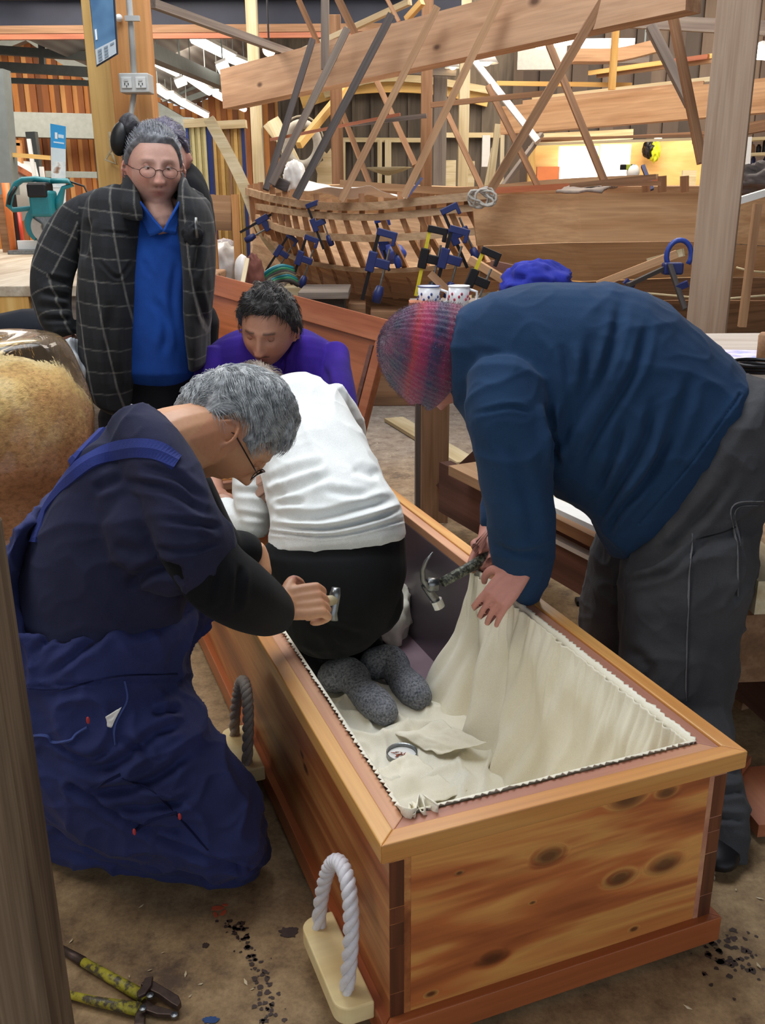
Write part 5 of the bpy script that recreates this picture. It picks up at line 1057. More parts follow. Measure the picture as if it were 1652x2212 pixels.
# ================================================================ FIGURE TOOLKIT
def sm01(x): x = np.clip(x, 0, 1); return x * x * (3 - 2 * x)
class Sculpt:
    """collects overlapping volumes, then fuses them into one continuous skin"""
    def __init__(s): s.v = []; s.f = []; s.ax = []
    def raw(s, v, f):
        n = len(s.v); s.v += [tuple(p) for p in v]; s.f += [tuple(i + n for i in q) for q in f]
    def tube(s, pts, n=18, step=5, ax=True):
        """pts: (Vector, radius) or (Vector, rx, rz, sidevector)"""
        q = [(p[0].x, p[0].y, p[0].z, p[1]) for p in pts]; q = cr(q, step); m = MB(); P = [Vector(a[:3]) for a in q]; r = [a[3] for a in q]
        d0 = (P[0] - P[1]).normalized(); d1 = (P[-1] - P[-2]).normalized()
        P = [P[0] + d0 * r[0] * .8, P[0] + d0 * r[0] * .5] + P + [P[-1] + d1 * r[-1] * .5, P[-1] + d1 * r[-1] * .8]; r = [r[0] * .35, r[0] * .8] + r + [r[-1] * .8, r[-1] * .35]
        m.tube(P, r, n); s.raw(m.v, m.f)
        if ax: s.ax.append(([tuple(p[0]) for p in pts], None))
    def loft(s, secs, n=28, step=5, ax=True, e=2.0, flat=False):
        """secs: (xl,yl,xr,yr,Y,thick[,Yr]) measured outline ends, distance, half thickness"""
        q = []
        for c in secs:
            L = PY(c[0], c[1], c[4]); R = PY(c[2], c[3], c[6] if len(c) > 6 else c[4]); q.append(tuple(L) + tuple(R) + (c[5],))
        q = cr(q, step); v = []; f = []; C = [(Vector(a[:3]) + Vector(a[3:6])) / 2 for a in q]; last = None
        rings = []
        for i, a in enumerate(q):
            H = (Vector(a[3:6]) - Vector(a[:3])) / 2; ax_ = (C[min(i + 1, len(C) - 1)] - C[max(i - 1, 0)]).normalized(); T = ax_.cross(H)
            if T.length < 1e-6: T = Vector((0, 1, 0))
            T = T.normalized() * a[6]; rings.append((C[i], H, T))
        if not flat:
            (c0, h0, t0), (c1, h1, t1) = rings[0], rings[-1]
            d0 = (C[0] - C[1]).normalized() * min(h0.length, t0.length); d1 = (C[-1] - C[-2]).normalized() * min(h1.length, t1.length)
            rings = [(c0 + d0 * .45, h0 * .45, t0 * .45), (c0 + d0 * .3, h0 * .78, t0 * .78)] + rings + [(c1 + d1 * .3, h1 * .78, t1 * .78), (c1 + d1 * .45, h1 * .45, t1 * .45)]
        for (c_, h, t) in rings:
            for k in range(n):
                a = 2 * math.pi * k / n; ca, sa = math.cos(a), math.sin(a); v.append(c_ + h * (math.copysign(abs(ca) ** (2 / e), ca)) + t * (math.copysign(abs(sa) ** (2 / e), sa)))
        m = len(rings)
        for i in range(m - 1): f += [(i * n + k, i * n + (k + 1) % n, (i + 1) * n + (k + 1) % n, (i + 1) * n + k) for k in range(n)]
        f += [tuple(range(n))[::-1], tuple((m - 1) * n + k for k in range(n))]; s.raw(v, f)
        if ax: s.ax.append(([tuple((Vector(PY(c[0], c[1], c[4])) + Vector(PY(c[2], c[3], c[4]))) / 2) for c in secs], None))
    def ball(s, c, r, M=None, n=14): m = MB().ball(c, r, n, M); s.raw(m.v, m.f)
    def build(s, name, mat, parent, voxel=.006, smooth=4, folds=(), wr=None, post=None, ridge=None):
        me = bpy.data.meshes.new(name); me.from_pydata(s.v, [], s.f); me.update()
        bm = bmesh.new(); bm.from_mesh(me); bmesh.ops.recalc_face_normals(bm, faces=bm.faces); bm.to_mesh(me); bm.free()
        o = bpy.data.objects.new(name + '_tmp', me); COL.objects.link(o)
        r = o.modifiers.new('r', 'REMESH'); r.mode = 'VOXEL'; r.voxel_size = voxel; r.adaptivity = 0
        if smooth: k = o.modifiers.new('s', 'SMOOTH'); k.factor = .5; k.iterations = smooth
        dg = bpy.context.evaluated_depsgraph_get(); dg.update(); m2 = bpy.data.meshes.new_from_object(o.evaluated_get(dg)); bpy.data.objects.remove(o); bpy.data.meshes.remove(me)
        nV = len(m2.vertices); co = np.empty(nV * 3); m2.vertices.foreach_get('co', co); co = co.reshape(-1, 3); nr = np.empty(nV * 3); m2.vertices.foreach_get('normal', nr); nr = nr.reshape(-1, 3)
        d = np.zeros(nV)
        if folds:
            px = PROJ(co); view = np.array([0, 0, CH]) - co; view /= np.linalg.norm(view, axis=1)[:, None]; face = np.clip((nr * view).sum(1) * 3, 0, 1)
            for fd in folds:
                pts, w, a = fd[0], fd[1], fd[2]; P = cr([tuple(p) for p in pts], 6) if len(pts) > 2 else [np.array(p, float) for p in pts]
                best = np.full(nV, 1e9); tt = np.zeros(nV); nS = len(P) - 1
                for i in range(nS):
                    A, B = np.array(P[i][:2]), np.array(P[i + 1][:2]); ab = B - A; t = np.clip(((px - A) @ ab) / (ab @ ab + 1e-9), 0, 1); dd = px - A - t[:, None] * ab; ds = np.hypot(dd[:, 0], dd[:, 1]); m = ds < best; best[m] = ds[m]; tt[m] = ((i + t) / nS)[m]
                taper = np.clip(np.minimum(tt, 1 - tt) * 5, 0, 1) if (len(fd) < 4) else 1
                g = np.exp(-(best / w) ** 2) - .45 * np.exp(-((best - 1.9 * w) / w) ** 2)
                d -= a * g * taper * face
        if wr:
            amp, sx, sy, sz, seed = wr
            d += np.array([amp * (mn.noise(Vector((c[0] * sx + seed, c[1] * sy, c[2] * sz))) + .4 * mn.noise(Vector((c[0] * sx * 2.3 + seed, c[1] * sy * 2.3, c[2] * sz * 2.3)))) for c in co])
        if ridge:
            amp, f, seed = ridge
            for i, c in enumerate(co):
                q = Vector((c[0] * f + seed, c[1] * f, c[2] * f * 1.15)); a = 1 - abs(mn.noise(q + .35 * Vector((mn.noise(q * .7), 0, mn.noise(q * .7 + Vector((5, 5, 5))))))) * 3.2; b = 1 - abs(mn.noise(q * 2.1 + Vector((9, 3, 1)))) * 3.2
                d[i] += amp * (max(0, a) ** 2 + .4 * max(0, b) ** 2 - .35)
        co = co + nr * d[:, None]
        m2.vertices.foreach_set('co', co.ravel()); m2.update()
        m2.polygons.foreach_set('use_smooth', [True] * len(m2.polygons)); m2.materials.clear(); m2.materials.append(mat); m2.name = name
        o = link(bpy.data.objects.new(name, m2), parent)
        if post: post(o, co, nr)
        return o
def setcol(o, c, name='Col'):
    a = o.data.color_attributes.new(name, 'FLOAT_COLOR', 'POINT'); a.data.foreach_set('color', np.asarray(c, np.float32).ravel())
def hframe(c, fwd, up, s=1.0):
    """head frame: +Y is where the face looks, +Z the crown"""
    f = Vector(fwd).normalized(); u = Vector(up); u = (u - f * u.dot(f)).normalized(); x = f.cross(u)
    M = Matrix((x, f, u)).transposed().to_4x4(); M = M @ Matrix.Scale(s, 4); M.translation = c; return M
def head_surface(D, P):
    """unit directions -> head points; P: dict of feature strengths"""
    x, y, z = D[:, 0], D[:, 1], D[:, 2]; g = lambda a, s: np.exp(-(a / s) ** 2)
    X = .076 * P.get('w', 1) * x; Z = .118 * z; Y = .098 * y
    low = sm01(-Z / .115); X = X * (1 - P.get('jawn', .30) * low ** 1.5); X = X * (1 + P.get('cheek', .05) * g(Z + .045, .035))
    back = np.where(y < 0, 1, 0); Y = np.where(back > 0, Y * (1 - .42 * low), Y * (1 - .06 * low)); Y = Y + np.where(y > 0, .006 * (1 - np.abs(x)) ** .5, 0)
    Z = Z + np.where(Z > 0, .004, 0)
    fr = sm01((y - .15) / .5)
    # plane the front of the face a little flatter
    Y = np.where(y > 0, np.sign(Y) * np.abs(Y) ** 1.0 * (1 - .05 * g(X, .03)), Y)
    Y = Y + fr * (P.get('brow', .0055) * g(Z - .026, .010) * g(np.abs(X) - .028, .026) - .0115 * P.get('sock', 1) * g(Z - .010, .0125) * g(np.abs(X) - .031, .0155) + .003 * g(Z - .010, .005) * g(np.abs(X) - .031, .012))
    nz = Z; sl = np.clip((.016 - nz) / .052, 0, 1)                      # 0 at the bridge, 1 at the tip
    nose = P.get('nose', 1) * (.007 + .021 * sl ** 1.2) * g(X, .0085 + .0065 * sl) * sm01((.028 - nz) / .016) * sm01((nz + .049) / .010)
    nose += .010 * g(np.abs(X) - .0125, .0065) * g(nz + .036, .008)
    Y = Y + fr * nose
    Y = Y + fr * (.006 * g(Z + .0600, .0048) * g(X, .021) + .0065 * g(Z + .0715, .0055) * g(X, .018) - .0045 * g(Z + .0655, .0022) * g(X, .024) - .004 * g(Z + .083, .006) * g(X, .022) + P.get('chin', .009) * g(Z + .101, .014) * g(X, .020))
    Y = Y - fr * (.0025 * g(X, .004) * g(Z + .051, .005)) - fr * .0022 * g(np.abs(X) - (.026 + .25 * np.clip(-.035 - Z, 0, .05)), .004) * g(Z + .052, .016)
    Y = Y + fr * P.get('cheekf', .004) * g(np.abs(X) - .040, .018) * g(Z + .022, .020)
    return np.stack([X, Y, Z], 1)
def dirs(nu, nv):
    a = np.linspace(0, math.pi, nv + 1)[1:-1]; b = np.linspace(0, 2 * math.pi, nu, endpoint=False); A, B = np.meshgrid(a, b, indexing='ij'); D = np.stack([np.sin(A) * np.sin(B), np.sin(A) * np.cos(B), np.cos(A)], -1).reshape(-1, 3)
    D = np.vstack([D, [[0, 0, 1], [0, 0, -1]]]); f = []; n = nv - 1; t = len(D) - 2
    for i in range(n - 1): f += [(i * nu + k, (i + 1) * nu + k, (i + 1) * nu + (k + 1) % nu, i * nu + (k + 1) % nu) for k in range(nu)]
    f += [(t, k, (k + 1) % nu) for k in range(nu)] + [(t + 1, (n - 1) * nu + (k + 1) % nu, (n - 1) * nu + k) for k in range(nu)]
    return D, f
def add_head(S, M, P):
    D, f = dirs(140, 110); V = head_surface(D, P); S.raw([M @ Vector(p) for p in V], f)
    for sx in (-1, 1):                                            # ears: rim, lobe and bowl
        k = P.get('ear', 1); c = Vector((sx * .075 * P.get('w', 1), -.008, -.006)); pts = []
        for a in np.linspace(-1.1, 3.9, 12): pts.append((M @ (c + Vector((sx * (.007 + .013 * max(0, -math.cos(a))) , -.001 - .016 * k * math.cos(a) - .004, .030 * k * math.sin(a))) ), .0042 * M.to_scale()[0]))
        S.tube(pts, 8, 2, ax=False); S.ball(M @ (c + Vector((sx * .001, -.004, 0))), (.010, .0155 * k, .026 * k), M.to_3x3().normalized()); S.ball(M @ (c + Vector((sx * .005, .006, -.027 * k))), .0065, None, 8)
def headcolor(co, M, base, P):
    """skin colour per vertex: lips, brows, ruddy cheeks and beard growth as the person has them"""
    Mi = np.array(M.inverted()); L = co @ Mi[:3, :3].T + Mi[:3, 3]; X, Y, Z = L.T; g = lambda a, s: np.exp(-(a / s) ** 2)
    n = len(co); c = np.tile(np.array(base[:3]), (n, 1)); F = ((Y > .03) & (np.abs(Z) < .13) & (np.abs(X) < .09)).astype(float)
    def mixc(c, col, w): w = np.clip(w, 0, 1)[:, None]; return c * (1 - w) + np.array(col[:3]) * w
    c = mixc(c, hx(P.get('ruddy', '#c0705c')), F * .45 * g(np.abs(X) - .04, .022) * g(Z + .025, .022) + F * .35 * g(X, .014) * g(Z + .030, .014) + .4 * ((np.abs(X) > .074) & (np.abs(Y) < .05) & (np.abs(Z) < .05)))
    c = mixc(c, hx('#a3504a'), F * .75 * g(X, .019) * (g(Z + .061, .0035) + g(Z + .0705, .0045))); c = mixc(c, hx('#5c2a26'), F * .8 * g(X, .022) * g(Z + .0655, .0016))
    c = mixc(c, hx(P.get('browc', '#8a6a5c')), F * P.get('browa', .6) * g(Z - (.030 - .10 * (np.abs(X) - .03) ** 1 * (np.abs(X) > .04)), P.get('browt', .0034)) * sm01((.052 - np.abs(X)) / .008) * sm01((np.abs(X) - .010) / .006))
    c = mixc(c, hx('#8a4c40'), F * .35 * g(Z - .008, .010) * g(np.abs(X) - .031, .016))
    c = mixc(c, hx('#542722'), F * .8 * g(np.abs(X) - .007, .0032) * g(Z + .0475, .003))
    if P.get('beard'):
        b = hx(P['beard']); c = mixc(c, b, F * .85 * g(Z + .0535, .0045) * sm01((.028 - np.abs(X)) / .008) + F * .8 * g(X, .013) * g(Z + .088, .013)); c = mixc(c, b, .28 * F * sm01((-Z - .045) / .02))
    return c
def eyes(M, par, lid=.45, col='#4a3a30', y0=.0835, skin=None):
    MW = plain('eye_white', '#d9d2cb', .15); MI = plain('iris', col, .1)
    for sx in (-1, 1):
        c = Vector((sx * .0305, y0 - .006, .0095)); e = MB().ball(c, .0118, 12).build('eye', MW, par, M, smooth=True); MB().ball(c + Vector((0, .0075, -.0025)), (.0056, .0048, .0056), 10).build('iris', MI, e, M, smooth=True)
        if lid < .3: MB().ball(c + Vector((0, .0004, .0)), (.0134, .0124, .0124), 12).build('eyelid', skin, par, M, smooth=True); continue
        MB().ball(c + Vector((0, -.0006, .0046)), (.0131, .0122, .0118), 12).build('eyelid', skin, par, M, smooth=True)
        MB().ball(c + Vector((0, -.0014, -.0086)), (.0125, .0115, .0100), 10).build('lower_eyelid', skin, par, M, smooth=True)
def curve_mesh(nm, cu, par, M):
    cu.bevel_resolution = 0; mat = cu.materials[0]; q = bpy.data.objects.new('tmp', cu); COL.objects.link(q); dg = bpy.context.evaluated_depsgraph_get(); dg.update()
    me = bpy.data.meshes.new_from_object(q.evaluated_get(dg)); bpy.data.objects.remove(q); me.materials.clear(); me.materials.append(mat); me.name = nm
    return link(bpy.data.objects.new(nm, me), par, M)
from mathutils.bvhtree import BVHTree
def tuck(body, clothes, keep):
    """keep the skin under the clothing: wherever the body would break through a garment it is drawn in below it"""
    Wb = BASE[body.name]; me = body.data; n = len(me.vertices); co = np.empty(n * 3); me.vertices.foreach_get('co', co); co = co.reshape(-1, 3); ok = np.ones(n, bool)
    for c, r in keep: ok &= np.linalg.norm(co - np.array(c), axis=1) > r
    trees = [BVHTree.FromPolygons([v.co for v in c.data.vertices], [tuple(p.vertices) for p in c.data.polygons]) for c in clothes]
    def inside(t, p):
        k = 0; o = p.copy(); d = Vector((.0313, .0171, 1)).normalized()
        while k < 12:
            h = t.ray_cast(o, d)
            if h[0] is None: break
            k += 1; o = h[0] + d * 1e-5
        return k % 2 == 1
    for it in range(2):
        for i in np.where(ok)[0]:
            p = Vector(co[i]); best = None; fine = False
            for t in trees:
                h = t.find_nearest(p, .15)
                if h[0] is None: continue
                if inside(t, p):
                    if h[3] > .005: fine = True; break
                if best is None or h[3] < best[3]: best = h
            if not fine and best is not None: co[i] = best[0] - best[1] * .010
    me.vertices.foreach_set('co', co.ravel()); me.update()
def hair(M, par, P, light, dark, thick=.012, line=None, strands=2600, slen=.03, seed=1, sr=.0009, messy=.5, lumps=.004, sweep=(0, -.5, -.3), name='hair', shell=True):
    line = line or ([-.1, -.05, 0, .035, .06, .1], [-.085, -.05, .0, .035, .060, .062])
    D, f = dirs(150, 120); V = head_surface(D, dict(P, nose=0)); zm = np.interp(V[:, 1], line[0], line[1]); w = sm01((V[:, 2] - zm) / .024)
    nz = np.array([mn.noise(Vector(d * 4.5) + Vector((seed, 0, 0))) + .6 * mn.noise(Vector((d[0] * 12, d[1] * 12, d[2] * 5)) + Vector((0, seed, 0))) for d in D])
    k = w * (thick + lumps * nz) - (1 - w) * .008; V2 = V + D * k[:, None]
    m = NT('hair_' + name); st = m.noise(m.map((1, 1, 1)), 14, 4, .6, 1.5); s2 = m.noise(m.map((160, 160, 26)), 1.0, 3, .7, 1.0)
    m.col(m.mix(.55, m.ramp(st, [(.35, hx(dark)), (.65, hx(light))]), m.ramp(s2, [(.35, (.35, .35, .36, 1)), (.65, (1, 1, 1, 1))]), 'MULTIPLY')); m.bump(s2, .8, .003); HM = m.set(Roughness=.55, Sheen_Weight=.2)
    o = mobj(name, V2, f, HM, par, M, smooth=True)
    if strands:
        rr = random.Random(seed); cu = bpy.data.curves.new('hair_strands', 'CURVE'); cu.dimensions = '3D'; cu.bevel_depth = sr; cu.bevel_resolution = 0; idx = np.where(w > .3)[0]
        sw = Vector(sweep)
        for q in range(strands):
            i = idx[rr.randrange(len(idx))]; p = Vector(V2[i]); d = Vector(D[i]); fl = sw - d * sw.dot(d) * 1.0
            t = (fl + Vector((mn.noise(p * 22 + Vector((seed, 0, 0))), mn.noise(p * 22 + Vector((0, seed, 5))), mn.noise(p * 22 + Vector((9, 0, seed))))) * messy * 1.6)
            t = (t - d * t.dot(d)).normalized(); L = slen * rr.uniform(.6, 1.2); sp = cu.splines.new('POLY'); sp.points.add(3); up = rr.uniform(.10, .30)
            for k_ in range(4):
                s_ = k_ / 3; pp = p - d * .003 + t * L * s_ + d * (L * up * math.sin(s_ * 2.4)) - Vector(d) * L * .10 * s_ * s_; sp.points[k_].co = (*pp, 1); sp.points[k_].radius = 1 - .75 * s_
        n2 = NT('strand_' + name); cc = n2.noise(n2.map((1, 1, 1)), 60, 3, .6); n2.col(n2.ramp(cc, [(.35, hx(dark)), (.6, hx(light))])); cu.materials.append(n2.set(Roughness=.45))
        curve_mesh('hair_strands', cu, par, M)
    return o
def hand(S, W, d, n, side, L=.185, curl=(.5, .6, .7, .8), thumb=.6, spread=.12, k=1.0, fr=1.0):
    """wrist point W, direction d of the fingers, n = palm normal (curl side), side = towards the thumb"""
    d = Vector(d).normalized(); n = Vector(n); n = (n - d * n.dot(d)).normalized(); sd = n.cross(d) * (1 if n.cross(d).dot(Vector(side)) > 0 else -1)
    u = L / .185
    for j, o in enumerate((-.027, -.009, .009, .027)): S.tube([(W + sd * o * .7 * u, .013 * u), (W + d * .05 * u + sd * o * u, .0125 * u), (W + d * .088 * u + sd * o * 1.05 * u, .0115 * u)], 10, 3, ax=False)
    lens = (.030, .042, .046, .043)
    for j in range(4):                                   # little .. index
        o = (-.030, -.010, .010, .030)[j] * u; p = W + d * .088 * u + sd * o; dr = (d + sd * spread * (o / u) * 30 * .3).normalized(); pts = [(p, .0100 * u * fr)]; a = 0; l = lens[j] * u
        for q in range(3):
            a += curl[j] * (1.0, 1.15, .8)[q]; v = dr * math.cos(a) + n * math.sin(a); p = p + v * l * (1.0, .72, .55)[q]; pts.append((p, (.0092, .0084, .0074)[q] * u * fr))
        S.tube(pts, 10, 3, ax=False)
    p = W + d * .022 * u + sd * .024 * u; v1 = (d * .55 + sd * .8 + n * .35).normalized(); v2 = (d * .8 + sd * .25 + n * thumb).normalized(); v3 = (d * .7 - sd * .1 + n * thumb * 1.3).normalized()
    S.tube([(p, .015 * u), (p + v1 * .042 * u, .0115 * u), (p + v1 * .042 * u + v2 * .033 * u, .0100 * u), (p + v1 * .042 * u + v2 * .033 * u + v3 * .026 * u, .0082 * u)], 10, 3, ax=False)
MSKIN = vcol('skin', .5, 120, .12, 0, .12, .12)
def skinpost(M, base, P):
    def f(o, co, nr):
        c = headcolor(co, M, hx(base), P); n = len(co); setcol(o, np.hstack([c, np.ones((n, 1))]))
    return f
def spectacles(M, par, mat, r=(.0245, .018), zc=.004, y=.108, lens=True, temple=-.07, w=.034, legs=True):
    t = None; m = MB(); gl = NT('lens'); gl = gl.set(Roughness=.02, Transmission_Weight=1.0, IOR=1.1, Base_Color=(1, 1, 1, 1))
    pr = None
    for sx in (-1, 1):
        pts = [Vector((sx * w + r[0] * math.cos(a), y - .010 * abs(math.cos(a)) * (1 if math.cos(a) * sx > 0 else .2), zc + r[1] * math.sin(a) * (1.05 if math.sin(a) < 0 else .85))) for a in [k * math.pi / 14 for k in range(28)]]
        fr = MB().tube(pts, .0012, 6, close=True).build('spectacle_frame' if pr is None else 'frame_rim', mat, par if pr is None else pr, M, smooth=True)
        if pr is None: pr = fr
        n = len(pts); MB().add(pts + [p + Vector((0, .0012, 0)) for p in pts], [tuple(range(n)), tuple(range(n, 2 * n))[::-1]]).build('lens', gl, pr, M)
        if legs: MB().tube([Vector((sx * (w + r[0]), y - .010, zc + .004)), Vector((sx * .076, y - .03, zc + .008)), Vector((sx * .083, .0, zc + .016)), Vector((sx * .081, -.018, zc + .004))], .0014, 6).build('temple_arm', mat, pr, M, smooth=True)
    MB().tube([Vector((-w + r[0], y, zc + .004)), Vector((0, y + .004, zc + .008)), Vector((w - r[0], y, zc + .004))], .0013, 6).build('bridge', mat, pr, M, smooth=True)
    return pr
# ================================================================ ONLOOKER IN THE PLAID JACKET
SK1 = '#c79a8a'
wom = thing('person', PY(340, 1227, 3.2).xy.to_3d(), 'standing person with grey pinned-up hair, glasses and a dark plaid jacket over blue', 'person')
HM = hframe(PY(332, 366, 3.15), (.36, -.92, -.06), (.04, 0, 1), 1.0); HP = dict(w=1.04, cheek=.10, jawn=.22, nose=.95, ruddy='#c0705f', browc='#8d6a5e')
B = Sculpt(); add_head(B, HM, HP)
B.tube([(PY(333, 400, 3.2), .055), (PY(342, 460, 3.2), .060), (PY(345, 500, 3.22), .075)])
B.loft([(250, 450, 430, 450, 3.22, .06), (235, 520, 432, 520, 3.2, .09), (240, 640, 430, 640, 3.2, .10), (240, 780, 430, 780, 3.2, .11), (235, 870, 425, 870, 3.2, .12)])
B.tube([(PY(340, 440, 3.15), .048), (PY(347, 474, 3.125), .048), (PY(349, 482, 3.12), .044)])
B.tube([(PY(185, 440, 3.2), .05), (PY(112, 590, 3.2), .042), (PY(136, 700, 3.1), .03), (PY(140, 716, 3.06), .028)]); hand(B, PY(140, 712, 3.08), (.12, -.35, -.9), (.8, -.5, 0), (1, 0, 0), .17, (.9, 1.0, 1.0, .9))
B.tube([(PY(425, 445, 3.22), .048), (PY(446, 590, 3.25), .04), (PY(430, 690, 3.2), .028)])
for sx, fx in ((270, 268), (390, 392)): B.tube([(PY(sx, 860, 3.2), .085), (PY(fx, 1040, 3.2), .06), (PY(fx, 1180, 3.2), .045), (PZ(fx, 1220, .04), .045)])
bw = B.build('body', MSKIN, wom, .0042, 2, post=skinpost(B, SK1, HP) if False else skinpost(HM, SK1, HP))
MSK1 = plain('skin_tone', '#c08a7a', .5, var=.05)
eyes(HM, wom, .45, '#5a4234', .0845, MSK1)
hair(HM, wom, HP, '#8f9096', '#45464e', .012, ([-.1, -.05, 0, .035, .055, .1], [-.07, -.05, -.005, .045, .066, .070]), 5500, .045, 3, .0010, .25, .003, (0, -1, .35))
D_ = MB().ball(Vector((.062, -.035, .118)), (.036, .045, .042), 16); v = [p + Vector((0, 0, 0)) * 0 + p.normalized() * .012 * mn.noise(p * 40) for p in D_.v]
mobj('hair_bun', v, D_.f, plain('dark_hair', '#26242b', .6, var=.4, scale=80, bump=.8), wom, HM, smooth=True)
m = MB().ball(Vector((.094, -.03, .085)), (.030, .04, .052), 12, Matrix.Rotation(-.2, 3, 'Y')); m.build('hair_claw', plain('black_clip', '#0d0c0f', .5), wom, HM, smooth=True)
spectacles(HM, wom, plain('thin_metal', '#6d5148', .3, .7), (.0235, .0165), -.004, .106)
MBLS = cloth('blue_polo', '#1d4fa8', '#153c86', .9, 450, .3)
S = Sculpt(); S.loft([(262, 476, 425, 474, 3.24, .055), (240, 500, 440, 498, 3.21, .095), (226, 580, 442, 575, 3.19, .118), (232, 690, 436, 690, 3.18, .13), (236, 792, 436, 797, 3.18, .135)], flat=False, e=2.2)
cw1 = S.build('polo_shirt', MBLS, wom, .005, 3, folds=[([(330, 640), (360, 700), (352, 770)], 9, .006), ([(380, 560), (372, 660), (390, 760)], 8, .006), ([(310, 560), (325, 600)], 6, .004)], wr=(.004, 9, 9, 4, 2))
def quad(nm, pts, mat, par, th=.006, amp=.003):
    o = sheet(nm, pts, mat, None, None, amp, 10, th, par); return o
quad('shirt_collar', [PY(288, 428, 3.10), PY(300, 438, 3.06), PY(352, 500, 3.045), PY(322, 512, 3.07)], MBLS, wom, .008, .001)
quad('shirt_collar', [PY(392, 425, 3.11), PY(384, 436, 3.07), PY(350, 500, 3.045), PY(378, 508, 3.07)], MBLS, wom, .008, .001)
MTR1 = cloth('black_trousers', '#17181f', '#101116', .9, 500, .2)
S = Sculpt(); S.loft([(232, 785, 438, 785, 3.2, .12), (222, 860, 436, 860, 3.2, .13), (225, 930, 432, 930, 3.2, .13)]);
for sx, fx in ((272, 268), (390, 392)): S.tube([(PY(sx, 900, 3.2), .095), (PY(fx, 1040, 3.2), .075), (PY(fx, 1180, 3.2), .062)])
cw2 = S.build('trousers', MTR1, wom, .008, 3)
for fx in (268, 392):
    q = PZ(fx, 1222, 0); MB().ball((q.x, q.y - .06, .035), (.045, .12, .04), 12).build('shoe', M_['black'], wom, smooth=True)
# jacket
def plaid_col(co, arm=()):
    n = len(co); U = co[:, 0] + .10 * co[:, 2]; V = co[:, 2] + .12 * co[:, 0]
    px = PROJ(co)
    for (P0, P1, P2, xmax) in arm:
        A = np.array([P0, P1, P2]); best = np.full(n, 1e9); S_ = np.zeros(n); acc = 0; R = np.zeros(n)
        for i in range(2):
            a, b = A[i], A[i + 1]; ab = b - a; L = np.linalg.norm(ab); t = np.clip(((co - a) @ ab) / L ** 2, 0, 1); q = co - a - t[:, None] * ab; d = np.linalg.norm(q, axis=1); m = d < best; best[m] = d[m]; S_[m] = (acc + t * L)[m]; side = np.cross(ab / L, [0, 1, 0]); R[m] = (q @ side)[m]; acc += L
        m = (px[:, 0] < xmax) & (best < .10); U[m] = R[m] + .018; V[m] = S_[m]
    f = lambda x, p, o=0: np.abs(((x + o) / p) % 1 - .5) * p
    lu, lv = f(U, .074), f(V, .070); c = np.tile(np.array(hx('#212226')[:3]), (n, 1))
    bu, bv = (((U / .074) % 1) > .45), (((V / .070) % 1) > .5); c[bu] *= .70; c[bv] *= .72; wob = .8 + .4 * np.array([mn.noise(Vector(p) * 60) for p in co])
    for l, w, k in ((lu, .0026, .42), (lv, .0021, .32)): g = np.clip(np.exp(-(l / w) ** 4) * k * wob, 0, 1)[:, None]; c = c * (1 - g) + np.array(hx('#a7a49c')[:3]) * g
    return c
MPLD = vcol('plaid_flannel', .95, 260, .35, .04, .3)
arm = (np.array(PY(180, 440, 3.15)), np.array(PY(108, 600, 3.12)), np.array(PY(138, 715, 3.05)), 168)
def pldpost(o, co, nr): setcol(o, np.hstack([plaid_col(co, [arm]), np.ones((len(co), 1))]))
J = Sculpt()
J.loft([(232, 408, 292, 425, 3.17, .07), (190, 440, 303, 452, 3.16, .115), (178, 540, 311, 545, 3.14, .14), (172, 640, 305, 640, 3.12, .15), (172, 740, 299, 745, 3.11, .155), (183, 815, 292, 850, 3.11, .155), (205, 850, 289, 878, 3.11, .15)], flat=False)
J.loft([(386, 415, 428, 420, 3.18, .06), (384, 460, 458, 465, 3.16, .11), (395, 540, 463, 530, 3.14, .135), (400, 620, 461, 605, 3.13, .14), (402, 700, 452, 690, 3.12, .14), (414, 790, 448, 780, 3.12, .13)], flat=False)
J.loft([(215, 420, 440, 420, 3.28, .07), (185, 520, 455, 520, 3.27, .10), (180, 700, 450, 700, 3.26, .11), (195, 820, 446, 820, 3.26, .11)])
J.loft([(205, 408, 245, 470, 3.2, .085), (142, 440, 215, 500, 3.17, .072), (100, 488, 184, 545, 3.15, .066), (70, 560, 162, 588, 3.12, .064), (66, 630, 153, 640, 3.1, .060), (84, 694, 158, 690, 3.07, .052), (108, 724, 160, 712, 3.06, .047)])
J.loft([(408, 425, 452, 440, 3.2, .07), (432, 500, 464, 505, 3.2, .065), (430, 600, 460, 600, 3.18, .06), (420, 690, 450, 690, 3.14, .05)])
J.loft([(268, 372, 312, 378, 3.26, .03), (262, 400, 300, 412, 3.14, .05), (262, 440, 306, 446, 3.07, .03), (268, 470, 308, 474, 3.05, .012)])
J.loft([(380, 388, 402, 392, 3.24, .03), (384, 420, 414, 420, 3.12, .04), (388, 455, 425, 460, 3.06, .02), (392, 480, 430, 480, 3.05, .012)])
cw3 = J.build('plaid_jacket', MPLD, wom, .0042, 3, folds=[([(100, 600), (150, 612)], 6, .008), ([(85, 630), (150, 645)], 6, .009), ([(80, 660), (150, 668)], 6, .008), ([(90, 690), (156, 690)], 5, .007), ([(190, 470), (178, 560)], 9, .014), ([(215, 500), (290, 505)], 3, .003), ([(210, 560), (255, 600), (290, 560)], 4, .004), ([(240, 650), (236, 760), (248, 840)], 10, .008), ([(440, 500), (420, 600)], 7, .010), ([(425, 620), (445, 700)], 6, .008)], wr=(.006, 10, 10, 6, 5), post=pldpost)
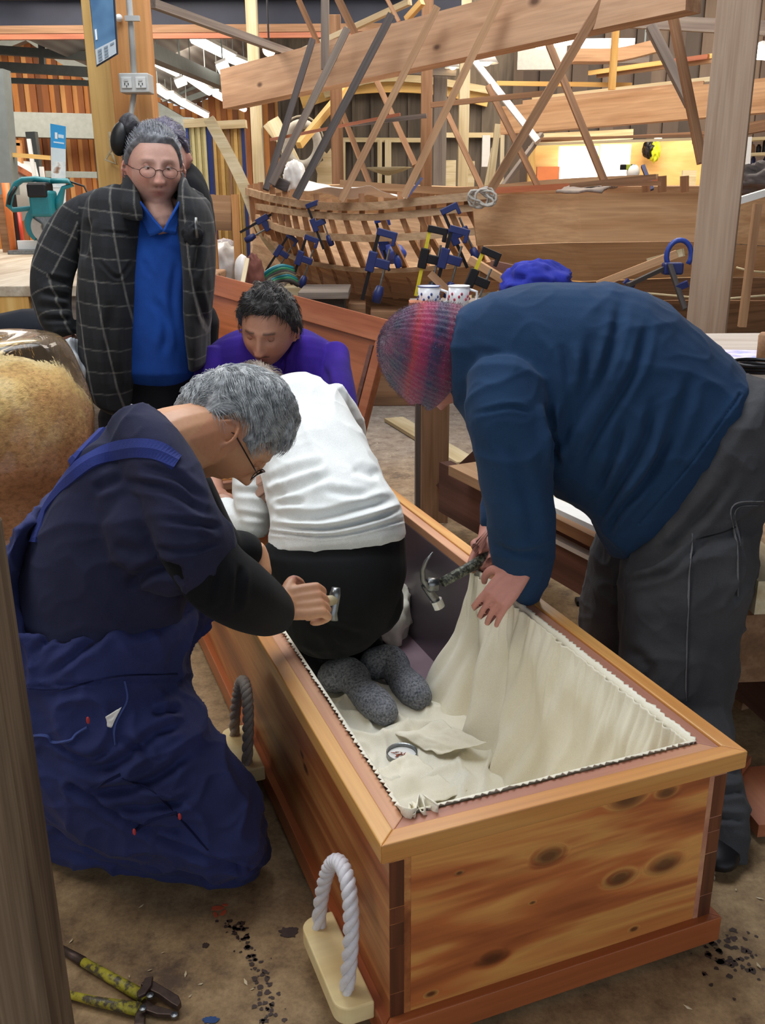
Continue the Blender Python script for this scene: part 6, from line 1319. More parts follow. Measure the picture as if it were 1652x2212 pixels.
for q in ((PY(415, 492, 2.99), .02),):
    MB().tube([q[0] + Vector((.012, 0, .03)), q[0] + Vector((.012, 0, -.03))], .005, 8).build('pen', M_['iron'], wom, smooth=True); crumple('pocket_flower', q[0] + Vector((-.005, .03, -.02)), (.03, .02, .035), plain('black_felt', '#16161b', .9), None, None, 4, parent=wom)
q = PY(284, 876, 2.95); MB().ball(q, (.006, .004, .006), 6).build('zip_pull', M_['iron'], wom, smooth=True)
tuck(bw, [cw1, cw2, cw3], [(PY(335, 400, 3.1), .15), (PY(348, 470, 3.1), .085), (PY(140, 735, 3.05), .07), (PZ(268, 1220, 0), .1), (PZ(392, 1220, 0), .1)])
# ================================================================ PERSON BEHIND
P2 = thing('person', PY(425, 1130, 3.85).xy.to_3d(), 'person in a black fleece mostly hidden behind the plaid jacket', 'person')
HM2 = hframe(PY(358, 342, 3.72), (.1, -.95, -.1), (0, 0, 1), 1.0); B = Sculpt(); add_head(B, HM2, {}); B.tube([(PY(370, 370, 3.75), .055), (PY(395, 420, 3.8), .065)])
B.loft([(345, 400, 440, 400, 3.8, .07), (345, 520, 450, 520, 3.8, .1), (350, 680, 445, 680, 3.8, .1)]);
for fx in (370, 425): B.tube([(PY(fx, 680, 3.8), .075), (PY(fx, 900, 3.8), .055), (PZ(fx, 1125, .05), .045)])
bp = B.build('body', MSKIN, P2, .008, 2, post=skinpost(HM2, SK1, {}))
hair(HM2, P2, {}, '#6d6884', '#3a3648', .014, None, 900, .04, 5, .001, .3)
S = Sculpt(); S.loft([(340, 372, 412, 352, 3.8, .07), (320, 400, 440, 385, 3.8, .11), (320, 460, 460, 440, 3.78, .13), (330, 560, 464, 540, 3.78, .13), (335, 700, 455, 700, 3.8, .13)]); cp1 = S.build('fleece', cloth('black_fleece', '#131419', '#0d0d11', .95, 300, .5), P2, .007, 3, wr=(.006, 12, 12, 12, 3))
S = Sculpt();
for fx in (372, 425): S.tube([(PY(fx, 690, 3.8), .09), (PY(fx, 900, 3.8), .072), (PZ(fx, 1118, .08), .06)])
cp2 = S.build('trousers', MTR1, P2, .01, 3); tuck(bp, [cp1, cp2], [(PY(370, 345, 3.74), .15)])
# ================================================================ CROUCHING MAN IN PURPLE
SK3 = '#c08a70'
pur = thing('person', (-.36, 3.5, 0), 'crouching person in a purple polo shirt with dark hair and goatee, looking down', 'person')
HM3 = hframe(PY(580, 708, 3.06), (-.20, -.93, -.34), (.05, -.2, 1), 1.04); HP3 = dict(w=1.03, jawn=.24, nose=1.05, brow=.008, browc='#33231f', browa=.9, browt=.0042, beard='#33241f', ruddy='#b8705a')
B = Sculpt(); add_head(B, HM3, HP3); B.tube([(PY(590, 715, 3.12), .055), (PY(600, 752, 3.18), .068), (PY(595, 790, 3.25), .08)])
B.loft([(480, 760, 700, 760, 3.25, .09), (450, 850, 740, 850, 3.25, .12), (470, 980, 730, 980, 3.35, .12), (490, 1060, 700, 1060, 3.45, .13)])
B.ball(PY(600, 790, 3.14), (.05, .035, .06))
B.tube([(PY(460, 790, 3.22), .052), (PY(440, 930, 2.98), .042), (PY(462, 1055, 2.72), .030), (PY(470, 1075, 2.66), .026)]); hand(B, PY(468, 1068, 2.68), (.25, -.75, -.35), (.3, 0, -1), (1, 0, 0), .18, (.5, .5, .5, .4))
B.tube([(PY(725, 800, 3.2), .052), (PY(765, 900, 2.98), .042), (PY(730, 1000, 2.80), .032)])
for fx in (-.52, -.20): B.tube([(Vector((fx, 3.5, .42)), .085), (Vector((fx * .95, 3.30, .10)), .06), (Vector((fx, 3.62, .06)), .045), (Vector((fx, 3.72, .05)), .04)])
bu = B.build('body', MSKIN, pur, .0042, 2, post=skinpost(HM3, SK3, HP3))
eyes(HM3, pur, .1, '#3a2820', .0845, plain('skin_tone', '#a5705a', .5, var=.05))
hair(HM3, pur, HP3, '#2e2826', '#141113', .019, ([-.1, -.05, 0, .035, .06, .1], [-.085, -.06, -.018, .04, .070, .074]), 3000, .030, 9, .0010, .9, .008, (0, .3, -.3))
MPUR = cloth('purple_polo', '#3a1d8c', '#2a146a', .9, 450, .3)
S = Sculpt(); S.loft([(545, 716, 655, 716, 3.27, .06), (492, 728, 690, 728, 3.26, .10), (452, 755, 728, 752, 3.24, .125), (428, 800, 750, 800, 3.2, .14), (418, 870, 766, 870, 3.2, .15), (430, 960, 760, 960, 3.28, .15), (460, 1040, 720, 1040, 3.4, .14)])
S.loft([(425, 780, 500, 770, 3.18, .075), (412, 860, 490, 860, 3.08, .07), (408, 915, 470, 925, 3.0, .06)]); S.loft([(690, 760, 750, 790, 3.18, .075), (700, 840, 768, 850, 3.05, .072), (712, 905, 776, 900, 2.96, .06)])
cu1 = S.build('polo_shirt', MPUR, pur, .005, 3, folds=[([(640, 780), (655, 860), (640, 930)], 7, .006), ([(700, 790), (720, 880)], 7, .006), ([(470, 800), (450, 850)], 8, .006), ([(622, 830), (628, 900)], 4, .003)], wr=(.004, 9, 9, 7, 8))
quad('shirt_collar', [PY(640, 712, 3.14), PY(650, 740, 3.13), PY(612, 800, 3.05), PY(606, 788, 3.06)], MPUR, pur, .010, .002)
quad('shirt_collar', [PY(648, 722, 3.13), PY(650, 800, 3.09), PY(620, 806, 3.04), PY(622, 770, 3.06)], MPUR, pur, .010, .002)
S = Sculpt()
for fx in (-.52, -.20): S.tube([(Vector((fx, 3.52, .44)), .11), (Vector((fx * .95, 3.28, .12)), .085), (Vector((fx, 3.62, .075)), .065)])
cu2 = S.build('trousers', MTR1, pur, .008, 3); tuck(bu, [cu1, cu2], [(PY(582, 715, 3.05), .15), (PY(600, 785, 3.12), .075), (PY(468, 1040, 2.7), .13), (PY(730, 990, 2.8), .12)])
# ================================================================ KNEELING PERSON IN THE WHITE SWEATER
whi = thing('person', CP(.35, 1.3, .03), 'person in a white sweatshirt and black leggings kneeling inside the coffin, seen from behind', 'person')
HM4 = hframe(PY(556, 872, 2.72), (-.30, .62, -.72), (-.2, .6, .75), .92); B = Sculpt(); add_head(B, HM4, {})
B.tube([(PY(575, 860, 2.68), .055), (PY(610, 880, 2.62), .07)])
B.loft([(575, 860, 720, 870, 2.62, .09), (590, 1000, 790, 1000, 2.48, .12), (610, 1120, 850, 1110, 2.36, .13), (620, 1230, 850, 1230, 2.30, .14), (640, 1300, 820, 1300, 2.30, .13)])
B.tube([(PY(590, 900, 2.6), .048), (PY(545, 1110, 2.50), .040), (PY(505, 1105, 2.58), .032), (PY(480, 1085, 2.62), .028)]); hand(B, PY(482, 1088, 2.62), (-.5, .8, -.1), (0, 0, -1), (0, 0, 1), .17)
B.tube([(PY(710, 880, 2.62), .048), (PY(760, 960, 2.8), .04), (PY(700, 990, 2.9), .03)]); hand(B, PY(702, 988, 2.9), (-.3, .9, -.2), (0, 0, -1), (-1, 0, 0), .17)
cz = .075
for (hx_, hy, knx, toe, heel) in ((690, 1300, CP(.20, 1.52, .10), PZ(825, 1532, .072), PZ(754, 1464, .085)), (800, 1290, CP(.42, 1.58, .10), PZ(900, 1500, .072), PZ(842, 1436, .085))):
    B.tube([(PY(hx_, hy, 2.30), .08), (knx, .06), (heel.lerp(knx, .5), .045), (heel, .035), (toe, .028)])
bh = B.build('body', MSKIN, whi, .006, 2, post=skinpost(HM4, '#c9a08c', {}))
hair(HM4, whi, {}, '#a39487', '#6e635b', .016, ([-.1, .1], [-.09, .05]), 2200, .05, 12, .0009, .25, .003, (0, .6, -.2))
MWHT = cloth('white_fleece', '#eef0ee', '#e3e6e4', .95, 420, .25, 4, .4)
S = Sculpt()
S.loft([(572, 852, 700, 826, 2.70, .07), (562, 880, 745, 868, 2.66, .105), (556, 940, 785, 950, 2.58, .13), (560, 1000, 815, 1018, 2.50, .145), (573, 1070, 842, 1068, 2.42, .15), (584, 1125, 868, 1108, 2.36, .155), (582, 1165, 877, 1138, 2.33, .155), (580, 1188, 878, 1160, 2.32, .15)], flat=False, e=2.15, n=36)
S.loft([(540, 900, 610, 900, 2.62, .06), (512, 960, 590, 965, 2.60, .06), (500, 1030, 585, 1040, 2.56, .058), (504, 1090, 584, 1100, 2.52, .056), (520, 1140, 578, 1150, 2.50, .045)])
S.loft([(560, 1110, 566, 1155, 2.50, .045), (515, 1090, 512, 1150, 2.53, .044), (490, 1072, 480, 1120, 2.58, .038)])
S.loft([(690, 850, 745, 880, 2.66, .06), (735, 920, 785, 950, 2.76, .055), (700, 960, 740, 1010, 2.86, .045)])
ch1 = S.build('sweatshirt', MWHT, whi, .0048, 3, folds=[([(575, 1045), (640, 1015), (700, 1000)], 9, .010), ([(572, 1075), (650, 1050), (720, 1020)], 9, .011), ([(580, 1110), (680, 1118), (780, 1095), (862, 1075)], 9, .014), ([(584, 1136), (700, 1142), (800, 1122), (872, 1096)], 5, .016), ([(590, 1090), (660, 1085)], 7, .008), ([(760, 1010), (820, 1030)], 9, .008), ([(700, 1060), (800, 1070)], 9, .007), ([(580, 1150), (720, 1158), (876, 1122)], 3, .006, 1), ([(500, 1060), (575, 1065)], 7, .006), ([(505, 1110), (575, 1120)], 6, .006)], wr=(.005, 7, 7, 7, 4), ridge=(.004, 6, 2))
MLEG = cloth('black_leggings', '#0e0f12', '#090a0c', .85, 500, .2)
S = Sculpt()
S.loft([(572, 1178, 876, 1150, 2.32, .135), (566, 1205, 878, 1195, 2.31, .15), (590, 1250, 878, 1240, 2.29, .165), (612, 1310, 862, 1290, 2.28, .165), (622, 1360, 838, 1345, 2.28, .14)], e=2.1)
for (hx_, knx, heel, ank) in ((690, CP(.20, 1.52, .125), CP(.29, 1.10, .10), CP(.245, 1.18, .10)), (795, CP(.42, 1.58, .125), CP(.41, 1.16, .10), CP(.405, 1.2, .10))):
    S.tube([(PY(hx_, 1300, 2.28), .10), (knx.lerp(PY(hx_, 1300, 2.28), .4), .085), (knx, .085), (ank.lerp(knx, .5) + Vector((0, 0, .012)), .072), (ank, .058), (heel, .046)])
ch2 = S.build('leggings', MLEG, whi, .006, 4, folds=[([(640, 1400), (700, 1440)], 8, .006), ([(660, 1340), (800, 1380)], 10, .008), ([(700, 1350), (740, 1420)], 8, .006)])
tuck(bh, [ch1, ch2], [(HM4.translation, .14), (PY(478, 1085, 2.64), .09), (PY(702, 988, 2.92), .09), (CP(.36, .92, .08), .14), (CP(.46, .96, .08), .14)])
n = NT('grey_marl'); g = n.noise(n.map((1, 1, 1)), 170, 4, .7); g2 = n.noise(n.map((1, 1, 1)), 14, 3); n.col(n.mix(.35, n.ramp(g, [(.35, hx('#3f434c')), (.6, hx('#8b8e97'))]), n.ramp(g2, [(.4, (.5, .5, .5, 1)), (.6, (1, 1, 1, 1))]), 'MULTIPLY')); n.bump(g, .5, .002); MSOK = n.set(Roughness=.95)
for (h, t_, an, lb) in ((PZ(754, 1462, .088), PZ(832, 1540, .072), PZ(716, 1462, .092), 0), (PZ(842, 1434, .088), PZ(906, 1508, .072), PZ(806, 1434, .092), 1)):
    S = Sculpt(); m_ = h.lerp(t_, .5); m_.z += -.004
    S.tube([(an, .044), (h + Vector((0, 0, .006)), .047), (h.lerp(t_, .3) + Vector((0, 0, -.002)), .039), (m_, .041), (h.lerp(t_, .8), .043), (t_, .035)]); S.build('sock', MSOK, whi, .004, 3, wr=(.002, 30, 30, 30, lb))
# ================================================================ KNEELING MAN IN OVERALLS
SK5 = '#c9946f'
ov = thing('person', (-.5, 1.65, 0), 'kneeling person with short grey hair, glasses and blue bib overalls, hammering at the coffin', 'person')
HM5 = hframe(PY(494, 920, 1.78), (.50, .10, -.86), (.84, .10, .50), 1.0); HP5 = dict(jawn=.28, nose=1.05, chin=.008, ear=1.2, ruddy='#c07a60', browc='#9a8a80', browa=.5)
B = Sculpt(); add_head(B, HM5, HP5)
B.tube([(PY(470, 920, 1.76), .060), (PY(425, 940, 1.72), .062), (PY(370, 960, 1.68), .070), (PY(320, 1000, 1.66), .085)])
B.loft([(230, 950, 390, 1010, 1.66, .08), (150, 1090, 410, 1100, 1.66, .12), (90, 1220, 390, 1200, 1.66, .14), (60, 1330, 370, 1310, 1.66, .14), (60, 1440, 370, 1430, 1.65, .14), (80, 1540, 350, 1530, 1.62, .14)])
B.tube([(PY(350, 1070, 1.60), .050), (PY(440, 1210, 1.53), .045), (PY(500, 1265, 1.58), .042), (PY(590, 1305, 1.72), .036), (PY(612, 1310, 1.76), .030)])
hand(B, PY(600, 1308, 1.74), (.9, .35, -.02), (-.1, .5, -.55), (0, .2, 1), .185, (1.0, 1.0, 1.0, 1.0), thumb=.9)
B.tube([(PY(400, 1060, 1.85), .05), (PY(470, 1180, 1.95), .045), (PY(540, 1190, 2.02), .035), (PY(560, 1240, 2.0), .03)])
B.tube([(PY(170, 1560, 1.56), .085), (PY(500, 1795, 1.50), .058), (PZ(420, 1812, .08), .045), (PZ(160, 1775, .08), .035)]); B.tube([(PY(250, 1540, 1.78), .07), (PY(450, 1660, 1.84), .05), (PZ(440, 1690, .06), .05), (PZ(250, 1660, .06), .04)])
bo = B.build('body', MSKIN, ov, .0040, 2, post=skinpost(HM5, SK5, HP5))
eyes(HM5, ov, .2, '#4a3a30', .0845, plain('skin_tone', '#b57c5c', .5, var=.05))
hair(HM5, ov, HP5, '#c9ccce', '#74787c', .010, ([-.11, -.06, -.040, -.028, .012, .020, .035, .045, .06, .1], [-.075, -.055, -.012, .034, .034, .004, .010, .030, .056, .060]), 9000, .030, 6, .00075, .65, .005, (.1, .9, -.35))
spectacles(HM5, ov, plain('dark_frame', '#2a201e', .3, .3), (.0235, .0165), -.002, .107)
MSH5 = cloth('navy_grey_tee', '#2c2e4a', '#23253d', .92, 480, .3, 5)
S = Sculpt()
S.loft([(268, 897, 350, 940, 1.67, .075), (205, 955, 392, 990, 1.66, .11), (118, 1070, 440, 1085, 1.65, .145), (62, 1195, 450, 1180, 1.65, .16), (40, 1320, 408, 1300, 1.65, .165), (50, 1430, 400, 1410, 1.64, .165)], e=2.1, n=36)
S.loft([(225, 955, 392, 985, 1.63, .11), (250, 1020, 440, 1045, 1.575, .13), (290, 1090, 476, 1105, 1.53, .12), (350, 1180, 498, 1130, 1.50, .10), (392, 1258, 512, 1178, 1.50, .085)])
S.ball(PY(300, 1100, 1.565), (.09, .075, .10)); S.ball(PY(330, 1170, 1.57), (.08, .075, .08)); S.ball(PY(250, 1040, 1.60), (.08, .08, .08)); S.ball(PY(312, 1150, 1.52), (.07, .065, .08)); S.ball(PY(365, 1215, 1.52), (.07, .065, .06))
co1 = S.build('tee_shirt', MSH5, ov, .005, 3, folds=[([(300, 1010), (380, 1030), (450, 1090)], 9, .008), ([(260, 1040), (370, 1060), (455, 1115)], 9, .009), ([(330, 1120), (420, 1130), (480, 1140)], 7, .006), ([(200, 1060), (270, 1030)], 10, .008), ([(330, 1180), (400, 1190), (480, 1170)], 6, .006), ([(270, 1270), (330, 1230), (400, 1230)], 12, .016), ([(240, 1180), (310, 1200)], 14, .006), ([(360, 1215), (400, 1262)], 8, .008)], wr=(.005, 8, 8, 6, 3), ridge=(.005, 7, 8))
MBLK = cloth('black_sleeve', '#0f1116', '#0a0b0e', .9, 480, .25)
S = Sculpt(); S.loft([(345, 1190, 470, 1110, 1.50, .078), (405, 1285, 520, 1190, 1.50, .074), (470, 1335, 570, 1228, 1.56, .066), (535, 1362, 600, 1255, 1.65, .056), (572, 1362, 612, 1272, 1.70, .048)]); co2 = S.build('under_sleeve', MBLK, ov, .005, 3, folds=[([(470, 1230), (450, 1310)], 8, .006), ([(520, 1220), (510, 1320)], 8, .006)])
S = Sculpt(); S.tube([(PY(400, 1060, 1.85), .06), (PY(470, 1180, 1.95), .055), (PY(530, 1190, 2.0), .045)]); co3 = S.build('under_sleeve', MBLK, ov, .006, 3)
MOV = cloth('overall_drill', '#31386a', '#232950', .85, 420, .35, 5, .15, '#2c3050')
S = Sculpt()
S.loft([(22, 1215, 80, 1160, 1.66, .13), (14, 1290, 130, 1330, 1.65, .165), (12, 1350, 300, 1345, 1.645, .17), (10, 1400, 412, 1330, 1.64, .178), (18, 1455, 408, 1400, 1.63, .180), (28, 1520, 400, 1470, 1.62, .180), (40, 1590, 395, 1540, 1.60, .18)], e=2.2, n=36)
S.loft([(78, 1085, 105, 1100, 1.66, .10), (38, 1180, 84, 1200, 1.655, .15), (16, 1260, 78, 1290, 1.65, .17), (12, 1340, 120, 1350, 1.645, .175)], e=2.2)
S.loft([(300, 1380, 405, 1180, 1.70, .14), (310, 1420, 410, 1300, 1.66, .15), (300, 1480, 385, 1430, 1.64, .15)])
S.loft([(40, 1560, 395, 1470, 1.60, .17), (60, 1690, 410, 1510, 1.57, .155), (170, 1790, 455, 1590, 1.54, .135), (305, 1835, 520, 1660, 1.52, .115), (430, 1868, 566, 1740, 1.50, .090), (490, 1872, 570, 1785, 1.50, .075)], e=2.1)
q1 = [(PZ(515, 1822, .080), .074), (PZ(440, 1815, .085), .082), (PZ(330, 1795, .09), .086), (PZ(200, 1778, .09), .082), (PZ(100, 1762, .085), .075)]
S.tube(q1); S.loft([(60, 1600, 230, 1620, 1.66, .13), (90, 1760, 260, 1760, 1.66, .11)])
S.tube([(PY(240, 1540, 1.78), .10), (PY(370, 1610, 1.83), .088), (PY(450, 1668, 1.85), .07), (PZ(450, 1690, .075), .07), (PZ(300, 1660, .08), .075)])
co4 = S.build('bib_overalls', MOV, ov, .0052, 3, folds=[([(60, 1420), (160, 1330), (260, 1290)], 8, .010), ([(90, 1470), (210, 1380), (300, 1330)], 9, .012), ([(120, 1640), (230, 1660), (330, 1590), (400, 1560)], 12, .014), ([(180, 1720), (320, 1690), (420, 1620)], 11, .014), ([(230, 1750), (340, 1745), (420, 1720)], 9, .012), ([(150, 1700), (260, 1770), (380, 1830), (520, 1878)], 7, .012, 1), ([(260, 1590), (330, 1640)], 9, .010), ([(330, 1540), (400, 1530)], 9, .012), ([(40, 1482), (200, 1475), (390, 1468)], 3, .005, 1), ([(430, 1870), (510, 1880), (565, 1868)], 5, .010), ([(120, 1830), (260, 1880), (400, 1900)], 8, .010), ([(300, 1790), (400, 1800)], 7, .010), ([(100, 1600), (180, 1640), (240, 1620)], 7, .010)], wr=(.006, 9, 9, 9, 6), ridge=(.011, 7.5, 3))
for x, y in ((92, 1758), (205, 1655)):
    q = PZ(x, y, 0); MB().ball((q.x - .02, q.y, .055), (.13, .045, .05), 12).build('boot', M_['black'], ov, smooth=True)
# straps
def strap(nm, pts, w, mat, par, th=.004, on=()):
    """a band laid over the garments: cast from the measured path onto their surface"""
    P = [np.array(p) for p in cr([(p[0], p[1], 0) for p in pts], 8)]; trees = [BVHTree.FromPolygons([v.co for v in c.data.vertices], [tuple(p.vertices) for p in c.data.polygons]) for c in on]; v = []; C = []; o0 = Vector((0, 0, CH))
    for p in P:
        d = Vector(_ray(p[0], p[1])).normalized(); hs = [t.ray_cast(o0, d) for t in trees]; hs = [h for h in hs if h[0] is not None]
        if hs: h = min(hs, key=lambda h: h[3]); C.append((h[0], h[1]))
    for k in range(2):
        C = [((C[max(i - 1, 0)][0] + C[i][0] * 2 + C[min(i + 1, len(C) - 1)][0]) / 4, (C[max(i - 1, 0)][1] + C[i][1] + C[min(i + 1, len(C) - 1)][1]).normalized()) for i in range(len(C))]
    for i, (p, nn_) in enumerate(C):
        t = (C[min(i + 1, len(C) - 1)][0] - C[max(i - 1, 0)][0]).normalized(); s_ = t.cross(nn_).normalized(); p = p + nn_ * .001
        v += [p + s_ * w / 2 + nn_ * (th - .003), p + nn_ * (th + .001), p - s_ * w / 2 + nn_ * (th - .003), p - s_ * w / 2 - nn_ * .006, p + s_ * w / 2 - nn_ * .006]
    n = len(C); f = [(i * 5 + k, i * 5 + (k + 1) % 5, i * 5 + 5 + (k + 1) % 5, i * 5 + 5 + k) for i in range(n - 1) for k in range(5)] + [(4, 3, 2, 1, 0), tuple((n - 1) * 5 + k for k in range(5))]
    return mobj(nm, v, f, mat, par, smooth=False)
MSTR = cloth('strap_drill', '#2d3a80', '#232e68', .85, 420, .35, 8)
strap('shoulder_strap', [(70, 1175), (100, 1095), (150, 1030), (205, 990), (270, 970), (335, 972), (385, 1000)], .032, MSTR, ov, .005, [co1])
strap('shoulder_strap', [(55, 1190), (85, 1110), (130, 1030), (175, 975), (225, 925)], .022, MSTR, ov, .005, [co1])
MTHR = cloth('pale_thread', '#4a5a98'); MDKS = cloth('dark_seam', '#161d48')
strap('seam', [(45, 1592), (100, 1588), (112, 1602), (150, 1600), (165, 1585), (190, 1570)], .005, MTHR, ov, .003, [co4])
strap('seam', [(268, 1468), (275, 1510), (258, 1545), (245, 1575), (250, 1612)], .0035, MTHR, ov, .003, [co4])
strap('seam', [(30, 1480), (120, 1492), (240, 1462), (390, 1455)], .0035, MDKS, ov, .003, [co4])
strap('seam', [(260, 1680), (330, 1710), (400, 1780), (452, 1840)], .0035, MDKS, ov, .003, [co4])
strap('pocket_edge', [(290, 1795), (330, 1770), (385, 1755)], .006, MDKS, ov, .003, [co4])
strap('pocket_edge', [(185, 1710), (225, 1690), (262, 1672)], .006, MDKS, ov, .003, [co4])
quad('paper_slip', [PY(228, 1548, 1.392), PY(262, 1528, 1.39), PY(240, 1572, 1.388), PY(232, 1570, 1.389)], M_['white'], ov, .002, .001)
for (x, y) in ((190, 1556), (388, 1764), (290, 1797)):
    q = PY(x, y, 1.385); MB().ball(q, (.003, .003, .007), 6).build('red_bar_tack', plain('red_thread', '#c03a3a', .8), ov, smooth=True)
tuck(bo, [co1, co2, co3, co4], [(HM5.translation, .155), (PY(395, 935, 1.70), .075), (PY(635, 1308, 1.78), .085), (PY(560, 1245, 2.02), .08)])
# hammer swung in the fist
hp = PY(640, 1308, 1.80); t = thing('hammer', hp, 'pale-handled hammer gripped in the fist over the coffin', 'hammer'); e1 = PY(722, 1296, 1.93)
MB().tube([PY(600, 1316, 1.735), hp, e1], [.011, .012, .012], 10).build('handle', M_['palet'], t, smooth=True)
d = (e1 - hp).normalized(); sd = Vector((0, 0, 1)); sd = (sd - d * sd.dot(d)).normalized(); MB().tube([e1 + sd * .028, e1 + sd * .012, e1 - sd * .03, e1 - sd * .045], [.010, .013, .011, .015], 12).build('hammer_head', M_['iron'], t, smooth=True)
# ================================================================ BENT MAN IN THE STRIPED BEANIE
be = thing('person', (.75, 1.95, 0), 'person bent far over in a navy sweatshirt, charcoal jeans and striped knitted beanie', 'person')
HM6 = hframe(PY(966, 778, 2.20), (-.35, .30, -.85), (-.86, -.10, .48), 1.04)
B = Sculpt(); add_head(B, HM6, dict(nose=1.1, ear=.6)); B.tube([(PY(975, 760, 2.18), .06), (PY(1040, 770, 2.16), .07), (PY(1090, 790, 2.14), .085)])
B.loft([(1060, 700, 1040, 900, 2.15, .1), (1230, 700, 1180, 980, 2.15, .12), (1380, 740, 1290, 1020, 2.15, .12), (1500, 840, 1400, 1060, 2.1, .11), (1560, 950, 1430, 1120, 2.08, .10)])
B.tube([(PY(1095, 920, 1.98), .065), (PY(1120, 1090, 1.95), .052), (PY(1120, 1200, 1.98), .042), (PY(1114, 1245, 1.95), .029)])
hand(B, PY(1122, 1232, 1.93), (-.62, -.12, -.78), (.25, .80, -.50), (-.7, 0, .6), .170, (.30, .34, .36, .30), thumb=.7, spread=.35, fr=.86)
B.tube([(PY(1100, 860, 2.32), .06), (PY(1085, 1020, 2.36), .05), (PY(1065, 1140, 2.30), .036), (PY(1052, 1182, 2.22), .030)])
hand(B, PY(1056, 1165, 2.26), (-.35, -.55, -.65), (.5, -.5, .2), (-.8, 0, .4), .18, (1.1, 1.1, 1.1, 1.1), thumb=.9)
B.tube([(PY(1520, 1120, 2.02), .075), (PY(1465, 1330, 1.95), .065), (PY(1500, 1560, 1.88), .055), (PY(1560, 1780, 1.66), .045), (PZ(1575, 1850, .05), .04)])
B.tube([(PY(1430, 1120, 2.25), .07), (PY(1310, 1300, 2.3), .07), (PY(1300, 1430, 2.35), .055), (PZ(1290, 1560, .06), .045)])
bb = B.build('body', MSKIN, be, .0034, 1, post=skinpost(HM6, '#c4877a', dict(browc='#b09080')))
# beanie: knitted shell with bands round the crown
D, f = dirs(150, 120); V = head_surface(D, dict(nose=0)); V = V * np.array([1.30, 1.25, 1.08]) + np.array([0, -.004, .012])
lo = -.020 + .42 * V[:, 1] * 0 ; edge = -.022 - .10 * np.clip(-V[:, 1], 0, .1) * 3.2 + .18 * np.clip(V[:, 1], 0, .1)
V[:, 2] = np.maximum(V[:, 2], edge); V[:, 2] += np.where(V[:, 2] > .05, (V[:, 2] - .05) * .16, 0)
kn = np.array([mn.noise(Vector(p) * 9) * .004 for p in V]); a_ = np.arctan2(V[:, 0], V[:, 1]); V = V + D * (kn + .0014 * np.sin(a_ * 46) * (V[:, 2] > edge + .003))[:, None]
n = NT('striped_knit'); sp = n.new('SeparateXYZ'); w1 = n.noise(n.map((1, 1, 1)), 7, 3, .5); n.L(n.tc.outputs['Object'], sp.inputs[0])
h_ = n.math('ADD', n.math('ADD', sp.outputs[2], n.math('MULTIPLY', sp.outputs[1], .22)), n.math('MULTIPLY', n.math('SUBTRACT', w1, .5), .030)); h_ = n.math('MULTIPLY_ADD', h_, 5.4, .14)
bands = [(0, '#d23a3c'), (.06, '#6a2a6e'), (.12, '#6b2140'), (.20, '#8b2a58'), (.27, '#2c2f58'), (.36, '#35386a'), (.42, '#a02c62'), (.50, '#c22f66'), (.58, '#cf3b45'), (.64, '#7d2750'), (.72, '#3b3560'), (.82, '#2e3158'), (.90, '#6d2a5c'), (1, '#3a2c58')]
kc = n.ramp(h_, [(p, hx(c)) for p, c in bands]); fz = n.noise(n.map((1, 1, 1)), 260, 4, .8); fz2 = n.noise(n.map((1, 1, 1)), 30, 4, .7)
kc = n.mix(.55, kc, n.ramp(fz, [(.35, (.35, .3, .35, 1)), (.65, (1, 1, 1, 1))]), 'MULTIPLY'); kc = n.mix(.18, kc, n.ramp(fz2, [(.4, hx('#2c2f58')), (.6, hx('#d23a6c'))])); n.col(kc); n.bump(fz, .9, .004); MKN = n.set(Roughness=1.0, Sheen_Weight=.8, Sheen_Roughness=.4)
mobj('beanie', V, f, MKN, be, HM6, smooth=True)
cu = bpy.data.curves.new('wool_fuzz', 'CURVE'); cu.dimensions = '3D'; cu.bevel_depth = .00035; rr = random.Random(8); idx = np.where(V[:, 2] > edge + .002)[0]
for q in range(3500):
    i = idx[rr.randrange(len(idx))]; p = Vector(V[i]); d = Vector(D[i]); sp_ = cu.splines.new('POLY'); sp_.points.add(2); t_ = Vector((rr.gauss(0, 1), rr.gauss(0, 1), rr.gauss(0, 1))) * .5 + d
    for k in range(3): sp_.points[k].co = (*(p + t_.normalized() * .006 * k / 2), 1)
cu.materials.append(MKN); curve_mesh('wool_fuzz', cu, be, HM6)
MNV = cloth('navy_sweat', '#1f3c5e', '#183250', .92, 420, .3, 4, .35)
S = Sculpt()
S.loft([(1018, 652, 992, 868, 2.17, .085), (1050, 640, 1005, 900, 2.16, .115), (1110, 622, 1050, 960, 2.15, .155), (1230, 608, 1165, 1040, 2.14, .185), (1370, 622, 1265, 1108, 2.13, .20), (1490, 690, 1300, 1165, 2.11, .20), (1580, 765, 1320, 1195, 2.09, .19), (1630, 822, 1348, 1205, 2.07, .185)], e=2.2, n=40)
S.loft([(1010, 800, 1180, 850, 2.02, .10), (1006, 900, 1188, 910, 1.98, .098), (1030, 1000, 1196, 1000, 1.96, .088), (1046, 1100, 1199, 1100, 1.96, .080), (1056, 1180, 1197, 1180, 1.97, .072), (1072, 1235, 1186, 1235, 1.99, .060), (1105, 1272, 1166, 1280, 2.01, .048)], n=32)
S.loft([(1040, 830, 1150, 830, 2.32, .08), (1048, 960, 1150, 960, 2.36, .075), (1044, 1060, 1130, 1080, 2.34, .062), (1038, 1130, 1100, 1150, 2.30, .048)])
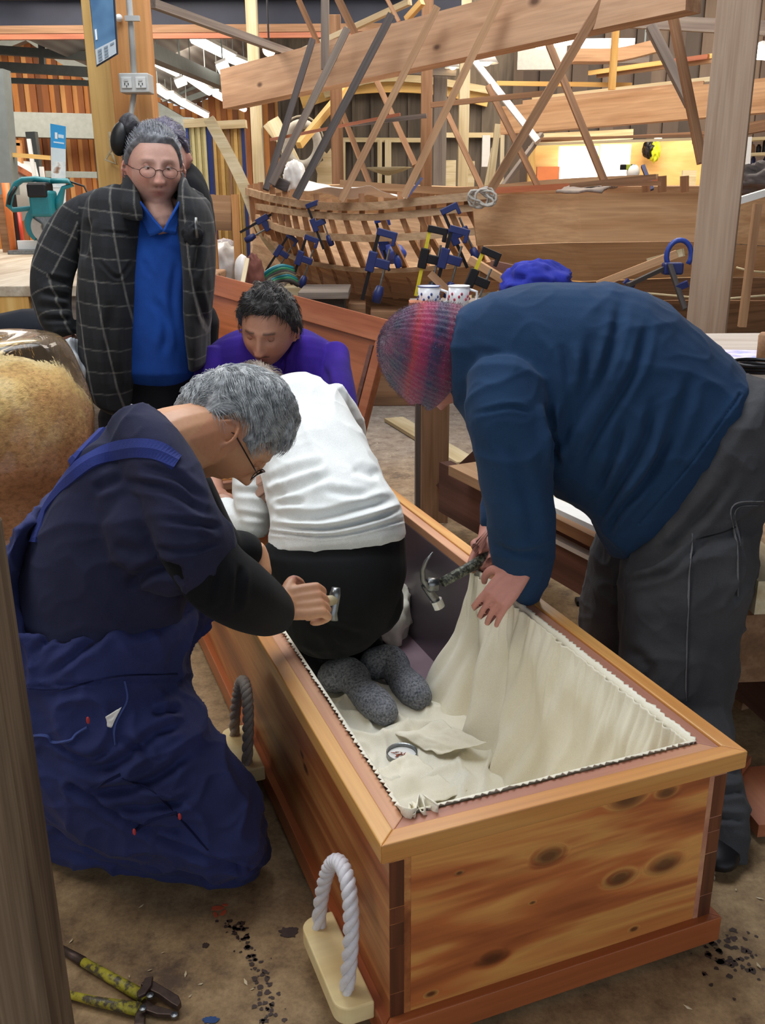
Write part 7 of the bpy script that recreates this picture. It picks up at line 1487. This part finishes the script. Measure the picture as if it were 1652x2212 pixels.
cb1 = S.build('sweatshirt', MNV, be, .0055, 3, folds=[([(1345, 640), (1320, 760), (1262, 880), (1190, 990)], 11, .013), ([(1400, 690), (1370, 800), (1300, 920), (1240, 1030)], 10, .012), ([(1275, 720), (1265, 820), (1215, 930), (1190, 975)], 12, .014), ([(1215, 740), (1230, 840), (1200, 950)], 11, .010), ([(1185, 870), (1190, 940), (1200, 1010)], 9, .022), ([(1420, 850), (1390, 960), (1330, 1060), (1290, 1130)], 12, .014), ([(1450, 940), (1400, 1030), (1340, 1100), (1310, 1150)], 9, .016), ([(1350, 900), (1320, 1000), (1290, 1060)], 9, .011), ([(1020, 895), (1100, 880), (1150, 890)], 5, .005), ([(1100, 960), (1140, 1080), (1150, 1180)], 14, .007), ([(1060, 1180), (1120, 1195), (1180, 1185)], 8, .006), ([(1500, 800), (1450, 950), (1390, 1080)], 13, .008), ([(1600, 850), (1500, 990), (1380, 1130)], 3, .004, 1)], wr=(.006, 6, 6, 6, 2), ridge=(.005, 6, 4))
MJN = cloth('charcoal_denim', '#47474a', '#36363a', .9, 380, .4, 6, .15)
S = Sculpt()
S.loft([(1650, 815, 1345, 1195, 2.07, .175), (1690, 900, 1340, 1235, 2.06, .18), (1700, 1000, 1345, 1280, 2.05, .175), (1660, 1110, 1345, 1330, 2.03, .17)], e=2.3)
S.loft([(1340, 1225, 1640, 1130, 2.0, .15), (1342, 1290, 1622, 1240, 1.98, .14), (1343, 1370, 1597, 1350, 1.96, .125), (1343, 1450, 1586, 1440, 1.93, .115), (1372, 1540, 1574, 1530, 1.90, .105), (1420, 1630, 1585, 1620, 1.80, .09), (1480, 1720, 1606, 1700, 1.70, .075), (1515, 1790, 1614, 1790, 1.64, .068), (1522, 1840, 1612, 1845, 1.62, .062)], e=2.2)
S.loft([(1300, 1150, 1470, 1150, 2.26, .12), (1268, 1240, 1400, 1240, 2.30, .11), (1256, 1330, 1372, 1330, 2.33, .10), (1255, 1430, 1350, 1430, 2.36, .085), (1260, 1530, 1340, 1530, 2.38, .07)])
cb2 = S.build('jeans', MJN, be, .0055, 3, folds=[([(1500, 1165), (1492, 1250), (1485, 1400), (1482, 1520)], 3, .003, 1), ([(1590, 1095), (1600, 1200), (1590, 1290)], 3, .004, 1), ([(1590, 1095), (1652, 1085)], 3, .004, 1), ([(1350, 1230), (1420, 1205), (1500, 1130), (1600, 1010)], 12, .014), ([(1345, 1260), (1450, 1230), (1530, 1160)], 8, .008), ([(1550, 1660), (1605, 1670)], 8, .008), ([(1540, 1715), (1608, 1708)], 8, .010), ([(1530, 1765), (1610, 1770)], 7, .008), ([(1345, 1400), (1400, 1440), (1380, 1500)], 12, .008), ([(1560, 1330), (1590, 1280), (1620, 1230)], 7, .007)], wr=(.006, 9, 9, 7, 9), ridge=(.006, 8, 1))
MGT = cloth('grey_thread', '#77767a'); MDS = cloth('dark_denim_seam', '#1d1d20')
strap('side_seam', [(1496, 1150), (1492, 1200), (1487, 1260), (1483, 1400), (1480, 1520)], .0025, MGT, be, .002, [cb2])
strap('pocket_seam', [(1652, 1082), (1580, 1094), (1592, 1180), (1594, 1295)], .0035, MGT, be, .002, [cb2])
strap('pocket_seam', [(1650, 1092), (1588, 1102), (1600, 1185)], .0025, MGT, be, .002, [cb2])
strap('pocket_seam', [(1500, 1165), (1560, 1150), (1590, 1135)], .0025, MDS, be, .002, [cb2])
tuck(bb, [cb1, cb2], [(HM6.translation, .14), (PY(1095, 1285, 1.95), .085), (PY(1050, 1190, 2.24), .08)])
q = PZ(1570, 1856, 0); MB().ball((q.x - .03, q.y + .03, .03), (.055, .10, .032), 12).build('shoe', M_['black'], be, smooth=True)
q = PZ(1295, 1575, 0); MB().ball((q.x, q.y, .035), (.05, .12, .036), 12).build('shoe', M_['black'], be, smooth=True)
# claw hammer
h0 = PY(1075, 1192, 2.22); h1 = PY(948, 1262, 2.10); t = thing('claw_hammer', h0, 'steel claw hammer with worn dark handle held over the coffin', 'hammer')
d = (h1 - h0).normalized(); M, L = frame(h0, h1, (0, .3, 1))
nn = NT('worn_handle'); g = nn.noise(nn.map((1, 1, 1)), 90, 5, .7); nn.col(nn.ramp(g, [(.45, hx('#2d2f28')), (.62, hx('#8c8f7e'))])); MWH = nn.set(Roughness=.5)
MB().tube([(-L / 2 - .05, 0, 0), (-L / 2 + .02, 0, 0), (0, 0, 0), (L / 2 - .012, 0, 0)], [.016, .017, .0135, .0125], 12).build('handle', MWH, t, M, smooth=True)
MB().tube([(-L / 2 - .02, 0, 0), (-L / 2 + .035, 0, 0)], .0185, 12).build('grip_collar', M_['black'], t, M, smooth=True)
pc = PY(936, 1262, 2.09); MI = M_['iron']
def P3(x, y, dY=0): return PY(x, y, 2.09 + dY)
MB().tube([P3(947, 1262), P3(930, 1262), P3(921, 1270)], [.016, .018, .016], 12).build('hammer_head', MI, t, smooth=True)
MB().tube([P3(921, 1262), P3(928, 1278), P3(938, 1292), P3(944, 1300)], [.014, .011, .011, .010], 12).build('neck', MI, t, smooth=True); MB().tube([P3(941, 1296), P3(948, 1312)], [.0155, .0155], 14).build('face', plain('bright_steel', '#c9cbcc', .25, .9), t)
for dy in (-.008, .008): MB().tube([P3(926, 1268, dy), P3(914, 1252, dy), P3(912, 1232, dy * 1.2), P3(920, 1212, dy * 1.4), P3(935, 1193, dy * 1.5)], [.010, .0075, .006, .0045, .002], 8).build('claw', MI, t, smooth=True)
